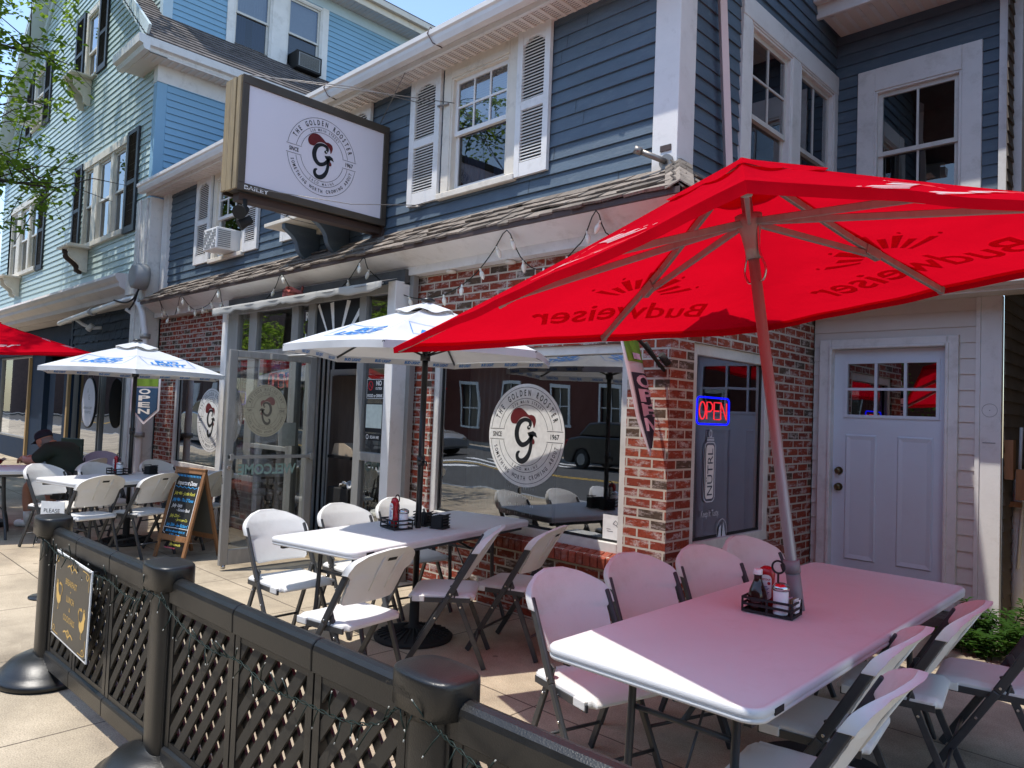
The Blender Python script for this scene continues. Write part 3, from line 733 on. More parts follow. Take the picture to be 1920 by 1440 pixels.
# frieze, crown board and skirt roof
b = MB(); b.box((-11.6, 4.12, 2.785), (-2.55, 4.225, 2.86)); 
b.face([(-11.6, 4.12, 2.86), (-2.55, 4.12, 2.86), (-2.42, 3.885, 2.955), (-11.45, 3.885, 2.955)])
b.face([(-2.55, 4.12, 2.86), (-2.55, 4.6, 2.86), (-2.42, 4.6, 2.955), (-2.42, 3.885, 2.955)])
b.face([(-2.55, 4.12, 2.785), (-2.55, 4.6, 2.785), (-2.55, 4.6, 2.86), (-2.55, 4.12, 2.86)])
b.face([(-11.6, 4.12, 2.86), (-11.6, 4.22, 2.86), (-11.6, 4.22, 2.955), (-11.45, 3.885, 2.955)])
part(b, 'frieze_board', 'white')
b = MB(); b.box((-11.46, 3.862, 2.945), (-2.40, 3.885, 2.985)); b.box((-2.42, 3.863, 2.946), (-2.40, 4.65, 2.984)); part(b, 'drip_edge', 'brown')
b = MB(); b.face([(-11.5, 3.87, 2.975), (-2.41, 3.87, 2.975), (-2.64, 4.225, 3.25), (-11.6, 4.225, 3.25)]); b.face([(-2.41, 3.87, 2.975), (-2.41, 4.65, 2.975), (-2.64, 4.65, 3.25), (-2.64, 4.225, 3.25)]); part(b, 'roof_deck', 'blackm')
rnd = random.Random(11); b = MB()
dirv = Vector((0, .355, .275)); L = dirv.length; dn = dirv / L; nn = Vector((0, -dn.z, dn.y))
NC = 4
for c in range(NC):
    s0 = c * L / NC - .012; x = -11.55 + rnd.uniform(0, .1) + .03 * c
    while x < -2.42 - .23 * (c + .5) / NC - .02:
        wd = rnd.uniform(.11, .19); x1 = min(x + wd - .006, -2.42 - .23 * (c + .3) / NC)
        lift = rnd.uniform(.002, .022); th = rnd.uniform(.013, .022); jl = rnd.uniform(-.018, .010)
        p0 = Vector((0, 3.868, 2.98)) + dn * (s0 + jl) + nn * (.012 + lift); p1 = Vector((0, 3.868, 2.98)) + dn * (s0 + L / NC + .03) + nn * .004
        tw = rnd.uniform(-.004, .004)
        A = [Vector((x, p0.y, p0.z + tw)), Vector((x1, p0.y, p0.z - tw)), Vector((x1 + .02, p1.y, p1.z)), Vector((x + .02, p1.y, p1.z))]
        Bq = [q - nn * th for q in A]
        b.mesh(A + Bq, [(0, 1, 2, 3), (7, 6, 5, 4), (0, 4, 5, 1), (1, 5, 6, 2), (3, 2, 6, 7), (0, 3, 7, 4)])
        x += wd
dirs = Vector((-.23, 0, .275)); Ls = dirs.length; ds = dirs / Ls; ns = Vector((ds.z, 0, -ds.x))
for c in range(NC):
    y = 3.88 + .35 * c / NC
    while y < 4.6:
        y1 = min(y + rnd.uniform(.11, .18), 4.64); p0 = Vector((-2.405, 0, 2.98)) + ds * (c * Ls / NC - .01) + ns * (.014 + rnd.uniform(0, .01)); p1 = Vector((-2.405, 0, 2.98)) + ds * ((c + 1) * Ls / NC + .03) + ns * .003
        A = [Vector((p0.x, y, p0.z)), Vector((p0.x, y1 - .006, p0.z)), Vector((p1.x, y1 - .006, p1.z)), Vector((p1.x, y, p1.z))]; Bq = [q - ns * .01 for q in A]
        b.mesh(A + Bq, [(0, 1, 2, 3), (7, 6, 5, 4), (0, 4, 5, 1), (1, 5, 6, 2), (3, 2, 6, 7), (0, 3, 7, 4)]); y = y1
# hip caps
for c in range(5):
    t = c / 5; p = Vector((-2.41, 3.875, 3.0)) + Vector((-.23, .35, .275)) * t; q = p + Vector((-.23, .35, .275)) * .3
    b.prism([(-.09, -.035), (0, .02), (.09, -.035), (.09, -.025), (0, .03), (-.09, -.025)], p, Vector((.8, .6, 0)), Vector((0, 0, 1)), (q - p).normalized(), 0, .14)
part(b, 'skirt_shingles', 'shingle')

# upper storey front
b = MB(); holes = [(-9.9 + .06, -9.02, 3.5, 4.56), (-7.42, -6.72, 3.5, 4.56), (-5.0, -4.27, 3.52, 4.54)]
clap(front, b, -11.42, -2.84, 3.2, 4.70, holes, .107, .013, jit=.004)
o_ = part(b, 'clapboard_front', 'navy'); j_ = BUTT[id(b)]; part(j_, 'butt_joint', 'blackm', o_)
window(front, rest, -9.84, -9.02, 3.5, 4.56, .07, .1, 'cream', grid=(3, 2), blind=0, label='window with a white air conditioner in its lower sash')
window(front, rest, -7.42, -6.72, 3.5, 4.56, .07, .1, 'cream', grid=(3, 2), blind=.5)
window(front, rest, -5.0, -4.27, 3.52, 4.54, .10, .12, 'cream', grid=(3, 2), blind=.35, curtain=True)
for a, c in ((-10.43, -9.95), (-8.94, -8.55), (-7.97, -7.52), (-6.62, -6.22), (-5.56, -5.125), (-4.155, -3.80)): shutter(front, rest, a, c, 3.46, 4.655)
b = MB(); b.box((-11.62, 4.17, 2.95), (-11.42, 4.24, 4.7)); part(b, 'left_corner_board', 'white')
b = MB(); b.box((-2.845, 4.205, 3.2), (-2.645, 4.415, 5.15)); part(b, 'corner_post', 'white', bevel=.005)
# side of upper storey
b = MB()
roofz = lambda z: (4.41, 6.95)
clap(side, b, 4.3, 12, 2.9, 8.0, [(5.2, 6.9, 3.25, 4.66)], .107, .013, jit=.004, lim=lambda z: (4.41 if z < 5.1 else 3.95 + (z - 4.86) / .75, 12)); o_ = part(b, 'clapboard_side', 'navy'); j_ = BUTT[id(b)]; part(j_, 'butt_joint', 'blackm', o_)
b = MB()
for a, c in ((5.06, 5.2), (5.95, 6.1), (6.86, 6.945)): side.box(b, a, c, 3.2, 4.66, -.06, .03)
side.box(b, 5.06, 6.945, 4.66, 4.83, -.06, .034); part(b, 'window_surround', 'white', bevel=.004)
window(side, rest, 5.22, 5.94, 3.3, 4.64, .015, .015, 'white', 'alumw', (2, 2), sill=False, blind=0, name='window', mid=3.95)
window(side, rest, 6.12, 6.85, 3.3, 4.64, .015, .015, 'white', 'alumw', (2, 1), sill=False, blind=0, mid=3.95)
# rear wall of the recess, upper
rearw = Wall((0, 6.95, 0), (1, 0, 0), (0, -1, 0))
b = MB(); clap(rearw, b, -2.66, -1.3, 2.6, 5.4, [(-2.30, -1.61, 3.3, 4.6)], .107, .013, jit=.003); part(b, 'clapboard_rear', 'navy')
window(rearw, rest, -2.30, -1.61, 3.35, 4.6, .15, .21, 'white', 'alumw', (2, 1), (2, 1), sill=True, blind=0, mid=4.02, label='upper window of the recess with wide white casing')
b = MB(); b.box((-1.33, 6.86, 2.7), (-1.17, 6.96, 6.0)); part(b, 'rear_corner_board', 'white', bevel=.005)
b = MB(); b.box((-2.62, 6.50, 5.22), (-.9, 6.95, 5.25)); part(b, 'rear_soffit', 'soffit')
b = MB()
for k in range(16): b.box((-2.56 + k * .105, 6.53, 5.214), (-2.525 + k * .105, 6.93, 5.2195))
part(b, 'rear_soffit_rib', 'white')
b = MB(); b.box((-2.66, 6.46, 5.2), (-.9, 6.5, 5.4)); b.box((-2.66, 6.38, 5.32), (-.9, 6.459, 5.5)); part(b, 'rear_fascia', 'white', bevel=.008)
b = MB(); b.face([(-2.66, 6.36, 5.51), (-.9, 6.36, 5.51), (-.9, 8.5, 6.6), (-2.66, 8.5, 6.6)]); part(b, 'rear_roof', 'roof', solid=.03)
# main eave: soffit, fascia, gutter, roof
b = MB(); b.box((-11.75, 4.0, 4.655), (-2.6, 4.22, 4.67)); part(b, 'soffit', 'soffit')
b = MB()
n = int(9.1 / .10)
for k in range(n):
    x = -11.7 + k * .1; b.box((x, 4.005, 4.648), (x + .034, 4.215, 4.6535))
part(b, 'soffit_rib', 'soffit')
b = MB()
for k in range(n):
    x = -11.7 + k * .1 + .042
    if x < -8.6: continue
    for i in range(4):
        for j in range(8): b.box((x + i * .014, 4.02 + j * .023, 4.6535), (x + i * .014 + .006, 4.02 + j * .023 + .009, 4.6548))
part(b, 'soffit_perforation', 'brown')
b = MB(); b.box((-11.8, 3.972, 4.645), (-2.55, 3.998, 4.82)); part(b, 'fascia', 'white')
b = MB()
prof = [(3.97, 4.80), (3.97, 4.69), (3.93, 4.668), (3.88, 4.675), (3.865, 4.72), (3.862, 4.75), (3.845, 4.765), (3.843, 4.805), (3.86, 4.808), (3.86, 4.79)]
b.prism([(p[0], p[1]) for p in prof], (0, 0, 0), (0, 1, 0), (0, 0, 1), (1, 0, 0), -11.85, -2.5); part(b, 'gutter', 'pvc')
b = MB()
for x in (-8.4, -6.55, -4.9, -3.3): b.tube([(x, 3.99, 4.82), (x, 3.85, 4.83), (x - .02, 3.838, 4.78), (x + .03, 3.86, 4.69), (x + .08, 3.93, 4.655)], .005, 6)
part(b, 'gutter_strap', 'brown')
b = MB(); b.box((-11.85, 3.95, 4.822), (-2.5, 4.0, 4.845)); part(b, 'eave_board', 'cream')
b = MB(); b.face([(-11.9, 3.92, 4.86), (-2.12, 3.92, 4.86), (-2.12, 8.2, 8.07), (-11.9, 8.2, 8.07)]); b.face([(-11.9, 12, 5.2), (-2.12, 12, 5.2), (-2.12, 8.2, 8.07), (-11.9, 8.2, 8.07)]); part(b, 'main_roof', 'roof', solid=.03)  # slope and right overhang shaped out of view to shade the door wall
b = MB(); b.tube([(-2.60, 4.62, 6.0), (-2.58, 4.63, 4.6), (-2.57, 4.79, 3.2), (-2.57, 4.8, 3.05)], .043, 4, smooth=False, sq=.8); part(b, 'downspout', paint('pink_white_downspout', (0.66, 0.52, 0.49), .45, .05))
# back of the building so that it is closed
b = MB(); b.box((-11.6, 8.4, 0), (-2.66, 8.5, 5.4)); b.box((-11.6, 4.3, 3.0), (-11.55, 8.4, 4.7)); part(b, 'rear_elevation', 'navy')

# door wall of the recess, y = 6.6
dw = Wall((0, 6.6, 0), (1, 0, 0), (0, -1, 0))
b = MB(); clap(dw, b, -2.66, -1.38, 0.02, 2.62, [(-2.6, -1.52, .1, 2.31)], .125, .012); part(b, 'white_siding', paint('pale_vinyl_siding', (0.66, 0.615, 0.57), .45, .03, 4, .1, 40))
b = MB(); dw.box(b, -2.71, -2.66, 0, 2.6, -.02, .03); dw.box(b, -1.405, -1.375, 0.0, 2.6, -.02, .03); part(b, 'siding_trim', 'white')
b = MB(); dw.box(b, -1.375, -1.235, 0.02, 2.6, -.04, .02); part(b, 'corner_panel', 'white', bevel=.003)
b = MB()
import math as _m
def ring2(mb, w, u, z, r0, r1, n, k=24):
    for i in range(k):
        a = 2 * PI * i / k; c = 2 * PI * (i + 1) / k
        mb.face([w.P(u + math.cos(a) * r0, z + math.sin(a) * r0, n), w.P(u + math.cos(c) * r0, z + math.sin(c) * r0, n), w.P(u + math.cos(c) * r1, z + math.sin(c) * r1, n), w.P(u + math.cos(a) * r1, z + math.sin(a) * r1, n)])
ring2(b, dw, -1.31, 1.72, .049, .052, .0225); ring2(b, dw, -1.31, 1.72, 0, .004, .0225); dw.box(b, -1.355, -1.27, 1.468, 1.475, .02, .023)
part(b, 'pencil_mark', 'grey')
b = MB(); dw.box(b, -2.6, -2.5, .15, 2.31, -.05, .045); dw.box(b, -1.6, -1.52, .15, 2.31, -.05, .045); dw.box(b, -2.5, -1.6, 2.235, 2.31, -.05, .047)
dw.box(b, -2.515, -2.49, .15, 2.25, -.05, .06); dw.box(b, -1.61, -1.585, .15, 2.25, -.05, .06); dw.box(b, -2.49, -1.61, 2.225, 2.25, -.05, .062); part(b, 'door_casing', 'white', bevel=.006)
b = MB(); lw = (-2.375, -1.685, 1.66, 2.10)
for a, bb, c, d in cells(-2.49, -1.61, .2, 2.222, [lw]): dw.box(b, a, bb, c, d, -.06, -.02)
dw.box(b, -2.395, -1.665, 2.10, 2.125, -.02, -.008); dw.box(b, -2.395, -1.665, 1.635, 1.66, -.02, -.008); dw.box(b, -2.4, -2.375, 1.635, 2.125, -.02, -.0085); dw.box(b, -1.685, -1.66, 1.635, 2.125, -.02, -.0085)
for i in (1, 2): u = -2.375 + .69 * i / 3; dw.box(b, u - .011, u + .011, 1.66, 2.10, -.03, -.01)
dw.box(b, -2.375, -1.685, 1.869, 1.891, -.0305, -.0095)
for a, c in ((-2.385, -2.13), (-1.97, -1.70)):
    z0_, z1_ = .42, 1.49
    # raised panel with a bevelled border
    o0 = (a, c, z0_, z1_); o1 = (a + .012, c - .012, z0_ + .012, z1_ - .012); o2 = (a + .045, c - .045, z0_ + .045, z1_ - .045)
    def rr(o, n): return [dw.P(o[0], o[2], n), dw.P(o[1], o[2], n), dw.P(o[1], o[3], n), dw.P(o[0], o[3], n)]
    for (p, q, n0, n1) in ((o0, o1, -.0195, -.0075), (o1, o2, -.0075, -.016)):
        A = rr(p, n0); B_ = rr(q, n1)
        for i in range(4): b.face([A[i], A[(i + 1) % 4], B_[(i + 1) % 4], B_[i]])
    b.face(rr(o2, -.016))
dr = part(b, 'white_door', 'door', bevel=0)
b = MB(); b.box((-2.55, 6.9, .1), (-1.55, 6.94, 2.4)); b.box((-2.66, 6.7, 0), (-2.6, 6.94, 2.6)); b.box((-1.5, 6.7, 0), (-1.45, 6.94, 2.6)); b.box((-2.66, 6.68, 2.4), (-1.45, 6.95, 2.45)); part(b, 'door_backing', 'dark')
b = MB(); dw.quad(b, -2.375, -1.685, 1.66, 2.10, -.032); part(b, 'pane', glass('door_lite', (0.1, .1, .1), .16, .1), dr)
b = MB()
for z, r in ((1.17, .028), (1.03, .030)):
    b.tube([dw.P(-2.435, z, -.02), dw.P(-2.435, z, -.012)], .034, 16); b.tube([dw.P(-2.435, z, -.012), dw.P(-2.435, z, .012), dw.P(-2.435, z, .022), dw.P(-2.435, z, .034)], [.013, .018, r, r * .55], 16)
part(b, 'knob', paint('antique_brass', (0.20, 0.16, 0.09), .3, .2, metal=.9), dr)
b = MB(); b.box((-2.66, 6.28, 2.60), (-1.0, 6.6, 2.62)); part(b, 'porch_soffit', 'soffit')
b = MB(); b.box((-2.66, 6.255, 2.585), (-1.0, 6.28, 2.70)); part(b, 'porch_fascia', 'white')
b = MB(); b.prism([(6.25, 2.74), (6.25, 2.62), (6.2, 2.61), (6.16, 2.63), (6.15, 2.70), (6.135, 2.74), (6.15, 2.745)], (0, 0, 0), (0, 1, 0), (0, 0, 1), (1, 0, 0), -2.64, -.98); part(b, 'porch_gutter', 'pvc')
b = MB(); b.face([(-2.66, 6.2, 2.735), (-.98, 6.2, 2.735), (-.98, 6.95, 2.98), (-2.66, 6.95, 2.98)]); part(b, 'porch_roof', 'shingle', solid=.02)
b = MB()
for k in range(3): b.box((-2.6, 6.32 + k * .09, .0), (-1.5, 6.40 + k * .09, .14 + .001 * k))
part(b, 'door_step', 'stone', bevel=.008)
# alley side wall
alley = Wall((-1.235, 0, 0), (0, 1, 0), (1, 0, 0))
b = MB(); clap(alley, b, 6.66, 12, 0, 5.8, [], .10, .012, jit=.002); part(b, 'alley_clapboard', 'brnclap')
b = MB(); b.box((-1.232, 6.66, 1.2), (-1.17, 6.75, 1.5)); b.box((-1.16, 6.70, 1.05), (-1.10, 6.78, 1.28)); b.box((-1.232, 6.86, .98), (-1.15, 6.92, 1.02)); part(b, 'wood_block', 'wood')
b = MB(); b.tube([(-1.19, 6.98, 0), (-1.18, 6.98, .4), (-1.19, 6.99, .9), (-1.2, 6.98, 1.25)], [.05, .055, .045, .02], 8); b.tube([(-1.2, 7.4, 0), (-1.2, 7.4, 5)], .02, 6); b.tube([(-1.16, 6.9, 1.6), (-1.17, 6.91, 1.25), (-1.15, 6.92, 1.0), (-1.18, 6.93, .5)], .012, 6)
part(b, 'alley_pipe', 'white')
# ------------------------------------------------------------------ left building (light blue gable)
LY = 4.2
lb = thing('gabled_house', 'pale blue clapboard gabled building with black shutters over a navy shop, left of the restaurant', 'building', (-17, 4.5, 0))
def lp(mb, name, mat, parent=None, **k): return mb.build(name, M[mat] if isinstance(mat, str) else mat, parent or lb, world=True, **k)
lf = Wall((0, LY, 0), (1, 0, 0), (0, -1, 0))
XR, XL, XM, ZE, SL = -12.2, -22.6, -17.4, 7.1, .85
def gl(z):
    if z <= ZE: return (XL, XR)
    d = (z - ZE) / SL
    return (XL + d, XR - d)
wins = [(-15.75, -13.43, 4.42, 6.0), (-22.0 + .5, -19.0, 4.42, 6.05), (-16.22, -15.42, 7.72, 9.1), (-20.1, -19.2, 7.7, 9.1)]
b = MB(); clap(lf, b, XL, XR - .14, 3.45, 11.2, wins, .112, .018, lim=gl); lp(b, 'clapboard_front', 'ltblue')
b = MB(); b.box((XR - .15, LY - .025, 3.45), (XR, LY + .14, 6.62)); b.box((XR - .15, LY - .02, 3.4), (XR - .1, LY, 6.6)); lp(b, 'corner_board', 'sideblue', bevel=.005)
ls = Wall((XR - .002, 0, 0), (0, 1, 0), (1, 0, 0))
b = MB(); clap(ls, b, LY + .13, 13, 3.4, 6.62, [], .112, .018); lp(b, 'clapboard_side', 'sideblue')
b = MB(); b.box((XR - .16, LY - .03, 6.62), (XR + .015, 13, 6.92)); lp(b, 'side_frieze', 'white')
# boxed eave along the side and its return on the front
b = MB(); b.box((XR - .02, 3.92, 6.895), (XR + .30, 13, 6.91)); b.box((XR - .75, 3.92, 6.894), (XR + .3, 4.2, 6.912)); lp(b, 'eave_soffit', 'soffit')
b = MB()
for k in range(80): b.box((XR, 3.95 + k * .11, 6.886), (XR + .27, 3.985 + k * .11, 6.8945))
lp(b, 'eave_soffit_rib', 'white')
b = MB()
prof = [(.26, 6.90), (.34, 6.905), (.36, 6.95), (.36, 6.98), (.42, 7.0), (.43, 7.12), (.40, 7.13), (.26, 7.1)]
b.prism([(p[0], p[1]) for p in prof], (XR - .08, 0, 0), (1, 0, 0), (0, 0, 1), (0, 1, 0), 3.84, 13)
b.prism([(-(p[0] - .26) * 1.0, p[1]) for p in prof], (0, 3.92, 0), (0, 1, 0), (0, 0, 1), (1, 0, 0), XR - .85, XR + .36)
lp(b, 'eave_gutter', 'white')
b = MB(); b.face([(XR - .85, 3.8, 7.12), (XR + .33, 3.8, 7.12), (XR - .2, 4.2, 7.45), (XR - .6, 4.2, 7.45)]); b.face([(XR - .85, 3.8, 7.12), (XR - .6, 4.2, 7.45), (XR - .85, 4.2, 7.12)]); lp(b, 'return_roof', 'white')
# rakes
b = MB()
for sx, xe in ((1, XR + .3), (-1, XL - .3)):
    d = Vector((-sx, 0, SL)).normalized(); u = Vector((sx * d.z, 0, abs(d.x)))
    for (y0, y1, h0, h1) in ((3.86, 3.90, -.02, .20), (3.90, 4.2, -.02, .0), (4.14, 4.19, -.22, -.02)):
        p0 = Vector((xe, 0, ZE + .02)); q0 = p0 + d * 7.4
        vs = []
        for p in (p0, q0):
            for y, h in ((y0, h0), (y1, h0), (y1, h1), (y0, h1)): vs.append(Vector((p.x, y, p.z)) + u * h)
        b.mesh(vs, [(0, 1, 2, 3), (4, 7, 6, 5), (0, 4, 5, 1), (1, 5, 6, 2), (2, 6, 7, 3), (3, 7, 4, 0)])
lp(b, 'rake_board', paint('pale_blue_white_trim', (0.52, 0.60, 0.62), .5, .05))
# roof: courses as thin steps
b = MB(); d = Vector((-1, 0, SL)).normalized(); nrm = Vector((d.z, 0, abs(d.x))); p = Vector((XR + .33, 0, ZE + .03)); k = 0
while k < 40:
    a = p + d * (.14 * k); c = p + d * (.14 * (k + 1) + .02)
    y = 3.86; rnd = random.Random(k)
    while y < 13:
        y1 = y + rnd.uniform(.25, .5) if y < 9 else 13
        A = [Vector((a.x, y, a.z)) + nrm * .022, Vector((a.x, y1 - .004, a.z)) + nrm * .022, Vector((c.x, y1 - .004, c.z)) + nrm * .004, Vector((c.x, y, c.z)) + nrm * .004]
        b.face(A); b.face([A[0], A[1], A[1] - nrm * .022, A[0] - nrm * .022]); b.face([A[0], A[3], A[3] - nrm * .02, A[0] - nrm * .02]); y = y1
    k += 1
lp(b, 'roof', 'roof')
b = MB(); d = Vector((1, 0, SL)).normalized(); p = Vector((XL - .33, 0, ZE + .05)); q = p + d * 7.3
b.face([(p.x, 3.86, p.z), (p.x, 13, p.z), (q.x, 13, q.z), (q.x, 3.86, q.z)]); b.face([(-22.6, 13, 3.4), (-12.2, 13, 3.4), (-12.2, 13, 7.1), (-17.4, 13, 11.5), (-22.6, 13, 7.1)]); lp(b, 'roof_left', 'roof', solid=.05)
# dormer
XD = -13.0
dm = Wall((XD, 0, 0), (0, 1, 0), (1, 0, 0)); b = MB()
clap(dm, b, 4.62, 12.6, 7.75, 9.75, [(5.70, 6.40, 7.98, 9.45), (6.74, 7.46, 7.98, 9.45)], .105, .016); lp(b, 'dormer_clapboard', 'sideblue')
b = MB()
df = Wall((0, 4.48, 0), (1, 0, 0), (0, -1, 0)); clap(df, b, -17, XD - .1, 7.7, 9.8, [], .105, .018, lim=lambda z: (XR - (z - ZE - .1) / SL + -3.0, XD - .1)); lp(b, 'dormer_cheek', 'ltblue')
b = MB(); b.box((XD - .12, 4.46, 7.7), (XD + .02, 4.62, 9.6)); dm.box(b, 4.46, 12.6, 9.52, 9.78, -.02, .02); lp(b, 'dormer_trim', paint('pale_blue_trim', (0.45, 0.58, 0.66), .5, .05))
b = MB()
for a, c in ((5.56, 5.68), (6.42, 6.72), (7.48, 7.62)): dm.box(b, a, c, 7.78, 9.52, -.03, .035)
lp(b, 'dormer_mullion', 'white', bevel=.005)
window(dm, lb, 5.70, 6.40, 7.98, 9.45, .02, .05, 'white', 'alumw', (1, 1), blind=.5, curtain=True, mid=8.72)
window(dm, lb, 6.74, 7.46, 7.98, 9.45, .02, .05, 'white', 'alumw', (1, 1), blind=.72, mid=8.75)
b = MB(); b.box((XD, 4.2, 9.74), (XD + .4, 12.9, 9.755)); lp(b, 'dormer_soffit', 'soffit')
b = MB()
for k in range(85): b.box((XD + .02, 4.22 + k * .1, 9.733), (XD + .38, 4.25 + k * .1, 9.7395))
lp(b, 'dormer_soffit_rib', 'white')
b = MB(); b.box((XD + .38, 4.15, 9.73), (XD + .41, 12.95, 9.9)); b.box((XD + .411, 4.13, 9.86), (XD + .50, 12.97, 9.98)); lp(b, 'dormer_fascia', 'cream', bevel=.01)
b = MB(); b.face([(XD + .5, 4.1, 10.0), (XD + .5, 13, 10.0), (XM, 13, 11.0), (XM, 4.1, 11.0)]); lp(b, 'dormer_roof', 'roof', solid=.03)
ac = thing('window_air_conditioner', 'black air conditioner in the dormer window high above the hanging sign', 'air conditioner', (XD + .1, 7.1, 8.0))
b = MB(); b.box((XD - .1, 6.84, 8.02), (XD + .26, 7.38, 8.36)); b.build('casing', M['blackm'], ac, world=True, bevel=.01)
b = MB(); b.box((XD + .26, 6.88, 8.06), (XD + .266, 7.34, 8.32)); b.build('rear_grille', M['grey'], ac, world=True)
b = MB()
for k in range(12): b.box((XD + .266, 6.9, 8.075 + k * .02), (XD + .27, 7.32, 8.083 + k * .02))
b.build('fin', M['blackm'], ac, world=True)
# front windows with black shutters
def triple(u0, u1, z0, z1, tag_=None):
    b = MB(); cw = .09
    lf.box(b, u0 - .02, u1 + .02, z1 - .1, z1 + .03, -.05, .05); lf.box(b, u0 - .03, u1 + .03, z0 - .09, z0, -.05, .07)
    w = (u1 - u0); cuts = (u0, u0 + w * .235, u0 + w * .36, u0 + w * .66, u0 + w * .72, u1)
    lf.box(b, cuts[1], cuts[2], z0, z1 - .1, -.05, .03); lf.box(b, cuts[3], cuts[4], z0, z1 - .1, -.05, .03)
    o = lp(b, 'window_surround', 'cream', bevel=.004)
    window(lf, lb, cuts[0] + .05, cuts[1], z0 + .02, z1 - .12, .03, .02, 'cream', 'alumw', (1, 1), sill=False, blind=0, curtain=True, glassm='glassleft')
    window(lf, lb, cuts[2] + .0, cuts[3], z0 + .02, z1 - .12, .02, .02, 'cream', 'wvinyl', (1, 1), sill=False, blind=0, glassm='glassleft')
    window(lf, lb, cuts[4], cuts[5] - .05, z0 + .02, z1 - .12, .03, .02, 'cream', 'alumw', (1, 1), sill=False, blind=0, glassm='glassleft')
triple(-15.75, -13.43, 4.42, 6.0)
triple(-21.5, -19.0, 4.42, 6.05)
window(lf, lb, -16.15, -15.5, 7.75, 9.05, .07, .1, 'cream', 'alumw', (1, 1), blind=0, mid=8.3)
window(lf, lb, -20.02, -19.28, 7.75, 9.05, .07, .1, 'cream', 'alumw', (1, 1), blind=0, mid=8.5)
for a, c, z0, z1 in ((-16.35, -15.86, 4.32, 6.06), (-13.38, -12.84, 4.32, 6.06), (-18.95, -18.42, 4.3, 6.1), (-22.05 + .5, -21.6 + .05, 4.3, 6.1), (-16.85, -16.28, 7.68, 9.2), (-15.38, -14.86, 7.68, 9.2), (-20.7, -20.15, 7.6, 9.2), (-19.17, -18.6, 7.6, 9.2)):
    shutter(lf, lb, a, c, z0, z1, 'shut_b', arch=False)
# scrolled shelf brackets under windows
def bracket(u, z, dep, hgt, mat, par, w=lf, wd=.05):
    P_ = [(0, 0), (dep, 0), (dep, -.06)]
    for i in range(9):
        t = i / 8; P_.append((dep - .02 - (dep * .55) * t + .06 * math.sin(t * PI * 2) * dep * 2, -.08 - (hgt - .12) * t))
    P_ += [(.06, -hgt), (0, -hgt)]
    b = MB(); b.prism(P_, w.P(u, z, .02), w.N, Vector((0, 0, 1)), w.U, 0, wd); return lp(b, 'bracket', mat, par, bevel=.004)
b = MB(); lf.box(b, -15.75, -15.05, 4.30, 4.335, .02, .42); lf.box(b, -15.6, -15.15, 4.335, 4.37, .1, .36); sh = lp(b, 'window_shelf', 'cream'); bracket(-15.62, 4.30, .34, .42, 'brown', sh); bracket(-15.3, 4.30, .34, .42, 'cream', sh)
b = MB(); lf.box(b, -16.2, -15.55, 7.66, 7.69, .02, .42); sh = lp(b, 'window_shelf', 'cream'); bracket(-16.15, 7.66, .32, .5, 'cream', sh); bracket(-15.75, 7.66, .32, .5, 'cream', sh)
b = MB(); lf.box(b, -20.9, -20.2, 4.28, 4.31, .02, .40); sh = lp(b, 'window_shelf', 'cream'); bracket(-20.8, 4.28, .32, .42, 'cream', sh); bracket(-20.4, 4.28, .32, .42, 'cream', sh)
ac = thing('window_air_conditioner', 'white air conditioner in the upper left window of the pale blue gabled building, behind leaves', 'air conditioner', (-19.6, 4.0, 7.75))
b = MB(); b.box((-19.95, 3.86, 7.76), (-19.35, 4.25, 8.12)); b.build('casing', M['wvinyl'], ac, world=True, bevel=.012)
b = MB()
for k in range(10): b.box((-19.349, 3.9, 7.8 + k * .03), (-19.345, 4.15, 7.81 + k * .03)); b.box((-19.93, 3.856, 7.8 + k * .03), (-19.37, 3.8595, 7.81 + k * .03))
b.build('louvre', M['grey'], ac, world=True)

# cornice over the shop
b = MB(); prof = [(4.2, 3.54), (4.02, 3.52), (3.80, 3.50), (3.78, 3.45), (3.80, 3.40), (3.84, 3.36), (3.84, 3.30), (3.98, 3.22), (3.98, 3.14), (4.2, 3.12)]
b.prism(prof, (0, 0, 0), (0, 1, 0), (0, 0, 1), (1, 0, 0), -24, -12.35); b.box((-24, 4.2, 3.10), (-12.2, 4.7, 3.46)); lp(b, 'cornice', paint('pinkish_cornice', (0.62, 0.55, 0.52), .55, .07, 3, .2, dirt=(0.4, .36, .33), dirt_amt=.5))
# white pilasters between the buildings
b = MB(); b.box((-12.2, 3.98, 0), (-11.75, 4.26, 4.62)); b.box((-12.12, 3.962, 0.0), (-11.98, 3.98, 4.62)); b.box((-11.735, 4.0, 0), (-11.66, 4.22, 4.62)); b.box((-12.35, 3.93, 3.16), (-11.95, 4.2, 3.5))
lp(b, 'white_pilaster', paint('old_white_pilaster', (0.68, 0.66, 0.63), .55, .06, 4, .3, 40, dirt=(0.3, 0.29, 0.28), dirt_amt=.7, dscale=6), bevel=.006)
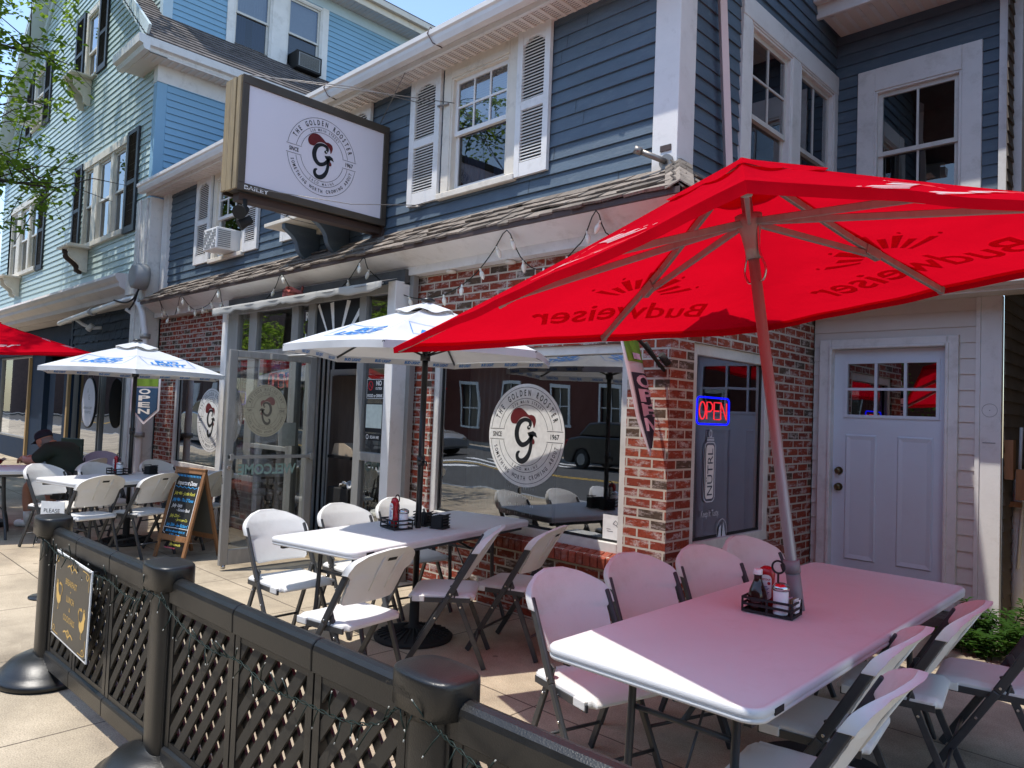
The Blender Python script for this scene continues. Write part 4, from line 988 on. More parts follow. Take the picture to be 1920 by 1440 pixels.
# shop front, recessed
sfw = Wall((0, 4.55, 0), (1, 0, 0), (0, -1, 0))
b = MB()
plain(sfw, b, -24, -12.2, 0, 3.12, [(-23.5, -20.4, .5, 2.5), (-19.35, -17.35, .08, 2.45), (-17.0, -12.75, .42, 2.42)], .1)
sfw.box(b, -19.35, -19.1, .05, 2.45, -.1, .04); sfw.box(b, -17.5, -17.0, .0, 2.45, -.05, .05); sfw.box(b, -12.75, -12.45, 0, 3.1, 0, .06)
sfw.box(b, -24, -17.2, 2.52, 2.75, 0, .08); sfw.box(b, -24, -17.2, 2.75, 3.05, 0, .05)
lp(b, 'shop_wall', 'navyshop')
b = MB(); sfw.box(b, -17.12, -17.02, .0, 2.44, .05, .1); sfw.box(b, -20.45, -20.35, 0, 2.44, .0, .06); lp(b, 'tan_post', 'tanpost')
b = MB(); sfw.box(b, -18.95, -17.6, .1, 2.3, -.09, -.04); d_ = lp(b, 'shop_door', 'navyshop')
b = MB(); sfw.box(b, -18.5, -17.75, .75, 2.1, -.04, -.036); lp(b, 'pane', 'glass', d_)
for k, (a, c, z0, z1) in enumerate(((-23.5, -20.4, .5, 2.5), (-17.0, -15.4, .42, 2.42), (-15.3, -14.1, .42, 2.42), (-14.0, -12.75, .42, 2.42))):
    b = MB(); sfw.box(b, a, a + .03, z0, z1, -.08, -.0); sfw.box(b, c - .03, c, z0, z1, -.08, -.0); sfw.box(b, a, c, z0, z0 + .04, -.08, .003); sfw.box(b, a, c, z1 - .04, z1, -.08, .003); o = lp(b, 'shop_window', 'alum')
    g = MB(); sfw.quad(g, a + .03, c - .03, z0 + .04, z1 - .04, -.04); lp(g, 'pane', 'glass', o)
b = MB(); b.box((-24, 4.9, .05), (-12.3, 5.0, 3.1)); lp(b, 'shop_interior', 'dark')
# shake panel
b = MB(); rnd = random.Random(9)
for r_ in range(5):
    u = -16.45 + rnd.uniform(0, .1)
    while u < -12.95:
        wd = rnd.uniform(.10, .2); u1 = min(u + wd - .004, -12.9); z0 = 2.44 + r_ * .155 + rnd.uniform(-.014, .014)
        if r_ == 0: z0 = 2.44
        z1 = min(2.44 + (r_ + 1) * .155 + .03, 3.2)
        A = [(u, 4.33 - .0, z0), (u1, 4.33 - .0, z0), (u1, 4.365, z1), (u, 4.365, z1)]; B_ = [(x, y + .012, z) for x, y, z in A]
        b.mesh(A + B_, [(0, 1, 2, 3), (0, 4, 5, 1), (1, 5, 6, 2), (0, 3, 7, 4), (4, 7, 6, 5)]); u += wd
b.box((-16.45, 4.38, 2.44), (-12.9, 4.55, 3.12)); b.box((-16.52, 4.34, 2.40), (-12.9, 4.56, 2.44)); b.box((-16.58, 4.33, 2.40), (-16.46, 4.56, 3.1)); lp(b, 'shake_panel', 'navyshake')

# drain pipe
dp = thing('drain_pipe', 'fat white plastic pipe running under the cornice and elbowing down the white pilaster', 'pipe', (-11.5, 3.9, 0))
b = MB()
pts = smooth2d([(-15.9, 3.95, 2.93), (-15.0, 3.93, 2.97), (-13.5, 3.92, 3.03), (-12.2, 3.91, 3.07), (-11.82, 3.91, 3.05), (-11.55, 3.92, 2.88), (-11.46, 3.93, 2.65), (-11.42, 3.95, 2.4), (-11.42, 3.95, 1.6), (-11.44, 3.95, .3)], 6)
b.tube(pts, .047, 12); b.build('pipe', M['pvc'], dp, world=True)
b = MB()
for z in (2.45, 1.95, 1.0): b.tube([(-11.42, 3.95, z), (-11.42, 3.95, z + .07)], .072, 12)
b.tube([(-13.9, 3.92, 3.01), (-13.82, 3.92, 3.015)], .072, 12); b.build('coupling', M['alum'], dp, world=True)
b = MB()
for x in (-14.9, -12.3): b.tube([(x, 3.95, 2.95), (x + .1, 4.05, 2.86), (x + .22, 4.15, 2.8), (x + .3, 4.3, 2.82)], .03, 8); b.tube([(x + .2, 4.1, 2.76), (x + .26, 4.16, 2.86)], .05, 8)
b.build('pipe_hanger', M['pvc'], dp, world=True)
mt = thing('junction_box', 'round grey utility box on the white pilaster beside the shingle skirt roof', 'utility box', (-11.5, 4.0, 3.38))
b = MB(); b.tube([(-11.62, 3.98, 3.38), (-11.62, 3.93, 3.38), (-11.62, 3.80, 3.38), (-11.62, 3.78, 3.38)], [.19, .2, .185, .15], 20); b.build('cover', M['grey'], mt, world=True)
b = MB(); b.tube(smooth2d([(-11.65, 3.9, 3.2), (-11.75, 3.86, 3.05), (-12.1, 3.85, 3.02), (-12.6, 3.86, 3.1)], 5), .014, 6); b.tube(smooth2d([(-11.6, 3.88, 3.2), (-11.7, 3.86, 3.0), (-11.9, 3.86, 2.9)], 5), .012, 6); b.build('cable', M['blackm'], mt, world=True)

# unseen neighbour, added out of view to darken the alley
nb = thing('alley_shade_building', 'unseen building across the narrow alley, added to keep the alley dark', 'building', (0.6, 9, 0))
b = MB(); b.box((-.35, 5.0, 0), (2.5, 13, 6.5)); b.box((-1.23, 11.9, 0), (-.35, 12, 6)); b.build('wall', M['brnclap'], nb, world=True)
# ------------------------------------------------------------------ rooster logo (drawn in unit coordinates)
def logo(fn, par, mats, disc=1.07, full=True):
    """fn(u, v) -> point; radius 1 is the outer ring"""
    def lay(k): return lambda u, v: fn(u, v, k)
    root = par
    if disc:
        b = MB(); n = 64; p0 = [fn(math.cos(2 * PI * i / n) * disc, math.sin(2 * PI * i / n) * disc, 0) for i in range(n)]; p1 = [fn(math.cos(2 * PI * i / n) * disc, math.sin(2 * PI * i / n) * disc, 1) for i in range(n)]
        b.mesh(p0 + p1, [tuple(range(n, 2 * n)), tuple(range(n))[::-1]] + [(i, (i + 1) % n, n + (i + 1) % n, n + i) for i in range(n)])
        root = b.build('decal_disc', mats[0], par, world=True)
    f = lay(2)
    b = MB()
    for rad in (1.0, .765, .63):
        for a0, a1 in ((11, 169), (191, 349)):
            d = math.degrees(math.asin(.13 / rad)); a0_ = d if a0 == 11 else 180 + d; a1_ = 180 - d if a0 == 11 else 360 - d
            stroke2d(b, [(math.cos(R(a)) * rad, math.sin(R(a)) * rad) for a in [a0_ + (a1_ - a0_) * i / 40 for i in range(41)]], .010, f)
    for s in (-1, 1):
        for v in (-.13 + .02, .13 - .02): stroke2d(b, [(s * .60, v), (s * 1.03, v)], .010, f)
    arc_text(b, 'THE GOLDEN ROOSTER', f, 0, 0, .885, 155, 22, .125, .60, .022)
    arc_text(b, '238 MAIN STREET', f, 0, 0, .70, 122, 50, .062, .8, .01)
    arc_text(b, 'SACO MAINE', f, 0, 0, .70, 242, 300, .062, .8, .01, bottom=True)
    arc_text(b, 'SOMETHING WORTH CROWING ABOUT', f, 0, 0, .885, 197, 345, .085, .68, .02, bottom=True)
    put_text(b, 'SINCE', f, -.815, 0, .10, .26, .02); put_text(b, '1967', f, .815, 0, .10, .23, .02)
    # body of the g: bowl, hook, beak, stem and curled tail
    g = smooth2d([(.095, .165), (.135, .22), (.125, .285), (.05, .322), (-.06, .318), (-.18, .24), (-.242, .07), (-.205, -.10), (-.09, -.195), (.04, -.165), (.13, -.085), (.19, .02)], 6)
    n = len(g); W_ = smooth2d([(.05, 0), (.08, 0), (.085, 0), (.078, 0), (.085, 0), (.112, 0), (.125, 0), (.118, 0), (.105, 0), (.095, 0), (.09, 0), (.085, 0)], 6)
    stroke2d(b, g, [w_[0] for w_ in W_], f)
    b.face([f(.095 + .048 * math.cos(2 * PI * i / 16), .165 + .042 * math.sin(2 * PI * i / 16)) for i in range(16)])
    b.face([f(.06, .06), f(.13, .075), f(.22, .10), f(.30, .06), f(.345, -.035), f(.25, -.005), f(.19, -.055), f(.10, -.01)])
    t = smooth2d([(.19, .02), (.178, -.15), (.145, -.32), (.07, -.455), (-.04, -.53), (-.145, -.525), (-.205, -.455), (-.195, -.375), (-.135, -.335)], 6)
    W_ = smooth2d([(.085, 0), (.088, 0), (.092, 0), (.11, 0), (.115, 0), (.105, 0), (.09, 0), (.075, 0), (.03, 0)], 6)
    stroke2d(b, t, [w_[0] for w_ in W_], f)
    b.build('lettering', mats[1], root, world=True)
    b = MB(); k = 3
    lobe = [(-.26, .235), (-.385, .245), (-.435, .34), (-.40, .46), (-.29, .55), (-.15, .565), (-.02, .50), (.08, .425), (.16, .43), (.25, .395), (.29, .32), (.275, .23), (.235, .16), (.21, .24), (.16, .315), (.06, .375), (-.06, .385), (-.17, .335)]
    L = smooth2d(lobe + [lobe[0]], 4)
    c = (-.10, .46)
    pts = [fn(u, v, k) for u, v in L[:-1]]; b.face(pts)
    b.face([fn(u, v, k) for u, v in smooth2d([(.235, -.05), (.275, -.11), (.265, -.16), (.225, -.17), (.205, -.12), (.235, -.05)], 4)[:-1]])
    b.build('comb', mats[2], root, world=True)
    b = MB(); b.face([fn(.112 + .020 * math.cos(2 * PI * i / 14), .178 + .016 * math.sin(2 * PI * i / 14), 4) for i in range(14)]); b.build('eye', mats[0], root, world=True)
    return root
LM = (M['decal'], M['ink'], M['inkred'])

# hanging sign at x = -5.9, perpendicular to the wall
hs = thing('hanging_sign', 'white box sign of the restaurant with a rooster emblem, hung out over the skirt roof', 'sign', (-5.95, 3.5, 3.3))
b = MB(); b.box((-6.17, 2.70, 3.36), (-5.93, 4.19, 4.30)); 
b.build('box', M['bronze'], hs, world=True, bevel=.012)
b = MB()
for y0, y1, z0, z1 in ((2.695, 4.195, 3.33, 3.395), (2.695, 4.195, 4.235, 4.31), (2.695, 2.755, 3.395, 4.235), (4.135, 4.195, 3.395, 4.235)): b.box((-5.93, y0, z0), (-5.898, y1, z1)); b.box((-6.2, y0, z0), (-6.17, y1, z1))
b.build('rim', M['bronze'], hs, world=True, bevel=.004)
b = MB(); b.box((-5.93, 2.755, 3.395), (-5.912, 4.135, 4.235)); face = b.build('sign_face', M['signw'], hs, world=True)
b = MB(); b.box((-6.185, 2.675, 3.35), (-6.09, 2.698, 4.305)); b.box((-6.08, 2.672, 3.34), (-5.985, 2.698, 4.30)); b.box((-5.975, 2.68, 3.34), (-5.91, 2.6985, 4.3)); b.build('end_panel', M['tan'], hs, world=True, bevel=.003)
logo(lambda u, v, k=0: Vector((-5.911 + .0008 * k, 3.475 + u * .35, 3.815 + v * .35)), hs, LM, disc=None)
b = MB(); put_text(b, 'BAILEY', lambda u, v: Vector((-5.8965, 2.86 + u, 3.362 + v)), 0, 0, .034, .22, .02); b.build('maker_name', M['decal'], hs, world=True)
b = MB(); b.box((-6.10, 2.75, 3.27), (-5.99, 4.22, 3.335)); b.box((-6.08, 4.19, 4.12), (-6.02, 4.24, 4.2)); b.box((-6.12, 4.19, 3.2), (-5.95, 4.225, 3.36)); b.build('support_bar', M['brown'], hs, world=True)
b = MB()
for p in ([(-5.93, 2.74, 4.32), (-5.5, 3.5, 4.36), (-5.36, 4.2, 4.4)], [(-5.93, 2.74, 4.32), (-4.95, 4.2, 4.30)], [(-5.9, 2.75, 3.36), (-5.6, 3.6, 3.36), (-5.3, 4.21, 3.44)], [(-6.15, 2.74, 3.36), (-6.6, 3.6, 3.38), (-6.9, 4.21, 3.46)], [(-6.15, 2.74, 4.32), (-6.9, 4.2, 4.35)], [(-5.93, 4.1, 4.33), (-5.4, 3.99, 4.66)]):
    b.tube(p, .004, 5)
for p in ((-5.36, 4.195, 3.44), (-5.15, 4.195, 4.35), (-5.02, 4.195, 4.31)): b.tube([Vector(p) + Vector((-.12, -.03, 0)), p], .009, 6)
b.build('guy_wire', M['wire'], hs, world=True)
fl = thing('flood_light', 'small dark floodlight fixed under the outer end of the hanging sign', 'lamp', (-5.95, 2.8, 3.2))
b = MB(); b.tube([(-5.97, 2.80, 3.28), (-5.97, 2.80, 3.16)], .018, 8); b.build('stem', M['blackm'], fl, world=True)
b = MB(); b.tube([(-5.99, 2.82, 3.20), (-5.95, 2.78, 3.17), (-5.93, 2.75, 3.16), (-5.90, 2.72, 3.14)], [.03, .04, .055, .06], 12); b.tube([(-5.95, 2.86, 3.12), (-5.99, 2.80, 3.08), (-6.0, 2.77, 3.06)], [.03, .045, .055], 12); b.build('lamp_head', M['blackm'], fl, world=True)

# decals on the windows
def wall_logo(w, u, z, r, n, par, mats=LM): return logo(lambda a, c, k=0: w.P(u + a * r, z + c * r, n + .0007 * k), par, mats)
wg = [o for o in rest.children if o.name.startswith('shop_window')]
wall_logo(front, -4.02, 1.385, .385, -.068, wg[0])
wall_logo(front, -9.83, 1.31, .40, -.068, wg[1])
b = MB(); front.box(b, -3.22, -3.07, .68, .86, -.066, -.064); n_ = part(b, 'notice', 'decal', wg[0])
b = MB(); 
for p in ([(-3.13, .80), (-3.11, .825), (-3.09, .81), (-3.10, .79), (-3.13, .80)], [(-3.10, .79), (-3.085, .775), (-3.09, .755)]): stroke2d(b, p, .004, lambda u, v: front.P(u, v, -.063))
stroke2d(b, [(-3.18, .745), (-3.13, .745)], .003, lambda u, v: front.P(u, v, -.063)); stroke2d(b, [(-3.185, .76), (-3.15, .76)], .003, lambda u, v: front.P(u, v, -.063)); part(b, 'notice_print', 'ink', wg[0])
# side window: seltzer decal, tagline, sailing badge, small poster; neon hangs inside
sw = wg[2]
f_ = lambda u, v: side.P(u, v, -.052)
def rrect(cx, cy, w, h, r, k=6):
    pts = []
    for sx, sy, a0 in ((1, 1, 0), (-1, 1, 90), (-1, -1, 180), (1, -1, 270)):
        for i in range(k + 1):
            a = R(a0 + 90 * i / k); pts.append((cx + sx * (w / 2 - r) + math.cos(a) * r, cy + sy * (h / 2 - r) + math.sin(a) * r))
    return pts
b = MB(); pc = (4.88, 1.185)
stroke2d(b, rrect(pc[0], pc[1], .15, .43, .04), .009, f_, closed=True)
pl_ = MB(); pl_.face([side.P(u, v, -.0525) for u, v in rrect(pc[0], pc[1], .115, .39, .025)]); part(pl_, 'drink_panel', 'decal', sw)
b.face([f_(4.83, 1.412), f_(4.93, 1.412), f_(4.93, 1.424), f_(4.83, 1.424)]); b.face([f_(4.83, 1.43), f_(4.93, 1.43), f_(4.93, 1.437), f_(4.83, 1.437)]); stroke2d(b, rrect(4.88, 1.463, .03, .05, .015), .010, f_, closed=True)
put_text(b, 'Keep It Tasty.', f_, 4.90, .885, .048, .26, .0)
stroke2d(b, [(5.08 + .075 * math.cos(a * PI / 12), .745 + .085 * math.sin(a * PI / 12)) for a in range(24)], .005, f_, closed=True)
b.face([f_(5.085, .70), f_(5.14, .70), f_(5.10, .81)]); b.face([f_(5.02, .69), f_(5.07, .70), f_(5.07, .79), f_(5.04, .77)])
for k in range(4): stroke2d(b, [(5.025, .70 - k * .008), (5.13, .695 - k * .009)], .003, f_)
part(b, 'window_lettering', paint('pale_window_print', (0.55, 0.60, 0.66), .5, .03), sw)
b = MB(); put_text(b, 'NÜTRL', lambda u, v: side.P(pc[0] - v, pc[1] + u, -.0505), 0, 0, .075, .34, .0); part(b, 'drink_name', flat('slate_ink', (0.05, 0.07, 0.10)), sw)
b = MB(); side.box(b, 4.56, 4.63, 1.08, 1.40, -.06, -.056); part(b, 'small_poster', flat('poster_print', (0.30, 0.38, 0.42)), sw)
ne = thing('neon_open_sign', 'glowing red and blue neon open sign in the side window by the brick pillar', 'neon sign', (-2.75, 4.85, 1.5))
P_ = lambda u, v: Vector((-2.722, 4.925 + u, 1.63 + v))
b = MB(); pts = [P_(u, v) for u, v in rrect(0, 0, .47, .195, .035)]; b.tube(pts + [pts[0]], .0065, 8); b.build('blue_tube', M['neonb'], ne, world=True)
b = MB()
def let(pts, ox): b.tube([P_(ox + x * .085, -.062 + y * .125) for x, y in pts], .0050, 6)
let([(.5 + .5 * math.cos(a * PI / 8), .5 + .5 * math.sin(a * PI / 8)) for a in range(17)], -.20); let([(0, 0), (0, 1), (.6, 1), (.95, .85), (.95, .6), (.6, .45), (0, .45)], -.095); let([(1, 0), (0, 0), (0, 1), (1, 1)], .01); let([(0, .5), (.85, .5)], .01); let([(0, 0), (0, 1), (1, 0), (1, 1)], .112)
b.build('red_letters', M['neonr'], ne, world=True)
b = MB(); b.box((-2.74, 4.71, 1.62), (-2.733, 5.14, 1.64)); b.box((-2.76, 4.88, 1.54), (-2.733, 4.98, 1.58)); b.build('backing_bar', M['blackm'], ne, world=True)
# second neon behind the entrance glass
ne2 = thing('neon_open_sign', 'salmon neon open sign inside the glass beside the open entrance door', 'neon sign', (-7.7, 4.2, 1.8))
P_ = lambda u, v: Vector((-7.72 + u * 1.1, 4.12, 1.83 + v * 1.3))
b = MB()
let([(.5 + .5 * math.cos(a * PI / 8), .5 + .5 * math.sin(a * PI / 8)) for a in range(17)], -.20); let([(0, 0), (0, 1), (.6, 1), (.95, .85), (.95, .6), (.6, .45), (0, .45)], -.095); let([(1, 0), (0, 0), (0, 1), (1, 1)], .01); let([(0, .5), (.85, .5)], .01); let([(0, 0), (0, 1), (1, 0), (1, 1)], .112)
b.build('red_letters', M['neonp'], ne2, world=True)
b = MB(); b.box((-7.95, 4.135, 1.82), (-7.48, 4.142, 1.84)); b.build('backing_bar', M['blackm'], ne2, world=True)

# entrance sidelight notices (the square code itself is left blank)
b = MB(); SF.box(b, -5.85, -5.57, 1.64, 1.83, -.034, -.031); g1 = part(b, 'no_food_notice', 'ink')
b = MB(); f2_ = lambda u, v: SF.P(u, v, -.030)
stroke2d(b, rrect(-5.71, 1.735, .265, .178, .008), .004, f2_, closed=True); put_text(b, 'NO', f2_, -5.655, 1.79, .045, .085, .03); put_text(b, 'OUTSIDE', f2_, -5.655, 1.74, .022, .10, .02); put_text(b, 'FOOD or DRINK', f2_, -5.71, 1.672, .028, .24, .03); part(b, 'notice_print', 'decal', g1)
b = MB(); stroke2d(b, [(-5.785 + .033 * math.cos(a * PI / 12), 1.765 + .04 * math.sin(a * PI / 12)) for a in range(24)], .011, f2_, closed=True); stroke2d(b, [(-5.81, 1.79), (-5.76, 1.74)], .008, lambda u, v: SF.P(u, v, -.0295)); part(b, 'prohibition_mark', flat('sign_red', (0.45, 0.02, 0.03)), g1)
b = MB(); SF.box(b, -5.85, -5.58, 1.33, 1.60, -.034, -.031); g2 = part(b, 'scan_notice', 'ink')
b = MB(); SF.box(b, -5.84, -5.59, 1.37, 1.59, -.031, -.030); part(b, 'blank_panel', flat('pale_green_white', (0.55, 0.62, 0.56)), g2)
b = MB(); SF.box(b, -5.84, -5.60, 1.255, 1.315, -.034, -.031); g3 = part(b, 'scan_label', 'ink')
b = MB(); put_text(b, 'SCAN ME', f2_, -5.69, 1.285, .026, .14, .02); stroke2d(b, [(-5.805 + .018 * math.cos(a * PI / 10), 1.285 + .02 * math.sin(a * PI / 10)) for a in range(20)], .006, f2_, closed=True); part(b, 'notice_print', 'decal', g3)
b = MB(); put_text(b, 'R', f2_, -6.99, 2.5, .09, .07, .02); put_text(b, 'L', f2_, -6.99, 2.27, .09, .06, .02); part(b, 'transom_letters', 'decal')

# open glass door, swung out at right angles
dr = thing('open_glass_door', 'aluminium and glass entrance door swung open over the sidewalk, with reversed lettering', 'door', (-6.65, 3.97, 0.0))
dl = Wall((-6.65, 0, 0), (0, 1, 0), (1, 0, 0))
b = MB(); y0, y1 = 3.06, 3.97
for a, c in ((y0, y0 + .075), (y1 - .075, y1)): dl.box(b, a, c, .05, 2.05, -.045, 0)
dl.box(b, y0 + .075, y1 - .075, 1.985, 2.05, -.045, .002); dl.box(b, y0 + .075, y1 - .075, .05, .19, -.045, .002)
b.build('door_frame', M['alum'], dr, world=True, bevel=.005)
b = MB(); dl.quad(b, y0 + .075, y1 - .075, .19, 1.985, -.022); b.build('pane', M['glassdoor'], dr, world=True)
b = MB(); dl.box(b, y0 + .03, y1 - .02, 1.035, 1.065, .0, .035); dl.box(b, y0 + .03, y0 + .06, 1.02, 1.08, 0, .05); dl.box(b, y1 - .05, y1 - .02, 1.02, 1.08, 0, .05); b.build('push_bar', M['alum'], dr, world=True)
b = MB(); b.tube([dl.P(y0 + .037, .95, 0), dl.P(y0 + .037, .95, .012)], .022, 12); dl.box(b, y0 - .002, y0 + .0, .8, 1.0, -.035, -.01); b.tube([dl.P(y0 + .045, .02, -.02), dl.P(y0 + .045, .05, -.02)], .02, 8); b.build('lock', M['chrome'], dr, world=True)
b = MB(); b.tube([(-6.63, 3.97 - .45, 2.02), (-6.55, 3.9, 2.07), (-6.5, 3.98, 2.08)], .012, 6); dl.box(b, 3.45, 3.62, 1.99, 2.04, .0, .05); b.build('door_closer', M['alum'], dr, world=True)
b = MB(); put_text(b, 'WELCOME', lambda u, v: dl.P(3.50 - u, .93 + v, -.0205), 0, 0, .095, .60, .03); b.build('welcome_letters', paint('frosted_letters', (0.22, 0.33, 0.30), .7, .03), dr, world=True)
logo(lambda a, c, k=0: dl.P(3.45 - a * .205, 1.49 + c * .235, -.0215 + .0007 * k), dr, (M['decalb'], M['decalbi'], M['decalbr']))
b = MB(); dl.box(b, 3.60, 3.78, 1.15, 1.38, -.03, -.027); b.build('paper_notice', M['decal'], dr, world=True)

# threshold box, bin and cart in the entrance
tb = thing('trash_bin', 'white waste bin with a liner inside the entrance behind the sidelight', 'bin', (-5.93, 4.4, .075))
b = MB(); b.lathe([(.13, 0), (.16, .42), (.175, .44), (.17, .46), (.155, .45)], (-5.95, 4.42, .075), 20, sx=1.0); b.build('bucket', M['wvinyl'], tb, world=True)
b = MB(); b.lathe([(.172, .40), (.185, .455), (.17, .475), (.14, .44)], (-5.95, 4.42, .075), 20); b.build('liner', M['plast'], tb, world=True)
ct = thing('service_cart', 'black cart with a folded towel just inside the entrance door', 'cart', (-6.6, 4.35, .075))
b = MB(); b.box((-6.80, 4.25, .1), (-6.42, 4.6, .72)); b.build('cabinet', M['blackm'], ct, world=True, bevel=.01)
b = MB(); b.box((-6.81, 4.24, 1.02), (-6.38, 4.62, 1.05)); b.box((-6.46, 4.5, .72), (-6.43, 4.53, 1.02)); b.build('top_shelf', M['black'], ct, world=True)
tw = MB(); tw.grid(lambda p, q: (-6.52 + .16 * (p - .5) * (1 + .2 * math.sin(q * 9)), 4.33 + .14 * (q - .5), .735 + .05 * (1 - (2 * p - 1) ** 2) + .012 * math.sin(p * 17 + q * 11)), 14, 12); tag(tw.build('towel', M['plast'], solid=.01), 'crumpled white towel on the black cart in the entrance', 'towel')
cb = MB(); cb.prism([(-.2, 0), (.2, 0), (.15, .08), (.02, .13), (-.15, .12)], (-6.6, 4.4, 1.052), (1, 0, 0), (0, 0, 1), (0, 1, 0), -.12, .12); tag(cb.build('serving_tray', paint('tray_card', (0.35, 0.28, 0.2), .7, .1)), 'tilted tan tray lying on the top shelf of the black cart', 'tray')

# AC and shelf on the restaurant front
ac = thing('window_air_conditioner', 'white air conditioner in the lower sash of the restaurant window between white shutters', 'air conditioner', (-9.2, 4.0, 3.5))
b = MB(); b.box((-9.49, 3.92, 3.49), (-9.1, 4.25, 3.765)); b.build('casing', M['wvinyl'], ac, world=True, bevel=.012)
b = MB()
for i in range(9):
    for j in range(7):
        if (i * 7 + j * 3) % 5: b.box((-9.475 + i * .04, 3.914, 3.51 + j * .034), (-9.445 + i * .04, 3.9195, 3.533 + j * .034))
for k in range(9): b.box((-9.0995, 3.94, 3.52 + k * .025), (-9.094, 4.1, 3.531 + k * .025))
b.build('grille', M['grey'], ac, world=True)
b = MB(); front.box(b, -7.55, -6.35, 3.475, 3.515, .02, .46); sh = part(b, 'window_shelf', 'cream', bevel=.005)
def bracket2(u, z, dep, hgt, mat):
    P_ = [(0, 0), (dep, 0), (dep, -.05)]
    for i in range(11):
        t = i / 10; P_.append((dep - .01 - dep * .72 * t - .035 * math.sin(t * PI * 2), -.06 - (hgt - .1) * t))
    P_ += [(.05, -hgt), (0, -hgt)]
    b = MB(); b.prism(P_, front.P(u, z, .015), front.N, Vector((0, 0, 1)), front.U, 0, .07); return part(b, 'bracket', mat, sh, bevel=.004)
bracket2(-7.2, 3.475, .42, .42, 'navy'); bracket2(-6.62, 3.475, .42, .42, 'navy')
fh = thing('flag_holder', 'empty metal flagpole bracket on the white corner post', 'flag bracket', (-2.75, 4.15, 3.3))
b = MB(); b.tube([(-2.72, 4.205, 3.29), (-2.72, 4.185, 3.29)], .052, 14); b.tube([(-2.72, 4.18, 3.29), (-2.76, 4.13, 3.31), (-2.84, 4.06, 3.35)], .02, 10); b.tube([(-2.835, 4.065, 3.348), (-2.87, 4.035, 3.365)], .027, 10); b.build('socket', M['wire'], fh, world=True)
b = MB(); b.box((-2.775, 4.198, 3.37), (-2.69, 4.2045, 3.41)); b.build('old_plate_mark', M['brown'], fh, world=True)

# string lights: one strand along the frieze
sl = thing('string_lights', 'strand of large clear bulbs looped in swags along the white frieze', 'string lights', (-7, 4.0, 2.8))
strs = [[(-11.2, 3.02), (-11.0, 2.85), (-10.8, 2.72)], [(-11.2, 3.02), (-11.1, 2.9), (-11.05, 2.75)],
 [(-10.59, 2.76), (-10.5, 2.88), (-10.41, 3.01), (-10.1, 2.84), (-9.88, 2.78), (-9.59, 2.8), (-9.41, 2.86), (-9.2, 3.0), (-9.09, 2.79), (-8.85, 2.66), (-8.52, 2.64), (-8.24, 2.68), (-8.09, 2.69), (-7.91, 2.78), (-7.74, 2.88), (-7.62, 3.02), (-7.45, 2.88), (-7.29, 2.78), (-7.12, 2.73), (-6.88, 2.7), (-6.71, 2.7), (-6.55, 2.71), (-6.37, 2.76), (-6.21, 2.85), (-6.02, 3.01), (-5.94, 2.9), (-5.79, 2.8), (-5.63, 2.71), (-5.48, 2.64), (-5.32, 2.58), (-5.15, 2.54), (-4.95, 2.53), (-4.75, 2.55), (-4.6, 2.59), (-4.44, 2.66), (-4.31, 2.75), (-4.19, 2.86), (-4.06, 2.99), (-3.95, 2.83), (-3.87, 2.73), (-3.72, 2.64), (-3.5, 2.66), (-3.35, 2.76), (-3.28, 2.82), (-3.18, 3.0), (-3.09, 2.83), (-2.9, 2.72)]]
def sw3(x, z):
    y = 4.09 if z <= 2.80 else 4.09 - .22 * (z - 2.80) / .2
    k = y / 4.05; return Vector((x * k, y - .012, 1.55 + (z - 1.55) * k))
b = MB()
for s_ in strs: b.tube([sw3(x, z) for x, z in smooth2d(s_, 3)], .0045, 5)
b.build('cable', M['cable'], sl, world=True)
proto = None; acc = 0; rnd = random.Random(2)
for s_ in strs:
    for (x0, z0), (x1, z1) in zip(s_, s_[1:]):
        L_ = math.hypot(x1 - x0, z1 - z0); t = .24 - acc
        while t < L_:
            x = x0 + (x1 - x0) * t / L_; z = z0 + (z1 - z0) * t / L_; q3 = sw3(x, z)
            if proto is None:
                b = MB(); b.lathe([(.009, 0), (.010, -.025)], n=10); b.lathe([(.010, -.025), (.019, -.045), (.020, -.06), (.014, -.085), (.003, -.1)], n=10); proto = b.build('bulb', M['bulb'], sl); c_ = proto
            else: c_ = proto.copy(); C.objects.link(c_); c_.parent = sl
            c_.location = q3 - sl.location; c_.rotation_euler = (rnd.uniform(-.4, .4), rnd.uniform(-.5, .5), 0); t += .24
        acc = L_ - (t - .24)
pl0 = None
for x in (-9.88, -9.3, -8.2, -4.86, -4.14, -3.29):
    if pl0 is None:
        b = MB(); b.lathe([(.03, 0), (.045, -.012), (.045, -.03), (.02, -.036)], n=16); pl0 = b.build('soffit_puck_light', M['cream']); o = pl0
    else: o = pl0.copy(); C.objects.link(o)
    o.location = (x, 4.17, 2.79)
    tag(o, {-9.88: 'round puck light under the frieze above the left brick panel, leftmost of all', -9.3: 'round puck light under the frieze at the left end of the storefront', -8.2: 'round puck light under the frieze over the open glass door', -4.86: 'round puck light under the frieze, nearest the white column', -4.14: 'round puck light under the frieze, above the middle of the big window', -3.29: 'round puck light under the frieze, nearest the brick pillar'}[x], 'lamp', 'puck lights under the frieze')
rag = MB(); rag.grid(lambda p, q: (-7.35 + .36 * p, 3.92 + .05 * math.sin(p * 9), 2.72 + .07 * q * (1 + .4 * math.sin(p * 13)) + .01 * math.sin(q * 20 + p * 7)), 16, 6); tag(rag.build('red_cloth', paint('faded_red_cloth', (0.33, 0.09, 0.08), .9, .2), solid=.02), 'crumpled faded red cloth tucked above the canvas valance', 'cloth')
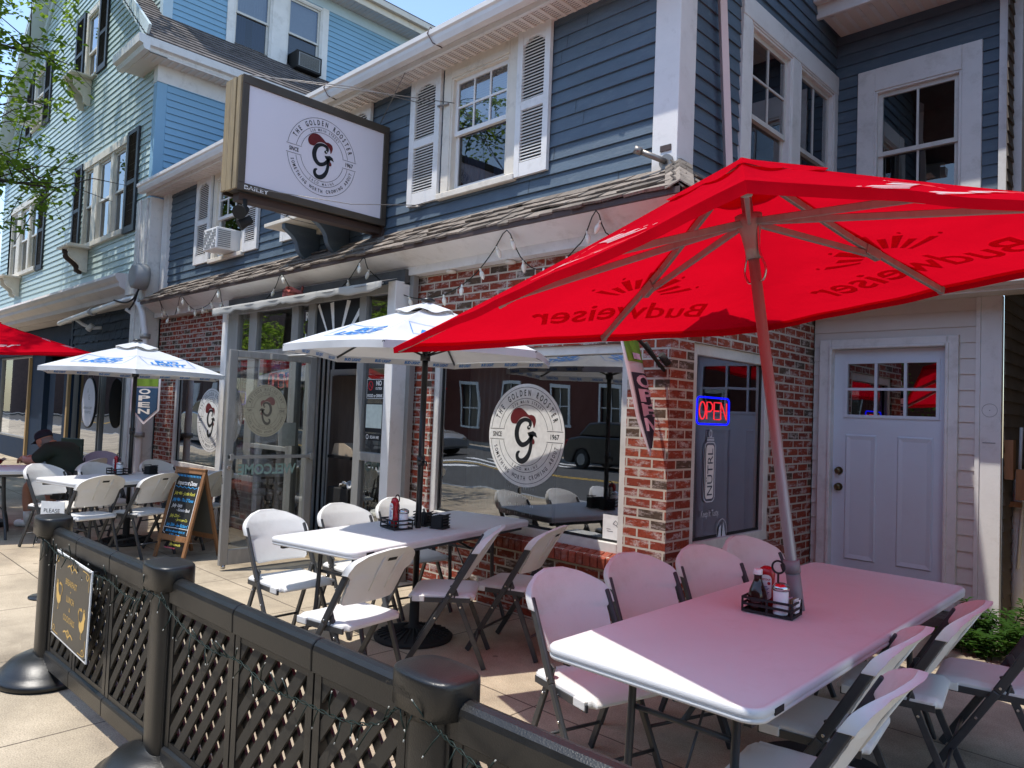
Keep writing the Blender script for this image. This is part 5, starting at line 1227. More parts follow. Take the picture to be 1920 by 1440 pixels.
# ------------------------------------------------------------------ folding chair (faces +y)
def make_chair():
    t = thing('folding_chair', 'x', 'chair')
    # seat
    def sp(u, v, top):
        a = (u * 2 - 1); c = (v * 2 - 1); w = .205 - .012 * (v) ; x = a * w; y = c * .205 + .01
        k = max(0, abs(a) - .86) / .14; k2 = max(0, abs(c) - .86) / .14
        ed = min(1.0, math.sqrt(k * k + k2 * k2))
        if k and k2:
            s_ = .86 + .14 * 1.0; x -= math.copysign(.022 * k * k2, a); y -= math.copysign(.022 * k * k2, c)
        if top: z = .452 - .010 * (1 - a * a) * (1 - c * c * .6) - .016 * ed ** 2 - (.014 * max(0, c - .4) / .6) ** 1.0 * 1.0
        else: z = .405 - .006 * max(0, c) + .008 * ed
        return (x, y, z)
    b = MB(); n = 14; g = []
    b.grid(lambda p, q: sp(p, q, True), n, n); b.grid(lambda p, q: sp(p, q, False), n, n, flip=True)
    for i in range(n):
        for f in (lambda s, tp: sp(s, 0, tp), lambda s, tp: sp(1, s, tp), lambda s, tp: sp(1 - s, 1, tp), lambda s, tp: sp(0, 1 - s, tp)):
            b.face([f(i / n, False), f((i + 1) / n, False), f((i + 1) / n, True), f(i / n, True)], True)
    seat = b.build('seat', M['plast'], t)
    w_ = seat.modifiers.new('weld', 'WELD'); w_.merge_threshold = .0005
    sb = seat.modifiers.new('b', 'BEVEL'); sb.width = .009; sb.segments = 3; sb.limit_method = 'ANGLE'; sb.angle_limit = R(45)
    b = MB()
    for s in (-1, 1): b.box((s * .200 - .012, .11, .396), (s * .200 + .010, .185, .432))
    b.build('seat_clip', M['plast'], seat, bevel=.004)
    # backrest
    def bp(u, v, bk):
        a = u * 2 - 1; z = .530 + v * .295
        wv = .184 + .010 * min(1, v / .5)
        if v > .52: wv += .030 * min(1, (v - .52) / .05)
        if v > .62: wv *= (max(0, 1 - ((v - .62) / .385) ** 2.7)) ** .5 * .93 + .07
        if v < .08: wv -= .02 * ((.08 - v) / .08) ** 2
        x = a * wv; rx = abs(x) / .224
        wrap = min(1, max(0, (v - .50) / .05))
        tube = -.035 - (z - .43) * .57
        y = tube - .050 + .050 * rx ** 2.3 + .004 + .016 * wrap * rx ** 2
        if v > .80: y -= .022 * ((v - .80) / .20) ** 2
        th = .016 + (.012 * max(0, (v - .62) / .38)) + .030 * wrap * max(0, rx - .72) / .28
        if bk: y -= th
        return (x, y, z + (.012 * (1 - rx * rx) if v > .9 else 0) * ((v - .9) / .1 if v > .9 else 0))
    b = MB(); nu, nv = 20, 26
    b.grid(lambda p, q: bp(p, q, 0), nu, nv, flip=True); b.grid(lambda p, q: bp(p, q, 1), nu, nv)
    for i in range(nv):
        for s in (0, 1): b.face([bp(s, i / nv, 0), bp(s, (i + 1) / nv, 0), bp(s, (i + 1) / nv, 1), bp(s, i / nv, 1)], True)
    for i in range(nu):
        for q in (0, 1): b.face([bp(i / nu, q, 0), bp((i + 1) / nu, q, 0), bp((i + 1) / nu, q, 1), bp(i / nu, q, 1)], True)
    bk = b.build('backrest', M['plast'], t)
    w_ = bk.modifiers.new('weld', 'WELD'); w_.merge_threshold = .0005
    sb = bk.modifiers.new('b', 'BEVEL'); sb.width = .006; sb.segments = 2; sb.limit_method = 'ANGLE'; sb.angle_limit = R(40)
    b = MB()
    def back(x, z, d): return (x, -.035 - (z - .43) * .57 - .046 - .0175 - .012 * max(0, ((z - .535) / .315 - .62) / .38) - d + .05 * abs(x / .232) ** 2.3 - .022 * max(0, ((z - .535) / .315 - .8) / .2) ** 2, z)
    b.face([back(-.032, .765, .004), back(.032, .765, .004), back(.032, .783, .004), back(-.032, .783, .004)])
    b.build('hand_slot', M['blackm'], bk)
    b = MB()
    for (x0, z0, x1, z1) in ((-.055, .60, -.065, .805), (.055, .60, .065, .805), (-.065, .805, .065, .805)):
        b.tube([back(x0, z0, -.002), back(x1, z1, -.002)], .005, 6)
    b.build('moulded_rib', M['plast'], bk)
    # frame
    for s in (-1, 1):
        b = MB(); b.bar((s * .208, -.2145, .745), (s * .213, -.035, .43), .038, .018, (1, 0, 0)); b.bar((s * .213, -.0357, .4313), (s * .2155, .221, .004), .034, .0175, (1, 0, 0)); b.build('front_leg', M['frame'], t, bevel=.006)
        b = MB(); b.bar((s * .192, -.055, .50), (s * .193, -.267, .004), .030, .016, (1, 0, 0)); b.tube([(s * .199, -.085, .47), (s * .2, -.07, .42), (s * .203, -.02, .395), (s * .205, .01, .40)], .006, 6); b.build('rear_leg', M['frame'], t, bevel=.004)
        b = MB(); b.bar((s * .199, -.17, .412), (s * .199, .19, .405), .012, .028); b.build('seat_rail', M['frame'], t)
        b = MB()
        for p in ((s * .226, -.048, .452), (s * .226, .04, .305), (s * .204, -.11, .37)): b.tube([(p[0] - s * .004, p[1], p[2]), (p[0] + s * .003, p[1], p[2])], .006, 8)
        b.build('rivet', M['chrome'], t)
    b = MB(); b.tube([(-.214, .135, .145), (.214, .135, .145)], .008, 8); b.build('stretcher', M['frame'], t)
    b = MB(); b.tube([(-.193, -.205, .14), (.193, -.205, .14)], .008, 8); b.build('stretcher', M['frame'], t)
    b = MB(); b.tube([(-.2, -.03, .398), (.2, -.03, .398)], .009, 8); b.build('stretcher', M['frame'], t)
    return t
chairs = [ # x, y, facing angle, label, group
 (-1.94, 2.58, -14, 'white folding chair with a sunlit seat edge, nearest on the left of the long table', 0),
 (-1.97, 3.18, -18, 'white folding chair second from the front on the left of the long table', 0),
 (-1.89, 3.72, -22, 'white folding chair before the brick pillar corner, third along the long table', 0),
 (-1.90, 4.27, -20, 'white folding chair nearest the leaning umbrella pole, beyond the long table', 0),
 (-1.11, 2.93, 187, 'white folding chair between two others along the right of the long table', 0),
 (-.98, 2.36, 187, 'nearest white folding chair, cut off at the bottom right corner', 0),
 (-1.06, 3.60, 189, 'white folding chair at the far right of the long table, before the green weeds', 0),
 (-.78, 4.02, 187, 'white folding chair pulled away from the long table, its seat before the weeds', 0),
 (-4.35, 2.48, 2, 'white folding chair at the near left corner of the table beside the open glass door', 1),
 (-4.43, 3.07, 0, 'white folding chair in line with the entrance, middle left of the storefront table', 1),
 (-4.54, 3.64, -5, 'white folding chair directly behind the ketchup bottle of the storefront table', 1),
 (-3.42, 2.32, 188, 'white folding chair seen from behind with a half sunlit seat by the storefront table', 1),
 (-3.55, 3.12, 222, 'white folding chair seen edge-on, turned askew beside the storefront table', 1),
 (-3.42, 3.60, 198, 'white folding chair seen from behind, beside the brick sill of the big window', 1),
 (-8.68, 2.25, 25, 'white folding chair at the near left corner of the far table, behind the paper notice', 2),
 (-8.72, 2.75, 18, 'white folding chair second on the left side of the far table, behind two chair backs', 2),
 (-7.80, 2.26, 193, 'white folding chair seen from behind, leftmost of the two facing away at the far table', 2),
 (-7.84, 2.78, 200, 'white folding chair seen from behind, next to the chalkboard stand', 2),
 (-8.95, 3.45, 15, 'white folding chair at the far left of the far table, right of the umbrella pole', 2),
 (-8.0, 3.42, 205, 'white folding chair mostly hidden behind the chalkboard stand', 2),
]
GR = ['folding chairs round the table under the red umbrella', 'folding chairs round the table before the storefront', 'folding chairs round the far table']
proto = make_chair(); rnd = random.Random(4)
for i, (x, y, f, lab, g) in enumerate(chairs):
    o = proto if i == 0 else copy_tree(proto)
    o.location = (x, y, 0.0); o.rotation_euler = (0, 0, R(f - 90)); o['label'] = lab; o['group'] = GR[g]
gc = copy_tree(proto); gc.location = (-10.6, 3.25, 0); gc.rotation_euler = (0, 0, R(-100)); tag(gc, 'grey mauve folding chair behind the seated man', 'chair')
del gc['group']
for ch in list(gc.children):
    if ch.name.split('.')[0] in ('seat', 'backrest'):
        ch.data = ch.data.copy(); ch.data.materials[0] = M['mauve']

# ------------------------------------------------------------------ folding tables (long axis y)
def make_table(Ln, Wd, label, x, y, ang):
    t = thing('folding_table', label, 'table', (x, y, 0), R(ang))
    hx, hy, r = Wd / 2, Ln / 2, .065
    def outline(o, z, k=7):
        pts = []
        for sx, sy, a0 in ((1, 1, 0), (-1, 1, 90), (-1, -1, 180), (1, -1, 270)):
            for i in range(k + 1):
                a = R(a0 + 90 * i / k); pts.append((sx * (hx - r) + math.cos(a) * (r - o), sy * (hy - r) + math.sin(a) * (r - o), z))
        return pts
    lv = [(.018, .700), (.003, .702), (.0, .712), (.004, .716), (.0, .720), (.0, .738), (.006, .744), (.012, .7455), (.016, .7435), (.024, .743), (.05, .743)]
    b = MB(); n = len(outline(0, 0)); base = 0
    for o, z in lv: b.v += outline(o, z)
    for j in range(len(lv) - 1):
        for i in range(n):
            a = j * n + i; c = j * n + (i + 1) % n; b.f.append((a, c, c + n, a + n)); b.sm.append(True)
    b.f.append(tuple((len(lv) - 1) * n + i for i in range(n))); b.sm.append(False)
    b.f.append(tuple(range(n))[::-1]); b.sm.append(False)
    top = b.build('tabletop', M['tabtop'], t)
    b = MB(); b.box((-hx + .05, -hy + .06, .672), (-hx + .075, hy - .06, .70)); b.box((hx - .075, -hy + .06, .672), (hx - .05, hy - .06, .70)); b.build('under_rail', M['frame'], t)
    b = MB(); 
    for s in (-1, 1): b.box((s * (hx + .0005) - .002, -hy + .10, .712), (s * (hx + .0005) + .002, -hy + .16, .732))
    b.build('handle_slot', M['blackm'], top)
    for e in (-1, 1):
        y0 = e * (hy - .28)
        for s in (-1, 1):
            b = MB(); b.tube(smooth2d([(s * .20, y0, .69), (s * .20, y0 + e * .015, .40), (s * .205, y0 + e * .03, .25), (s * .26, y0 + e * .05, .14), (s * .30, y0 + e * .06, .015), (s * .30, y0 + e * .06, 0)], 4), .0145, 8); b.build('leg', M['frame'], t)
        b = MB(); b.tube([(-.205, y0 + e * .03, .25), (.205, y0 + e * .03, .25)], .010, 8); b.tube([(-.20, y0, .52), (.20, y0, .52)], .010, 8); b.tube([(0, y0, .52), (0, y0 - e * .35, .68)], .010, 8); b.tube([(0, y0 + e * .03, .25), (-.0, y0 - e * .2, .6)], .005, 6); b.build('brace', M['frame'], t)
    return t
make_table(2.46, .80, 'long white folding table tinted pink in the shade of the red umbrella', -1.355, 3.22, .9)
make_table(1.86, .74, 'white folding table half in sun in front of the storefront, under the white umbrella', -4.02, 3.215, 10.5)
make_table(1.86, .76, 'white folding table far left under the smaller white umbrella', -8.28, 2.95, 13)
make_table(1.86, .76, 'white folding table of the seated man under the far red umbrella', -9.8, 1.32, -13)

# ------------------------------------------------------------------ white umbrellas
def budtext(b, fn, u, v, s, box=None):
    put_text(b, 'BUD', fn, u + .04 * s, v + .115 * s, .17 * s, .62 * s, .045, .25)
    put_text(b, 'LIGHT', fn, u - .02 * s, v - .11 * s, .17 * s, .95 * s, .045, .25)
def white_umbrella(x, y, z, h, rad, phi, label, polebase=0.0):
    t = thing('patio_umbrella', label, 'umbrella', (x, y, 0), 0, 'white patio umbrellas')
    n = 6; ap = Vector((0, 0, z + h))
    V = [Vector((rad * math.cos(phi + 2 * PI * k / n), rad * math.sin(phi + 2 * PI * k / n), z)) for k in range(n)]
    b = MB(); va = .20
    def surf(k, u, v):
        a, c = V[k], V[(k + 1) % n]; e = a.lerp(c, u); p = ap.lerp(e, v)
        p.z -= .030 * math.sin(PI * v) * (4 * u * (1 - u)) * rad; p.z += .012 * math.sin(PI * v)
        if v > .97: p.z += .010 * (4 * u * (1 - u))
        return p
    for k in range(n): b.grid(lambda p, q: surf(k, p, .14 + .86 * q), 10, 14)
    can = b.build('canopy', M['wht'], t)
    b = MB()
    for k in range(n): b.grid(lambda p, q: surf(k, p, .24 * q) + Vector((0, 0, .028 + .006 * math.sin(p * 3 * PI) * q)), 8, 4)
    b.build('vent_cap', M['wht'], can)
    b = MB()
    for k in range(n): b.grid(lambda p, q: surf(k, p, 1.0) + (surf(k, p, 1.0) - ap) * .002 + Vector((0, 0, -.045 * q)), 10, 1)
    b.build('valance', M['wht'], can)
    b = MB()
    for k in range(n):
        q = V[k].lerp(V[(k + 1) % n], .5); up = Vector((0, 0, 1))
        ud = (V[(k + 1) % n] - V[k]).normalized(); vd = (ap - q).normalized(); nm = ud.cross(vd)
        if nm.z < 0: nm = -nm
        def fn(uu, vv):
            # find the surface above this spot on the panel
            L_ = (ap - q).length; vpar = 1 - vv / L_; wid = max(.05, (V[(k + 1) % n] - V[k]).length * vpar)
            upar = .5 + uu / wid
            p = surf(k, min(max(upar, 0), 1), vpar); return p + Vector((0, 0, .004))
        s = rad * .45
        budtext(b, fn, 0, .30 * rad, s)
        w_, h_ = .62 * s, .27 * s
        pr = [(-w_, -h_), (w_ * .92, -h_), (w_, h_), (-w_ * .9, h_)]
        pts = []
        for i in range(4):
            for j in range(5): a_, c_ = pr[i], pr[(i + 1) % 4]; pts.append((a_[0] + (c_[0] - a_[0]) * j / 5, .30 * rad + a_[1] + (c_[1] - a_[1]) * j / 5))
        stroke2d(b, pts, .006, fn, closed=True)
        # small print round the hem
        a, c = V[k], V[(k + 1) % n]; od = (q - Vector((0, 0, z))).normalized(); Ln = (c - a).length
        for i in range(4):
            u_ = (i + .5) / 4
            e = a.lerp(c, u_)
            def fh(uu, vv):
                pp = a.lerp(c, u_ + uu / Ln); base_z = .010 * (4 * u_ * (1 - u_))
                return Vector((pp.x, pp.y, z + base_z - .024 + vv)) + od * .004
            if k in (1, 2): put_text(b, 'BUD LIGHT', fh, 0, 0, .020, .13, .04, .3)
            def fi(uu, vv):
                pp = a.lerp(c, u_ - uu / Ln); base_z = .010 * (4 * u_ * (1 - u_))
                return Vector((pp.x, pp.y, z + base_z - .024 + vv)) - od * .004
            put_text(b, 'BUD LIGHT', fi, 0, 0, .020, .13, .04, .3)
    b.build('printed_name', M['blue'], can)
    for k in range(n):
        b = MB(); b.tube([surf(k, 0, .04) - Vector((0, 0, .012)), surf(k, 0, .5) - Vector((0, 0, .014)), surf(k, 0, 1.0) - Vector((0, 0, .010))], .008, 6); rb = b.build('rib', M['black'], t)
        b = MB(); b.tube([surf(k, 0, .52) - Vector((0, 0, .018)), Vector((0, 0, z - .02))], .0065, 6); b.build('strut', M['black'], rb)
    b = MB(); b.tube([(0, 0, polebase), (0, 0, z + h + .0)], .021, 14); b.build('pole', M['black'], t)
    b = MB(); b.lathe([(.05, z + h + .03), (.05, z + h + .042), (.03, z + h + .055), (.008, z + h + .06)], n=16); b.build('finial', M['black'], t)
    b = MB(); b.tube([(0, 0, z - .05), (0, 0, z + .0)], .035, 12); b.tube([(.02, 0, 1.2), (.06, 0, 1.2), (.06, 0, 1.17)], .007, 6); b.tube([(0, 0, 1.17), (0, 0, 1.24)], .028, 12); b.build('crank_hub', M['black'], t)
    b = MB(); b.lathe([(.265, 0), (.27, .018), (.25, .03), (.16, .05), (.05, .075), (.035, .09), (.032, .30), (.026, .31)], n=36)
    for i in range(28):
        a = 2 * PI * i / 28; b.tube([(math.cos(a) * .07, math.sin(a) * .07, .076), (math.cos(a) * .16, math.sin(a) * .16, .055), (math.cos(a) * .245, math.sin(a) * .245, .034)], .006, 5)
    b.build('base', M['blackm'], t)
    return t
white_umbrella(-4.0, 3.23, 1.945, .335, .95, .113, 'white beer umbrella over the table before the storefront, its pole through the table')
white_umbrella(-8.55, 2.88, 1.845, .31, .99, R(-18.5), 'smaller looking white beer umbrella over the far left table, fully sunlit')

# ------------------------------------------------------------------ red square umbrellas
def red_umbrella(P0, n, H, runr, rot, a, drop, label, polefoot, text=True):
    """P0 point on the pole, n axis"""
    t = thing('patio_umbrella', label, 'umbrella', polefoot, 0, 'red square patio umbrellas')
    n = n.normalized(); e = Vector((math.cos(rot), math.sin(rot), 0)); e = (e - n * e.dot(n)).normalized(); g = n.cross(e)
    off = Vector(polefoot); ap = P0 + n * H - off; base = ap - n * drop
    c = lambda i, j: base + e * (a * i) + g * (a * j)
    crn = [c(-1, -1), c(1, -1), c(1, 1), c(-1, 1)]
    def surf(k, u, v, lift=0.0):
        A, B_ = crn[k], crn[(k + 1) % 4]; p = ap.lerp(A.lerp(B_, u), v)
        sag = (.018 + .035 * (abs(math.sin(2 * PI * u)))) * math.sin(PI * min(1, v * .95))
        rip = (.004 * math.sin(u * 17 + k * 2) + .0015 * math.sin(u * 41 + v * 9)) * max(0, v - .55) / .45 * (1 if .02 < u < .98 else 0) + .004 * math.sin(v * 23 + u * 5 + k)
        return p - n * (sag + rip * min(1, 6 * min(u, 1 - u))) + n * lift
    b = MB()
    for k in range(4): b.grid(lambda p, q: surf(k, p, .125 + .875 * q), 56, 30)
    can = b.build('canopy', M['red'], t)
    b = MB()
    for k in range(4): b.grid(lambda p, q: surf(k, p, .19 * q + .001) + n * (.008 + .005 * q + .004 * math.sin(p * 9)), 12, 6)
    b.build('vent_cap', M['red'], can)
    b = MB()
    for k in range(4): b.grid(lambda p, q: surf(k, p, 1.0) + (surf(k, p, 1.0) - base).normalized() * .004 * 0 - n * (.030 * q), 28, 1)
    b.build('hem', M['red'], can)
    for k in range(4):
        b = MB()
        for uu in (0.0, .5):
            A, B_ = crn[k], crn[(k + 1) % 4]; Ls = (B_ - A).length
            for j in range(24):
                v0, v1 = .13 + .86 * j / 24, .13 + .86 * (j + 1) / 24
                a0, a1 = .012 / max(.1, Ls * v0), .012 / max(.1, Ls * v1)
                if uu: b.face([surf(k, .5 - a0, v0, -.0015), surf(k, .5 + a0, v0, -.0015), surf(k, .5 + a1, v1, -.0015), surf(k, .5 - a1, v1, -.0015)])
                else: b.face([surf(k, 0, v0, -.0015), surf(k, a0 * 1.5, v0, -.0015), surf(k, a1 * 1.5, v1, -.0015), surf(k, 0, v1, -.0015)]); b.face([surf(k, 1 - a0 * 1.5, v0, -.0015), surf(k, 1, v0, -.0015), surf(k, 1, v1, -.0015), surf(k, 1 - a1 * 1.5, v1, -.0015)])
        for j in range(40): b.face([surf(k, j / 40, .975, -.0015), surf(k, (j + 1) / 40, .975, -.0015), surf(k, (j + 1) / 40, 1, -.0015), surf(k, j / 40, 1, -.0015)])
        b.build('seam_tape', M['red'], can)
    if text:
        for k in range(4):
            b = MB()
            A, B_ = crn[k], crn[(k + 1) % 4]; mid = A.lerp(B_, .5); Ls = (B_ - A).length; Lh = (ap - mid).length
            def fn(uu, vv):
                vp = 1 - vv / Lh; up_ = .5 + uu / max(.1, Ls * vp)
                return surf(k, min(max(up_, 0), 1), vp, .006)
            s = a / 1.3
            put_text(b, 'Budweiser', fn, 0, .30 * s, .175 * s, 1.22 * s, .015, .30)
            for i in range(9):
                d = R(90 + (i - 4) * 14); r0, r1 = .10 * s, (.22 if i % 2 == 0 else .19) * s
                if abs(i - 4) == 0: r1 = .23 * s
                cx, cy = 0, .42 * s
                b.face([fn(cx + math.cos(d + .10) * r0 * 1.3 * 1.3, cy + math.sin(d + .05) * r0), fn(cx + math.cos(d - .10) * r0 * 1.3 * 1.3, cy + math.sin(d - .05) * r0), fn(cx + math.cos(d - .075) * r1 * 1.7, cy + math.sin(d - .05) * r1), fn(cx + math.cos(d + .075) * r1 * 1.7, cy + math.sin(d + .05) * r1)])
                if i % 2 == 0:
                    dc = (cx + math.cos(d) * (r1 + .025 * s) * 1.7, cy + math.sin(d) * (r1 + .025 * s)); b.face([fn(dc[0] + .011 * math.cos(q), dc[1] + .011 * math.sin(q)) for q in [PI / 4 * j for j in range(8)]])
            b.build('printed_name', M['wprint2'], can)
    ends = [(k, 0.0) for k in range(4)] + [(k, .5) for k in range(4)]
    run = P0 - off + n * (H - runr)
    for k, u in ends:
        b = MB(); vm = 1.0
        pts = [surf(k, u, .02) - n * .03, surf(k, u, .5) - n * (.035), surf(k, u, .985) - n * (.022)]
        b.bar(pts[0], pts[1], .022, .034, n); b.bar(pts[1], pts[2], .022, .034, n); rb = b.build('rib', M['pole'], t, bevel=.003, segs=1)
        q = surf(k, u, .60 if u else .62) - n * .055
        b = MB(); b.bar(run, q, .018, .030, n); b.build('strut', M['pole'], rb, bevel=.003, segs=1)
        b = MB(); d = (pts[2] - pts[1]).normalized(); b.bar(q - d * .05 + n * .012, q + d * .05 + n * .012, .034, .05, n); b.bar(pts[2] - d * .02, pts[2] + d * .002, .028, .038, n) if u else None; b.build('rib_joint', M['pole'], rb, bevel=.003)
    foot = Vector((0, 0, 0)); b = MB(); b.tube([foot, P0 - off, ap - n * .02], .0245, 16)
    pl = b.build('pole', M['pole'], t)
    b = MB(); b.tube([run - n * .17, run - n * .12, run - n * .06, run + n * .0, run + n * .03], [.030, .034, .042, .060, .060], 16); b.build('runner_hub', M['pole'], t)
    b = MB()
    for s in (-1, 1):
        w_ = e * (.05 * s); b.tube(smooth2d([tuple(run - n * .02 + w_), tuple(run - n * .14 + w_ * .8), tuple(run - n * .22 + w_ * 1.3), tuple(run - n * .27 + w_ * .9), tuple(run - n * .27 + w_ * .2)], 4), .005, 6)
    b.build('pull_handle', M['chrome'], t)
    lo = P0 - off
    b = MB(); b.tube([lo - n * .02, lo + n * .16], .031, 16); b.tube([lo + n * .16, lo + n * .215], .0345, 16); b.build('sleeve', paint('grey_sleeve', (0.20, 0.19, 0.20), .5, .05) if 'slv' not in M else M['slv'], t)
    b = MB(); b.tube([(0, 0, 0), (0, 0, .06)], .30, 28); b.tube([(0, 0, .06), (0, 0, .30)], .035, 16); b.build('base', M['blackm'], t, bevel=.01)
    return t
nn_ = Vector((-.112, -.095, 1.0)); P0_ = Vector((-1.356, 3.236, .745)); ft = P0_ - nn_ * .745
red_umbrella(P0_, nn_, 2.012, .283, -.347, 1.305, .604, 'big tilted red beer umbrella over the long table, its pole leaning', (ft.x, ft.y, 0))
n2 = Vector((.02, -.045, 1.0)); 
red_umbrella(Vector((-10.45, 1.83, .745)), Vector((.03, -.06, 1)), 1.72, .28, R(-19), 1.17, .42, 'far red beer umbrella at the left edge, dappled with leaf shade', (-10.46, 1.87, 0))

# ------------------------------------------------------------------ things on the tables
def caddy(x, y, ang, L_, W_, label, hx=0.0):
    t = thing('condiment_caddy', label, 'caddy', (x, y, .7465), R(ang))
    b = MB()
    for z in (.006, .034, .060):
        for (x0, y0, x1, y1) in ((-L_, -W_, L_, -W_), (L_, -W_, L_, W_), (L_, W_, -L_, W_), (-L_, W_, -L_, -W_)): b.bar((x0, y0, z), (x1, y1, z), .004, .010)
    for s, q in ((-1, -1), (1, -1), (1, 1), (-1, 1), (0, -1), (0, 1)): b.bar((s * L_ * .99, q * W_ * .99, .0), (s * L_ * .99, q * W_ * .99, .064), .008, .006)
    b.box((-L_, -W_, .001), (L_, W_, .004)); b.build('wire_rack', M['blackm'], t)
    b = MB(); b.tube([(hx, .0, .004), (hx, 0, .17)], .0045, 6); n = 20; b.tube([(hx + .026 * math.sin(2 * PI * i / n), 0, .197 - .026 * math.cos(2 * PI * i / n)) for i in range(n + 1)], .0045, 6); b.build('ring_handle', M['blackm'], t)
    return t
def at(t, lx, ly, lz=.006):
    a = t.rotation_euler[2]; return Vector((t.location.x + lx * math.cos(a) - ly * math.sin(a), t.location.y + lx * math.sin(a) + ly * math.cos(a), t.location.z + lz))
def ketchup(loc, rz, label, s=1.0, upside=True):
    t = thing('ketchup_bottle', label, 'bottle', loc, rz)
    b = MB(); b.M = Matrix.Scale(s, 4)
    b.lathe([(.020, 0), (.026, .002), (.028, .022), (.031, .026), (.036, .05), (.034, .075), (.030, .095), (.033, .125), (.034, .15), (.028, .172), (.012, .182)], n=24, sx=1.0, sy=.62); b.build('bottle_body', M['redpl'], t)
    b = MB(); b.M = Matrix.Scale(s, 4)
    for sd in (-1, 1):
        poly = rrect(0, .095, .046, .105, .018); b.face([(x_, sd * (.0235 + .0 * x_), z_) for x_, z_ in poly] if sd > 0 else [(x_, sd * .0235, z_) for x_, z_ in poly][::-1])
    lb_ = b.build('label', M['decal'], t)
    b = MB(); b.M = Matrix.Scale(s, 4); put_text(b, 'KETCHUP', lambda u, v: (u, -.0238, .128 + v), 0, 0, .008, .036, .03)
    b.M = Matrix.Scale(s, 4); b.face([(.012 + .007 * math.cos(q), -.0238, .112 + .007 * math.sin(q)) for q in [PI / 6 * j for j in range(12)]]); b.build('label_print', flat('label_red', (0.5, 0.02, 0.03)), lb_)
    b = MB(); b.M = Matrix.Scale(s, 4)
    for k in range(7): b.box((-.018, -.0238, .060 + k * .006), (.006 + .004 * (k % 3), -.0236, .063 + k * .006))
    b.build('small_print', flat('label_blue', (0.08, 0.10, 0.28)), lb_)
    return t
c1 = caddy(-1.40, 3.075, 6, .105, .062, 'black wire caddy with syrup, ketchup and sugar on the long table under the red umbrella', hx=.025)
def shaker(loc, label, k=1.0, glass_=False):
    t = thing('sugar_shaker', label, 'shaker', loc)
    b = MB(); b.lathe([(.028 * k, 0), (.030 * k, .004), (.031 * k, .085 * k), (.031 * k, .100 * k)], n=20, smooth=False); b.build('jar', M['sugar'], t, bevel=.002)
    b = MB(); b.lathe([(.033 * k, .100 * k), (.035 * k, .104 * k), (.035 * k, .115 * k), (.031 * k, .122 * k), (.018 * k, .130 * k), (.002, .131 * k)], n=24); b.build('lid', M['chrome'], t)
    return t
def syrup(loc, label):
    t = thing('syrup_bottle', label, 'bottle', loc)
    b = MB(); b.lathe([(.030, 0), (.036, .004), (.039, .03), (.039, .06), (.034, .085), (.022, .115), (.0165, .13), (.0165, .146), (.019, .15), (.0165, .152)], n=28); b.build('bottle_body', M['syrup'], t)
    b = MB(); b.lathe([(.0178, .150), (.0185, .152), (.0185, .172), (.016, .174)], n=24); b.build('screw_cap', M['wvinyl'], t); return t
syrup(at(c1, -.055, -.018), 'dark syrup bottle with a white cap in the wire caddy on the long table')
ketchup(at(c1, -.035, .035), .3, 'red ketchup bottle behind the dark syrup bottle', 1.0)
shaker(at(c1, .045, -.022), 'sugar shaker with a chrome lid in the caddy on the long table')
def packets(t_, cx, cy, n, cols, label):
    t = thing('sugar_packets', label, 'packets', at(t_, cx, cy)); rnd = random.Random(n)
    for i, c_ in enumerate(cols):
        b = MB()
        for j in range(n):
            x = (i - len(cols) / 2) * .016 + j * .0035; r_ = Matrix.Rotation(rnd.uniform(-.15, .15), 3, 'Y'); b.cbox((x, rnd.uniform(-.004, .004), .033 + rnd.uniform(0, .008)), (.0018, .038, .056), r_)
        b.build('packet', c_, t)
    return t
packets(c1, .085, .02, 4, [M['pinkp'], M['tan'], M['decal']], 'small packets upright in the caddy beside the leaning pole')
c2 = caddy(-4.06, 3.09, -8, .095, .07, 'black wire caddy with ketchup on the table before the storefront', hx=.0)
ketchup(at(c2, .01, -.025, .012), -.15, 'upside down red ketchup bottle with a white label on the table before the storefront', 1.08)
shaker(at(c2, .06, .02), 'sugar shaker just right of the ketchup bottle on the storefront table')
packets(c2, -.055, -.0, 5, [M['pinkp'], M['cyan'], flat('pale_blue_packet', (0.35, 0.55, 0.7))], 'pink and blue sugar packets beside the ketchup bottle')
def holder(x, y, z, label):
    t = thing('menu_holder', label, 'holder', (x, y, z), R(20))
    b = MB()
    for k in range(5): b.box((-.04, -.05 + k * .025, 0), (.04, -.046 + k * .025, .085))
    b.box((-.052, -.052, 0), (.052, .056, .006))
    for k in range(5): b.box((-.053, -.05, .01 + k * .02), (-.050, .05, .018 + k * .02)); b.box((.05, -.05, .01 + k * .02), (.053, .05, .018 + k * .02))
    b.build('wire_basket', M['blackm'], t); return t
holder(-4.06, 3.32, .7465, 'black slotted basket behind the umbrella pole, left of it')
holder(-3.90, 3.34, .7465, 'black slotted basket behind the umbrella pole, right of it')
c3 = caddy(-8.50, 2.74, 10, .1, .065, 'black wire caddy on the far left table by the umbrella pole')
ketchup(at(c3, -.04, 0, .01), 0, 'small red ketchup bottle on the far left table')
shaker(at(c3, .04, 0), 'sugar shaker on the far left table')
holder(-8.42, 3.05, .7465, 'black slotted basket on the far left table')
ketchup(Vector((-9.75, 1.83, .7465)), 1.2, 'red ketchup bottle on the seated man\'s table', 1.05)
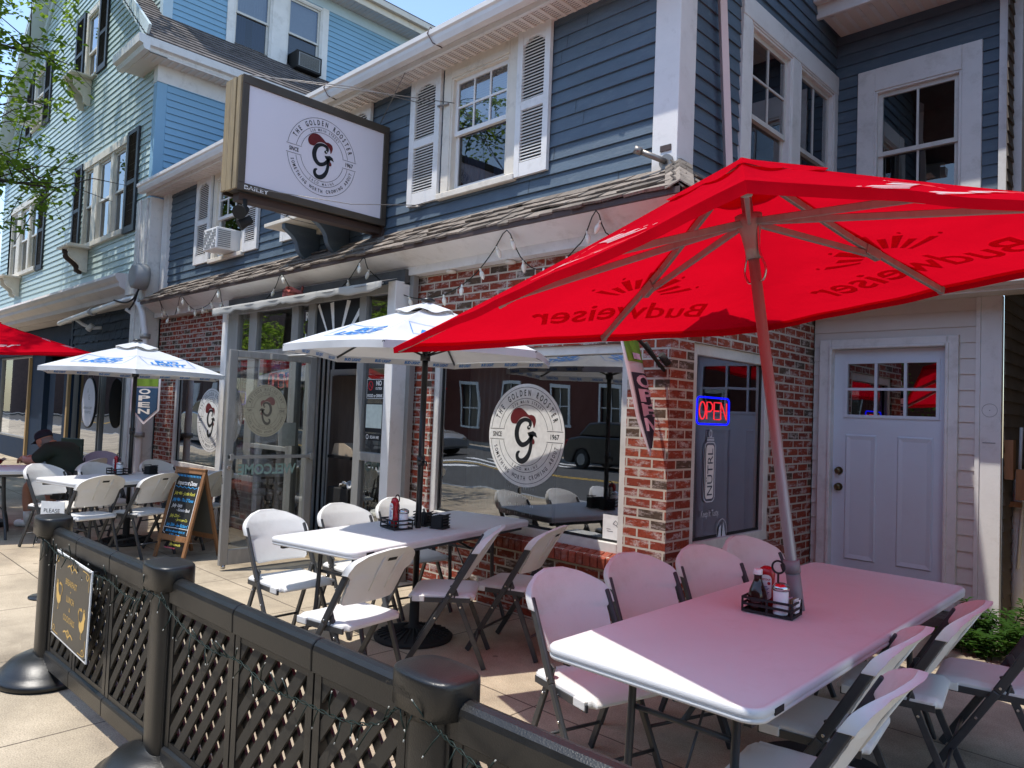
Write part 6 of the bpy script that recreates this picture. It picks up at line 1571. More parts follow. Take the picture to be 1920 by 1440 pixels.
# ------------------------------------------------------------------ patio fence
fe = thing('patio_fence', 'black resin lattice fence of posts and panels along the sidewalk', 'fence', (-3, 1.23, 0))
def fb(mb, name, mat, parent=None, **k): return mb.build(name, M[mat], parent or fe, world=True, **k)
posts = [(-4.66, 1.19), (-3.12, 1.225), (-1.465, 1.265)]
def stad(hx, hy, n=8, ex=3.0):
    return [(math.copysign(abs(math.cos(a)) ** (2 / ex), math.cos(a)) * hx, math.copysign(abs(math.sin(a)) ** (2 / ex), math.sin(a)) * hy) for a in [2 * PI * i / (4 * n) for i in range(4 * n)]]
def capshape(x, y, z0, z1, hx, hy):
    b = MB(); lv = [(.95, z0), (1.0, z0 + .003), (1.0, z1 - .014), (.992, z1 - .006), (.965, z1 - .001), (.90, z1 + .002), (.6, z1 + .004), (.25, z1 + .005)]
    o = stad(hx, hy); n = len(o)
    for s, z in lv: b.v += [(x + p[0] * (s if s > .8 else s), y + p[1] * s, z) for p in o]
    for j in range(len(lv) - 1):
        for i in range(n): a = j * n + i; c = j * n + (i + 1) % n; b.f.append((a, c, c + n, a + n)); b.sm.append(True)
    b.f.append(tuple((len(lv) - 1) * n + i for i in range(n))); b.sm.append(True); b.f.append(tuple(range(n))[::-1]); b.sm.append(False)
    return b
for i, (x, y) in enumerate(posts):
    b = MB(); o = stad(.072, .050, 6, 3.2); n = len(o)
    for z in (.05, .80): b.v += [(x + p[0], y + p[1], z) for p in o]
    for k in range(n): b.f.append((k, (k + 1) % n, n + (k + 1) % n, n + k)); b.sm.append(True)
    b.box((x - .085, y - .022, .08), (x + .085, y + .022, .80))
    b.lathe([(.085, .05), (.085, .075), (.07, .085)], (x, y, 0), 20)
    b.lathe([(.075, .775), (.082, .80), (.078, .818)], (x, y, 0), 20)
    po = fb(b, 'fence_post', 'fence')
    cp = capshape(x, y, .792, .886, .120, .084); cp = fb(cp, 'post_cap', 'fence', po)
    m_ = MB(); put_text(m_, 'Grosfillex', lambda u, v: Vector((x - .02 + u, y - .0845 - .0 * u, .840 + v)), -.03, 0, .022, .105, .0)
    fb(m_, 'embossed_name', 'fence', cp)
    b = MB(); b.lathe([(.275, 0), (.285, .02), (.28, .035), (.255, .045), (.235, .065), (.19, .105), (.12, .135), (.07, .142), (.06, .15)], (x - .03, y, 0), 36, sx=1.0, sy=.82); fb(b, 'post_base', 'fence', po)
def panel(x0, y0, x1, y1, cuts):
    """three bays between two posts"""
    root = None
    d = Vector((x1 - x0, y1 - y0, 0)); L = d.length; d.normalize(); nrm = Vector((d.y, -d.x, 0)); O = Vector((x0, y0, 0))
    w = Wall(O, d, nrm)
    b = MB(); us = [0] + [c * L for c in cuts] + [L]
    for a, c in zip(us, us[1:]):
        for (z0, z1, rr) in ((.745, .842, .03),):
            prof = []
            for k in range(7):
                q = PI * k / 6; prof.append((math.cos(q) * .032, z1 - rr + math.sin(q) * rr))
            prof += [(-.030, z0), (.030, z0)]
            b.prism([(p[0], p[1]) for p in prof], O + d * (a + .003), nrm, (0, 0, 1), d, 0, c - a - .006)
    rails = b
    b = MB()
    for a, c in zip(us, us[1:]):
        for u in (a + .022, c - .022): w.box(b, u - .017, u + .017, .185, .745, -.018, .018)
        w.box(b, a + .004, c - .004, .72, .746, -.016, .016); w.box(b, a + .004, c - .004, .184, .205, -.016, .016)
    root = fb(b, 'fence_panel', 'fence')
    fb(rails, 'top_rail', 'fence', root, bevel=.003, segs=1)
    b = MB()
    for a, c in zip(us, us[1:]):
        prof = [(math.cos(PI * k / 6) * .032, .165 + math.sin(PI * k / 6) * .02) for k in range(7)] + [(-.030, .095), (.030, .095)]
        b.prism(prof, O + d * (a + .003), nrm, (0, 0, 1), d, 0, c - a - .006)
    fb(b, 'bottom_rail', 'fence', root, bevel=.003, segs=1)
    for layer in (0, 1):
        b = MB()
        for a, c in zip(us, us[1:]):
            A, B_, z0, z1 = a + .036, c - .036, .195, .735
            wd = .040; sp = .092; k = -12
            while k < 20:
                # diagonal band: z - z0 = (u - A) * s + k*sp
                sl_ = 1.25 if layer == 0 else -1.25
                pts = []
                def clipband(off):
                    # segment of the line inside the bay
                    out_ = []
                    for t_ in range(0, 2): pass
                    f = lambda u: z0 + (u - A) * sl_ + off
                    u_a, u_b = A, B_
                    za, zb = f(u_a), f(u_b)
                    if max(za, zb) < z0 or min(za, zb) > z1: return None
                    def inv(z): return A + (z - z0 - off) / sl_
                    lo, hi = sorted((inv(z0), inv(z1)))
                    u_a, u_b = max(A, lo), min(B_, hi)
                    if u_b - u_a < .006: return None
                    return (u_a, f(u_a)), (u_b, f(u_b))
                off = k * sp * 1.25 if layer == 0 else k * sp * 1.25 + .02
                s0 = clipband(off); s1 = clipband(off + wd * 1.6)
                if s0 and s1:
                    n0, n1 = (.004, .014) if layer == 0 else (-.014, -.004)
                    (p0, p1), (q0, q1) = s0, s1
                    P4 = [p0, p1, q1, q0]
                    fr = [w.P(u, z, n1) for u, z in P4]; bk = [w.P(u, z, n0) for u, z in P4]
                    b.mesh(fr + bk, [(0, 1, 2, 3), (7, 6, 5, 4), (0, 4, 5, 1), (1, 5, 6, 2), (2, 6, 7, 3), (3, 7, 4, 0)])
                k += 1
        fb(b, 'lattice', 'fencef' if layer == 0 else 'fence', root)
    return root
panel(-4.66 + .085, 1.192, -3.12 - .085, 1.223, (.30, .64))
panel(-3.12 + .085, 1.227, -1.465 - .085, 1.262, (.36, .70))
panel(-1.465 + .085, 1.268, .55, 1.31, (.33, .66))
# poster tied on the fence
po = thing('fence_poster', 'dark poster with a white edge and gold lettering tied to the lattice fence', 'poster', (-4.08, 1.14, .5))
tilt = lambda u, v, k=0: Vector((-4.40 + u, 1.145 - .0 * u - (.001 * k) + .012 * (v - .2) - .010 * u, .325 + v - .02 * u))
b = MB(); PW, PH = .60, .425
A = [tilt(0, 0), tilt(PW, 0), tilt(PW, PH), tilt(0, PH)]; B_ = [p + Vector((0, .006, 0)) for p in A]
b.mesh(A + B_, [(0, 1, 2, 3), (7, 6, 5, 4), (0, 4, 5, 1), (1, 5, 6, 2), (2, 6, 7, 3), (3, 7, 4, 0)]); bo = b.build('board', M['decal'], po, world=True)
b = MB(); b.face([tilt(.012, .009, 1), tilt(PW - .012, .009, 1), tilt(PW - .012, PH - .009, 1), tilt(.012, PH - .009, 1)]); b.build('dark_panel', M['poster'], po, world=True)
b = MB(); f2_ = lambda u, v: tilt(u, v, 2)
put_text(b, 'BREAKFAST', f2_, .30, .305, .030, .19, .0); b.build('gold_lettering', M['gold'], po, world=True); b = MB(); put_text(b, 'LUNCH', f2_, .30, .225, .030, .125, .0); put_text(b, '&', f2_, .30, .18, .020, .022, .0); b.build('gold_lettering', M['gold'], po, world=True); b = MB(); put_text(b, 'COCKTAILS', f2_, .30, .130, .030, .19, .0); b.face([f2_(.295, .262), f2_(.305, .262), f2_(.305, .268), f2_(.295, .268)])
b.build('gold_lettering', M['gold'], po, world=True)
for (cx, cy, sx, sy_) in ((.06, .04, 1, 1), (PW - .06, .04, -1, 1), (.06, PH - .04, 1, -1), (PW - .06, PH - .04, -1, -1)):
    b = MB()
    stroke2d(b, smooth2d([(cx - .035 * sx, cy + .06 * sy_), (cx - .035 * sx, cy), (cx - .02 * sx, cy - .015 * sy_), (cx + .02 * sx, cy - .02 * sy_), (cx + .07 * sx, cy - .02 * sy_)], 4), .004, f2_)
    stroke2d(b, smooth2d([(cx - .03 * sx, cy - .012 * sy_), (cx - .01 * sx, cy + .012 * sy_), (cx + .01 * sx, cy), (cx, cy - .012 * sy_)], 4), .005, f2_); b.build('gold_corner', M['gold'], po, world=True)
for cy in (.375, .055):
    b = MB()
    stroke2d(b, smooth2d([(.22, cy), (.26, cy + .012), (.30, cy - .008), (.34, cy + .012), (.38, cy)], 5), .008, f2_)
    stroke2d(b, smooth2d([(.27, cy + .01), (.30, cy + .025), (.33, cy + .01)], 4), .006, f2_); stroke2d(b, [(.30, cy - .02), (.30, cy + .03)], .006, f2_); b.build('gold_flourish', M['gold'], po, world=True)
def rooster(cx, cy, s, m):
    b = MB(); f = lambda u, v: tilt(cx + m * u * s, cy + v * s, 2)
    b.face([f(x, y) for x, y in [(-.5, .25), (-.38, .45), (-.2, .42), (-.12, .1), (.1, -.05), (.32, .0), (.30, -.25), (.1, -.42), (-.15, -.42), (-.38, -.2), (-.42, .15)]])
    for k in range(4): stroke2d(b, smooth2d([(.25, -.08), (.42 + .02 * k, .15 + .05 * k), (.38 - .08 * k, .45 + .02 * k), (.22 - .08 * k, .42)], 4), .05, f)
    stroke2d(b, [(-.02, -.42), (-.02, -.65), (-.12, -.68)], .05, f); stroke2d(b, [(-.42, .45), (-.36, .58), (-.28, .47), (-.24, .58), (-.2, .44)], .05, f); b.build('gold_rooster', M['gold'], po, world=True)
rooster(.105, .22, .115, 1); rooster(.50, .17, .115, -1)
b = MB()
for u, v in ((.01, PH - .01), (PW - .01, PH - .01), (.01, .01), (PW - .01, .02)): b.tube([tilt(u, v, 3) + Vector((0, -.004, 0)), tilt(u, v, 3) + Vector((.01, .02, .01)), tilt(u, v) + Vector((-.01, .03, -.01)), tilt(u, v, 3) + Vector((0, -.004, 0))], .002, 5)
b.build('cable_tie', M['blackm'], po, world=True)
# paper notice on a small stand behind the first post
pn = thing('paper_notice', 'white paper notice reading PLEASE behind the left fence post cap', 'notice', (-6.4, 1.7, 0))
pw_ = Wall((-6.55, 1.64, 0), (.80, .60, 0), (.60, -.80, 0))
b = MB(); pw_.box(b, -.075, .125, .50, .735, -.004, 0); b.build('paper', M['decal'], pn, world=True)
b = MB(); fp_ = lambda u, v: pw_.P(u, v, .001); put_text(b, 'PLEASE', fp_, .02, .665, .030, .135, .0); put_text(b, 'SEE', fp_, .02, .610, .028, .07, .0); b.build('paper_print', M['ink'], pn, world=True)
b = MB(); b.tube([pw_.P(.02, .60, -.012), pw_.P(.02, .02, -.012)], .010, 8); b.build('stand_rod', M['black'], pn, world=True)
b = MB(); b.lathe([(.13, 0), (.13, .012), (.03, .022), (.012, .03)], pw_.P(.02, 0, -.012), 24); b.build('stand_foot', M['black'], pn, world=True)
# fairy lights on the fence
fy = thing('fairy_light_string', 'tangled green wire of tiny fairy lights strung along the fence panels', 'string lights', (-3, 1.2, .75))
rnd = random.Random(21); path = []
def seg(pts):
    return smooth2d(pts, 8)
strands = [
 [(-4.74, 1.13, .80), (-4.62, 1.12, .79), (-4.55, 1.15, .75), (-4.35, 1.14, .735), (-4.1, 1.14, .745), (-3.9, 1.155, .715), (-3.65, 1.16, .73), (-3.45, 1.165, .705), (-3.25, 1.16, .72), (-3.17, 1.15, .775), (-3.02, 1.155, .775), (-2.98, 1.17, .745), (-2.8, 1.18, .69), (-2.6, 1.19, .665), (-2.4, 1.19, .68), (-2.2, 1.2, .645), (-2.0, 1.2, .66), (-1.8, 1.205, .67), (-1.62, 1.20, .715), (-1.52, 1.19, .79), (-1.40, 1.19, .79), (-1.33, 1.205, .76), (-1.2, 1.215, .72), (-1.05, 1.22, .68), (-.9, 1.225, .655), (-.6, 1.23, .65), (-.3, 1.24, .66)]]
b = MB(); bb = MB()
for st_ in strands:
    P3 = [Vector(p) for p in smooth2d(st_, 14)]
    for ph in (0, PI):
        b.tube([p + Vector((0, .003 * math.cos(i * .9 + ph), .004 * math.sin(i * .9 + ph))) for i, p in enumerate(P3)], .0021, 4)
    acc = 0
    for i in range(len(P3) - 1):
        acc += (P3[i + 1] - P3[i]).length
        if acc > .047:
            acc = 0; p = P3[i]; a = rnd.choice((1, -1, 1, -1, -1)) ; d1 = Vector((rnd.uniform(-.6, .6), -rnd.uniform(.05, .35), a * rnd.uniform(.5, 1))).normalized(); l_ = rnd.uniform(.035, .075)
            q1 = p + d1 * l_ * .5; q2 = q1 + (d1 + Vector((rnd.uniform(-.6, .6), 0, rnd.uniform(-.4, .4)))).normalized() * l_ * .55
            b.tube([p, q1, q2], .0024, 4); bb.tube([q2, q2 + (q2 - q1).normalized() * .007], .0019, 6)
b.tube(smooth2d([(-4.58, 1.13, .78), (-4.53, 1.11, .70), (-4.60, 1.12, .66), (-4.54, 1.13, .72), (-4.57, 1.12, .76)], 5), .0017, 4)
b.build('wire', M['cable'], fy, world=True); o = bb.build('led_tips', M['led'], fy, world=True); o['kind'] = 'stuff'

# ------------------------------------------------------------------ chalkboard stand
cb = thing('chalkboard_stand', 'wooden A-frame chalkboard with coloured handwriting beside the open glass door', 'sign', (-7.55, 2.98, 0))
# front face looks towards the street and a little left
AT = Vector((-6.93, 2.98, .97)) if False else Vector((-7.02, 2.86, .93))
F1 = Vector((-7.66, 2.74, 0)); F2 = Vector((-7.49, 3.05 - .02, 0)); 
hinge_c = Vector((-7.22, 2.96, .93))
ud = Vector((.97, .24, 0)).normalized()
hw = .235
fcen = Vector((-7.44, 2.90, 0))
fd = Vector((ud.y, -ud.x, 0))            # outward from the front face
hinge_c = fcen - fd * .21 + Vector((0, 0, .885))
bcen = hinge_c - fd * .22; bcen.z = 0
def board(cen, sgn, mat_face):
    up = (hinge_c - cen); Lh = up.length; up = up.normalized(); nn3 = ud.cross(up) * 1.0
    if nn3.dot(fd) * sgn < 0: nn3 = -nn3
    PP = lambda u, v, n_=0: cen + ud * u + up * v + nn3 * n_
    def bx(mb, u0, u1, v0, v1, n0, n1):
        ps = [PP(u, v, n_) for n_ in (n0, n1) for u, v in ((u0, v0), (u1, v0), (u1, v1), (u0, v1))]
        mb.mesh(ps, [(0, 3, 2, 1), (4, 5, 6, 7), (0, 1, 5, 4), (1, 2, 6, 5), (2, 3, 7, 6), (3, 0, 4, 7)])
    b = MB(); bx(b, -hw, -hw + .04, 0, Lh, -.02, .005); bx(b, hw - .04, hw, 0, Lh, -.02, .005); bx(b, -hw + .04, hw - .04, Lh - .06, Lh, -.02, .006); bx(b, -hw + .04, hw - .04, .18, .235, -.02, .006)
    fr = b.build('board_frame', M['wood'], cb, world=True, bevel=.004)
    b = MB(); bx(b, -hw + .04, hw - .04, .235, Lh - .06, -.014, -.004); b.build('slate', mat_face, fr, world=True)
    return PP, Lh, fr
PP, Lh, fr = board(fcen, 1, M['chalk'])
board(bcen, -1, paint('slate_grey_back', (0.10, 0.10, 0.085), .7, .1))
def chalk(col, items):
    b = MB()
    for (s_, u, v, h, w_) in items: put_text(b, s_, lambda a, c: PP(a, c, -.0025), u, v, h, w_, .012, .25)
    b.build('handwriting', M[col], fr, world=True)
T0 = Lh - .06
chalk('chalkw', [('Important Dates', 0, T0 - .095, .042, .30), ('July 16th', -.07, T0 - .325, .032, .16), ('- Karaoke Band', .04, T0 - .365, .03, .20)])
chalk('yel', [('July 4th - Justin Rock', -.0, T0 - .20, .032, .32), ('July 23rd -', -.06, T0 - .425, .03, .16), ('- Jameson Co', .05, T0 - .46, .026, .18), ('4 Liner', .05, T0 - .66, .03, .18), ('Brunch', .05, T0 - .70, .024, .16)])
chalk('cyan', [('July 9th - The 2 Tones', .0, T0 - .265, .032, .32), ('July 30th - Joe Richard', .0, T0 - .515, .032, .33), ('All live shows start at', .0, T0 - .575, .024, .30), ('6:30 - 9pm', .0, T0 - .61, .022, .16)])
chalk('pinkc', [('reservations', -.02, T0 - .735, .016, .16)])
b = MB(); g2 = lambda a, c: PP(a, c, -.0025)
for k in range(16): stroke2d(b, [(-.18 + k * .023, T0 - .015), (-.17 + k * .023, T0 - .035)], .007, g2)
stroke2d(b, [(-.17 + i * .012, T0 - .14 + .007 * math.sin(i * 1.2)) for i in range(29)], .005, g2); b.build('chalk_wave', M['cyan'], fr, world=True)
b = MB(); stroke2d(b, [(-.185, T0 - .05), (-.187, .26), (-.15, .245)], .006, g2); stroke2d(b, [(.185, T0 - .12), (.187, .25)], .008, g2); stroke2d(b, [(-.18, T0 - .545), (.18, T0 - .545)], .005, g2); b.build('chalk_border', M['chalkw'], fr, world=True)
b = MB(); m1 = fcen.lerp(hinge_c, .2) + ud * .2; m2 = bcen.lerp(hinge_c, .2) + ud * .2; b.tube([m1, m1.lerp(m2, .5) - Vector((0, 0, .03)), m2], .002, 4); b.build('chain', M['chrome'], cb, world=True)

# ------------------------------------------------------------------ banner flags
def pennant(P4, label, loc, txtmat, pole):
    t = thing('open_banner', label, 'banner', loc)
    return t
pb = thing('open_banner', 'navy banner with white letters OPEN stacked downwards, hung left of the left window', 'banner', (-9.6, 3.4, 1.0))
w = Wall((-9.72, 3.40, 0), (.97, .24, 0), (.24, -.97, 0))
poly = [(-.30, 2.02), (.30, 2.02), (.30, 1.42), (0, 1.24), (-.30, 1.42)]
def cloth(poly, n, th=.004):
    b = MB(); A = [w.P(u, z, n) for u, z in poly]; B_ = [w.P(u, z, n - th) for u, z in poly]; k = len(poly)
    b.mesh(A + B_, [tuple(range(k)), tuple(range(k, 2 * k))[::-1]] + [(i, k + i, k + (i + 1) % k, (i + 1) % k) for i in range(k)]); return b
cloth(poly, 0).build('banner_cloth', M['signw'], pb, world=True)
cloth([(-.26, 1.70), (.26, 1.70), (.26, 1.44), (0, 1.285), (-.26, 1.44)], .005, .003).build('navy_field', M['navyp'], pb, world=True)
cloth([(-.26, 1.72), (.26, 1.72), (.26, 1.86), (.1, 1.84), (-.05, 1.9), (-.26, 1.85)], .005, .003).build('green_field', M['green'], pb, world=True)
b = MB()
for k, ch in enumerate('OPEN'): put_text(b, ch, lambda u, v: w.P(u, v, .007), 0, 1.655 - k * .083, .062, .24, .03)
b.build('open_letters', M['decal'], pb, world=True)
b = MB(); b.tube([w.P(-.33, 2.03, 0), w.P(.33, 2.03, 0)], .012, 8); b.tube([w.P(0.33, 2.03, 0), w.P(.55, 2.07, -.3), (-11.0, 4.2, 2.12)], .010, 8); b.build('banner_rod', M['black'], pb, world=True)

pf = thing('open_banner', 'curved open banner seen nearly edge-on, hanging beside the brick pillar', 'banner', (-2.75, 3.9, 1.3))
# hangs from a bracket on the pillar, plane nearly along the line of sight
FS = 1
def pfp(u, v, k=0):   # u across 0..1, v down 0..1
    perp = Vector((.817, .576, 0)); view = Vector((-.576, .817, 0))
    top = Vector((-2.785, 3.80, 2.12))
    x = top + perp * (.19 * v) + Vector((0, 0, -.80 * v))
    wd = 1.0 if v < .72 else max(0.02, 1 - (v - .72) / .28)
    across = (perp * .115 + view * .27) * wd
    nrm = Vector((across.y, -across.x, 0)).normalized() * FS 
    return x + across * u + perp * (.035 * (1 - wd)) + nrm * (.0035 * k + .03 * math.sin(u * PI) * math.sin(v * PI))
b = MB(); b.grid(lambda p, q: pfp(p, q), 8, 24); b.build('banner_cloth', M['signw'], pf, world=True, solid=.004)
b = MB(); b.grid(lambda p, q: pfp(.1 + .85 * p, .34 + .60 * q, 3), 6, 16); b.build('navy_field', paint('dusk_purple', (0.022, 0.018, 0.04), .8, .05), pf, world=True)
b = MB(); b.grid(lambda p, q: pfp(.08 + .87 * p, .05 + .20 * q, 3), 6, 6); b.build('green_field', M['green'], pf, world=True)
b = MB(); b.grid(lambda p, q: pfp(.3 + .4 * p, .18 + .05 * q, 5), 3, 3); b.build('pink_tree', M['pinkp'], pf, world=True)
b = MB()
for k, ch in enumerate('OPEN'):
    vs, fs, x0, x1 = text_mesh(ch, .03); 
    b.mesh([pfp(.18 + .68 * (x - x0) / (x1 - x0), .355 + k * .115 + .10 * (1 - y / .72), 5) for x, y in vs], fs)
b.build('open_letters', M['pinkp'], pf, world=True)
b = MB(); b.tube([(-2.80, 3.79, 2.13), (-2.74, 3.98, 2.06), (-2.70, 4.22, 1.88)], .012, 8); b.tube([(-2.66, 4.20, 1.92), (-2.68, 4.14, 1.98)], .024, 8); b.tube([(-2.72, 4.02, 2.05), (-2.69, 4.15, 1.9)], .012, 6); b.build('banner_bracket', M['blackm'], pf, world=True)
# ------------------------------------------------------------------ street tree
def tree(x, y, height, rad, label, seed, nleaf, cz, ls=.055, limbs=9, xr=1.0, zr=(.3, .7), keep=None):
    t = thing('street_tree', label, 'tree', (x, y, 0)); rnd = random.Random(seed)
    b = MB(); H = height
    tr = [(0, 0, 0), (.03, .02, H * .18), (-.04, .03, H * .36), (.03, .08, H * .55), (.05, .1, H * .8)]
    b.tube(smooth2d(tr, 4), [.17 - .13 * i / 16 for i in range(17)], 10); trunk = b.build('trunk', M['bark'], t)
    tips = []; b = MB()
    for k in range(limbs):
        a = 2.4 * k + rnd.uniform(-.3, .3); z0 = H * (zr[0] + (zr[1] - zr[0]) * (k + .5) / limbs); r_ = rad * rnd.uniform(.65, 1.05)
        p0 = Vector((0, 0, z0)); p3 = Vector((math.cos(a) * r_ * xr, math.sin(a) * r_, z0 + rnd.uniform(-.06, .14) * H * .5))
        p1 = p0.lerp(p3, .35) + Vector((0, 0, rnd.uniform(.2, .5))); p2 = p0.lerp(p3, .7) + Vector((rnd.uniform(-.3, .3), rnd.uniform(-.3, .3), rnd.uniform(0, .5)))
        L = [Vector(p) for p in smooth2d([tuple(p0), tuple(p1), tuple(p2), tuple(p3)], 5)]
        if keep:
            m_ = next((i_ for i_, q_ in enumerate(L) if i_ > 4 and not keep(q_.x + x, q_.y + y, q_.z, rnd)), len(L)); L = L[:m_]
        b.tube(L, [.055 * (1 - i / len(L)) + .008 for i in range(len(L))], 6)
        for j in range(3, len(L)):
            for m in range(3):
                q = L[j]
                if keep and not keep(q.x + x, q.y + y, q.z, rnd): continue
                d = Vector((rnd.uniform(-1, 1), rnd.uniform(-1, 1), rnd.uniform(-.35, .55))).normalized(); l_ = rnd.uniform(.5, 1.15) * rad * .33
                e = q + d * l_; mid = q.lerp(e, .5) + Vector((0, 0, .08)); e.z -= .1
                b.tube([q, mid, e], [.012, .008, .003], 4); tips.append((q, mid, e))
    b.build('limbs', M['bark'], t)
    vs = []; fs = []
    per = max(1, nleaf // len(tips))
    for (q, mid, e) in tips:
        # a few side sprays, leaves set along them: clumps with gaps between
        for s in range(5):
            st = mid.lerp(e, rnd.random()) if rnd.random() < .6 else q.lerp(mid, rnd.random())
            d = ((e - q).normalized() + Vector((rnd.uniform(-1, 1), rnd.uniform(-1, 1), rnd.uniform(-.5, .25)))).normalized(); l_ = rnd.uniform(.2, .5)
            for i in range(per // 5):
                f = (i + 1) / (per // 5); p = st + d * l_ * f + Vector((rnd.uniform(-.05, .05), rnd.uniform(-.05, .05), rnd.uniform(-.05, .05) - .12 * f * f))
                if keep and not keep(p.x + x, p.y + y, p.z, rnd): continue
                ax = Vector((rnd.uniform(-1, 1), rnd.uniform(-1, 1), rnd.uniform(-.6, .3))).normalized(); nm = Vector((rnd.uniform(-.7, .7), rnd.uniform(-.7, .7), 1)).normalized(); sd = ax.cross(nm).normalized(); k = ls * rnd.uniform(.6, 1.25); up = nm * (k * .12)
                n0 = len(vs); vs += [p, p + ax * k * .5 + sd * k * .36 + up, p + ax * k * 1.15, p + ax * k * .5 - sd * k * .36 + up]; fs += [(n0, n0 + 1, n0 + 2), (n0, n0 + 2, n0 + 3)]
    c = MB(); c.mesh(vs, fs); c.build('crown', M['leaf'], t)
    return t
tree(-14.2, .2, 11.5, 4.3, 'leafy street tree at the left edge, its branches crossing the pale blue house', 5, 44000, 6, .10, 26, 1.1, (.30, .86), lambda X_, Y_, Z_, r: (Z_ > 8.4 and Y_ < 4.0) or (X_ < -10.4 and Y_ < -.252 * X_ + r.uniform(-.35, .2)))

# one low branch hanging further into view is part of that tree through its limbs; weeds by the alley
rnd = random.Random(8)
wd_spots = [(-1.30, 6.28, .55, 0), (-1.12, 6.22, .50, 1), (-1.02, 6.05, .42, 2), (-1.2, 6.0, .32, 3), (-.92, 6.1, .6, 4), (-1.36, 6.05, .25, 5)]
labs = ['tall leafy weed against the white corner panel', 'dark leafy weed at the mouth of the alley', 'sunlit weed with pale leaves at the right edge', 'low leafy weed in front of the others by the alley', 'tall weed at the far right edge by the alley', 'smallest fine leaved weed left of the others by the alley']
for (x, y, h, k) in wd_spots:
    t = thing('weed_plant', labs[k], 'plant', (x, y, 0), 0, 'weeds by the alley'); b = MB(); vs = []; fs = []
    for s in range(7):
        a = rnd.uniform(0, 2 * PI); r_ = rnd.uniform(.04, .2); hh = h * rnd.uniform(.32, .68)
        P3 = [Vector((math.cos(a) * .05, math.sin(a) * .05, 0)), Vector((math.cos(a) * r_ * .5, math.sin(a) * r_ * .5, hh * .6)), Vector((math.cos(a) * r_, math.sin(a) * r_, hh))]
        L = [Vector(p) for p in smooth2d([tuple(p) for p in P3], 6)]; b.tube(L, .003, 4)
        for i, p in enumerate(L[2:]):
            for m in range(3):
                q = a + m * 2.1 + i * 1.1; d = Vector((math.cos(q), math.sin(q), rnd.uniform(.1, .6))).normalized(); l_ = rnd.uniform(.05, .10) * (.7 if k == 5 else 1.1); sdv = d.cross(Vector((0, 0, 1))).normalized() * l_ * .16
                n0 = len(vs); tip = p + d * l_ - Vector((0, 0, .015)); vs += [p, p + d * l_ * .5 + sdv, tip, p + d * l_ * .5 - sdv]; fs += [(n0, n0 + 1, n0 + 2), (n0, n0 + 2, n0 + 3)]
    b.build('stem', M['weed'], t); c = MB(); c.mesh(vs, fs); c.build('leaves', M['weed'], t)

# ------------------------------------------------------------------ seated man
def skin_geo(V, E, radii, sub=2):
    me = bpy.data.meshes.new('sk'); me.from_pydata(V, E, []); o = bpy.data.objects.new('sk', me); C.objects.link(o)
    m = o.modifiers.new('s', 'SKIN'); m.use_smooth_shade = True
    for i, r_ in enumerate(radii):
        rr_ = r_ if isinstance(r_, tuple) else (r_, r_); me.skin_vertices[0].data[i].radius = rr_
    me.skin_vertices[0].data[0].use_root = True
    s = o.modifiers.new('u', 'SUBSURF'); s.levels = sub; s.render_levels = sub
    dg = bpy.context.evaluated_depsgraph_get(); dg.update(); e = bpy.data.meshes.new_from_object(o.evaluated_get(dg))
    vs = [v.co.copy() for v in e.vertices]; fs = [tuple(p.vertices) for p in e.polygons]
    bpy.data.objects.remove(o); bpy.data.meshes.remove(me); bpy.data.meshes.remove(e)
    return vs, fs
man = thing('person', 'seated man in a dark green T-shirt and navy cap leaning over his food', 'person', (-9.90, 2.72, 0), R(128))
V = [(0, 0, .53), (0, .05, .66), (0, .14, .80), (0, .235, .91), (0, .30, .965), (0, .35, .985),
     (-.17, .235, .91), (-.26, .30, .80), (-.25, .42, .775), (-.15, .54, .795), (-.08, .60, .80),
     (.17, .235, .91), (.26, .30, .80), (.24, .42, .775), (.12, .54, .795), (.05, .60, .80),
     (-.11, .05, .52), (-.15, .26, .53), (-.16, .47, .50), (-.16, .46, .28), (-.16, .43, .09), (-.165, .55, .045),
     (.11, .05, .52), (.15, .26, .53), (.16, .47, .50), (.17, .42, .28), (.17, .36, .09), (.175, .48, .045)]
E_ = [(0, 1), (1, 2), (2, 3), (3, 4), (4, 5), (3, 6), (6, 7), (7, 8), (8, 9), (9, 10), (3, 11), (11, 12), (12, 13), (13, 14), (14, 15), (0, 16), (16, 17), (17, 18), (18, 19), (19, 20), (20, 21), (0, 22), (22, 23), (23, 24), (24, 25), (25, 26), (26, 27)]
rad = [.16, .155, .16, .14, .07, .062, .075, .055, .046, .032, .034, .075, .055, .046, .032, .034, .10, .085, .062, .058, .042, .035, .10, .085, .062, .058, .042, .035]
vs, fs = skin_geo(V, E_, rad)
b = MB(); b.mesh(vs, fs, True)
# head with face
hc = Vector((0, .42, 1.01)); hm = Matrix.Translation(hc) @ Matrix.Rotation(R(-24), 4, 'X')
def headpt(p, q):
    th = 2 * PI * p; ph = PI * q; x = math.sin(ph) * math.sin(th); y = math.sin(ph) * math.cos(th); z = -math.cos(ph)
    X = x * .077; Y = y * .098; Z = z * .118
    if z < 0: X *= 1 - .28 * (-z) ** 1.5; Y *= 1 - .10 * (-z)
    if y > 0:
        Y *= .93
        if abs(x) < .24: Y += .020 * max(0, 1 - abs(z + .16) / .24) * (1 - abs(x) / .24)      # nose
        if abs(abs(x) - .38) < .2 and abs(z - .06) < .12: Y -= .010                              # eye sockets
        if abs(x) < .4 and abs(z + .47) < .07: Y += .005                                         # lips
        if abs(x) < .35 and abs(z + .8) < .2: Y += .008                                          # chin
    return hm @ Vector((X, Y, Z))
b.grid(headpt, 40, 30)
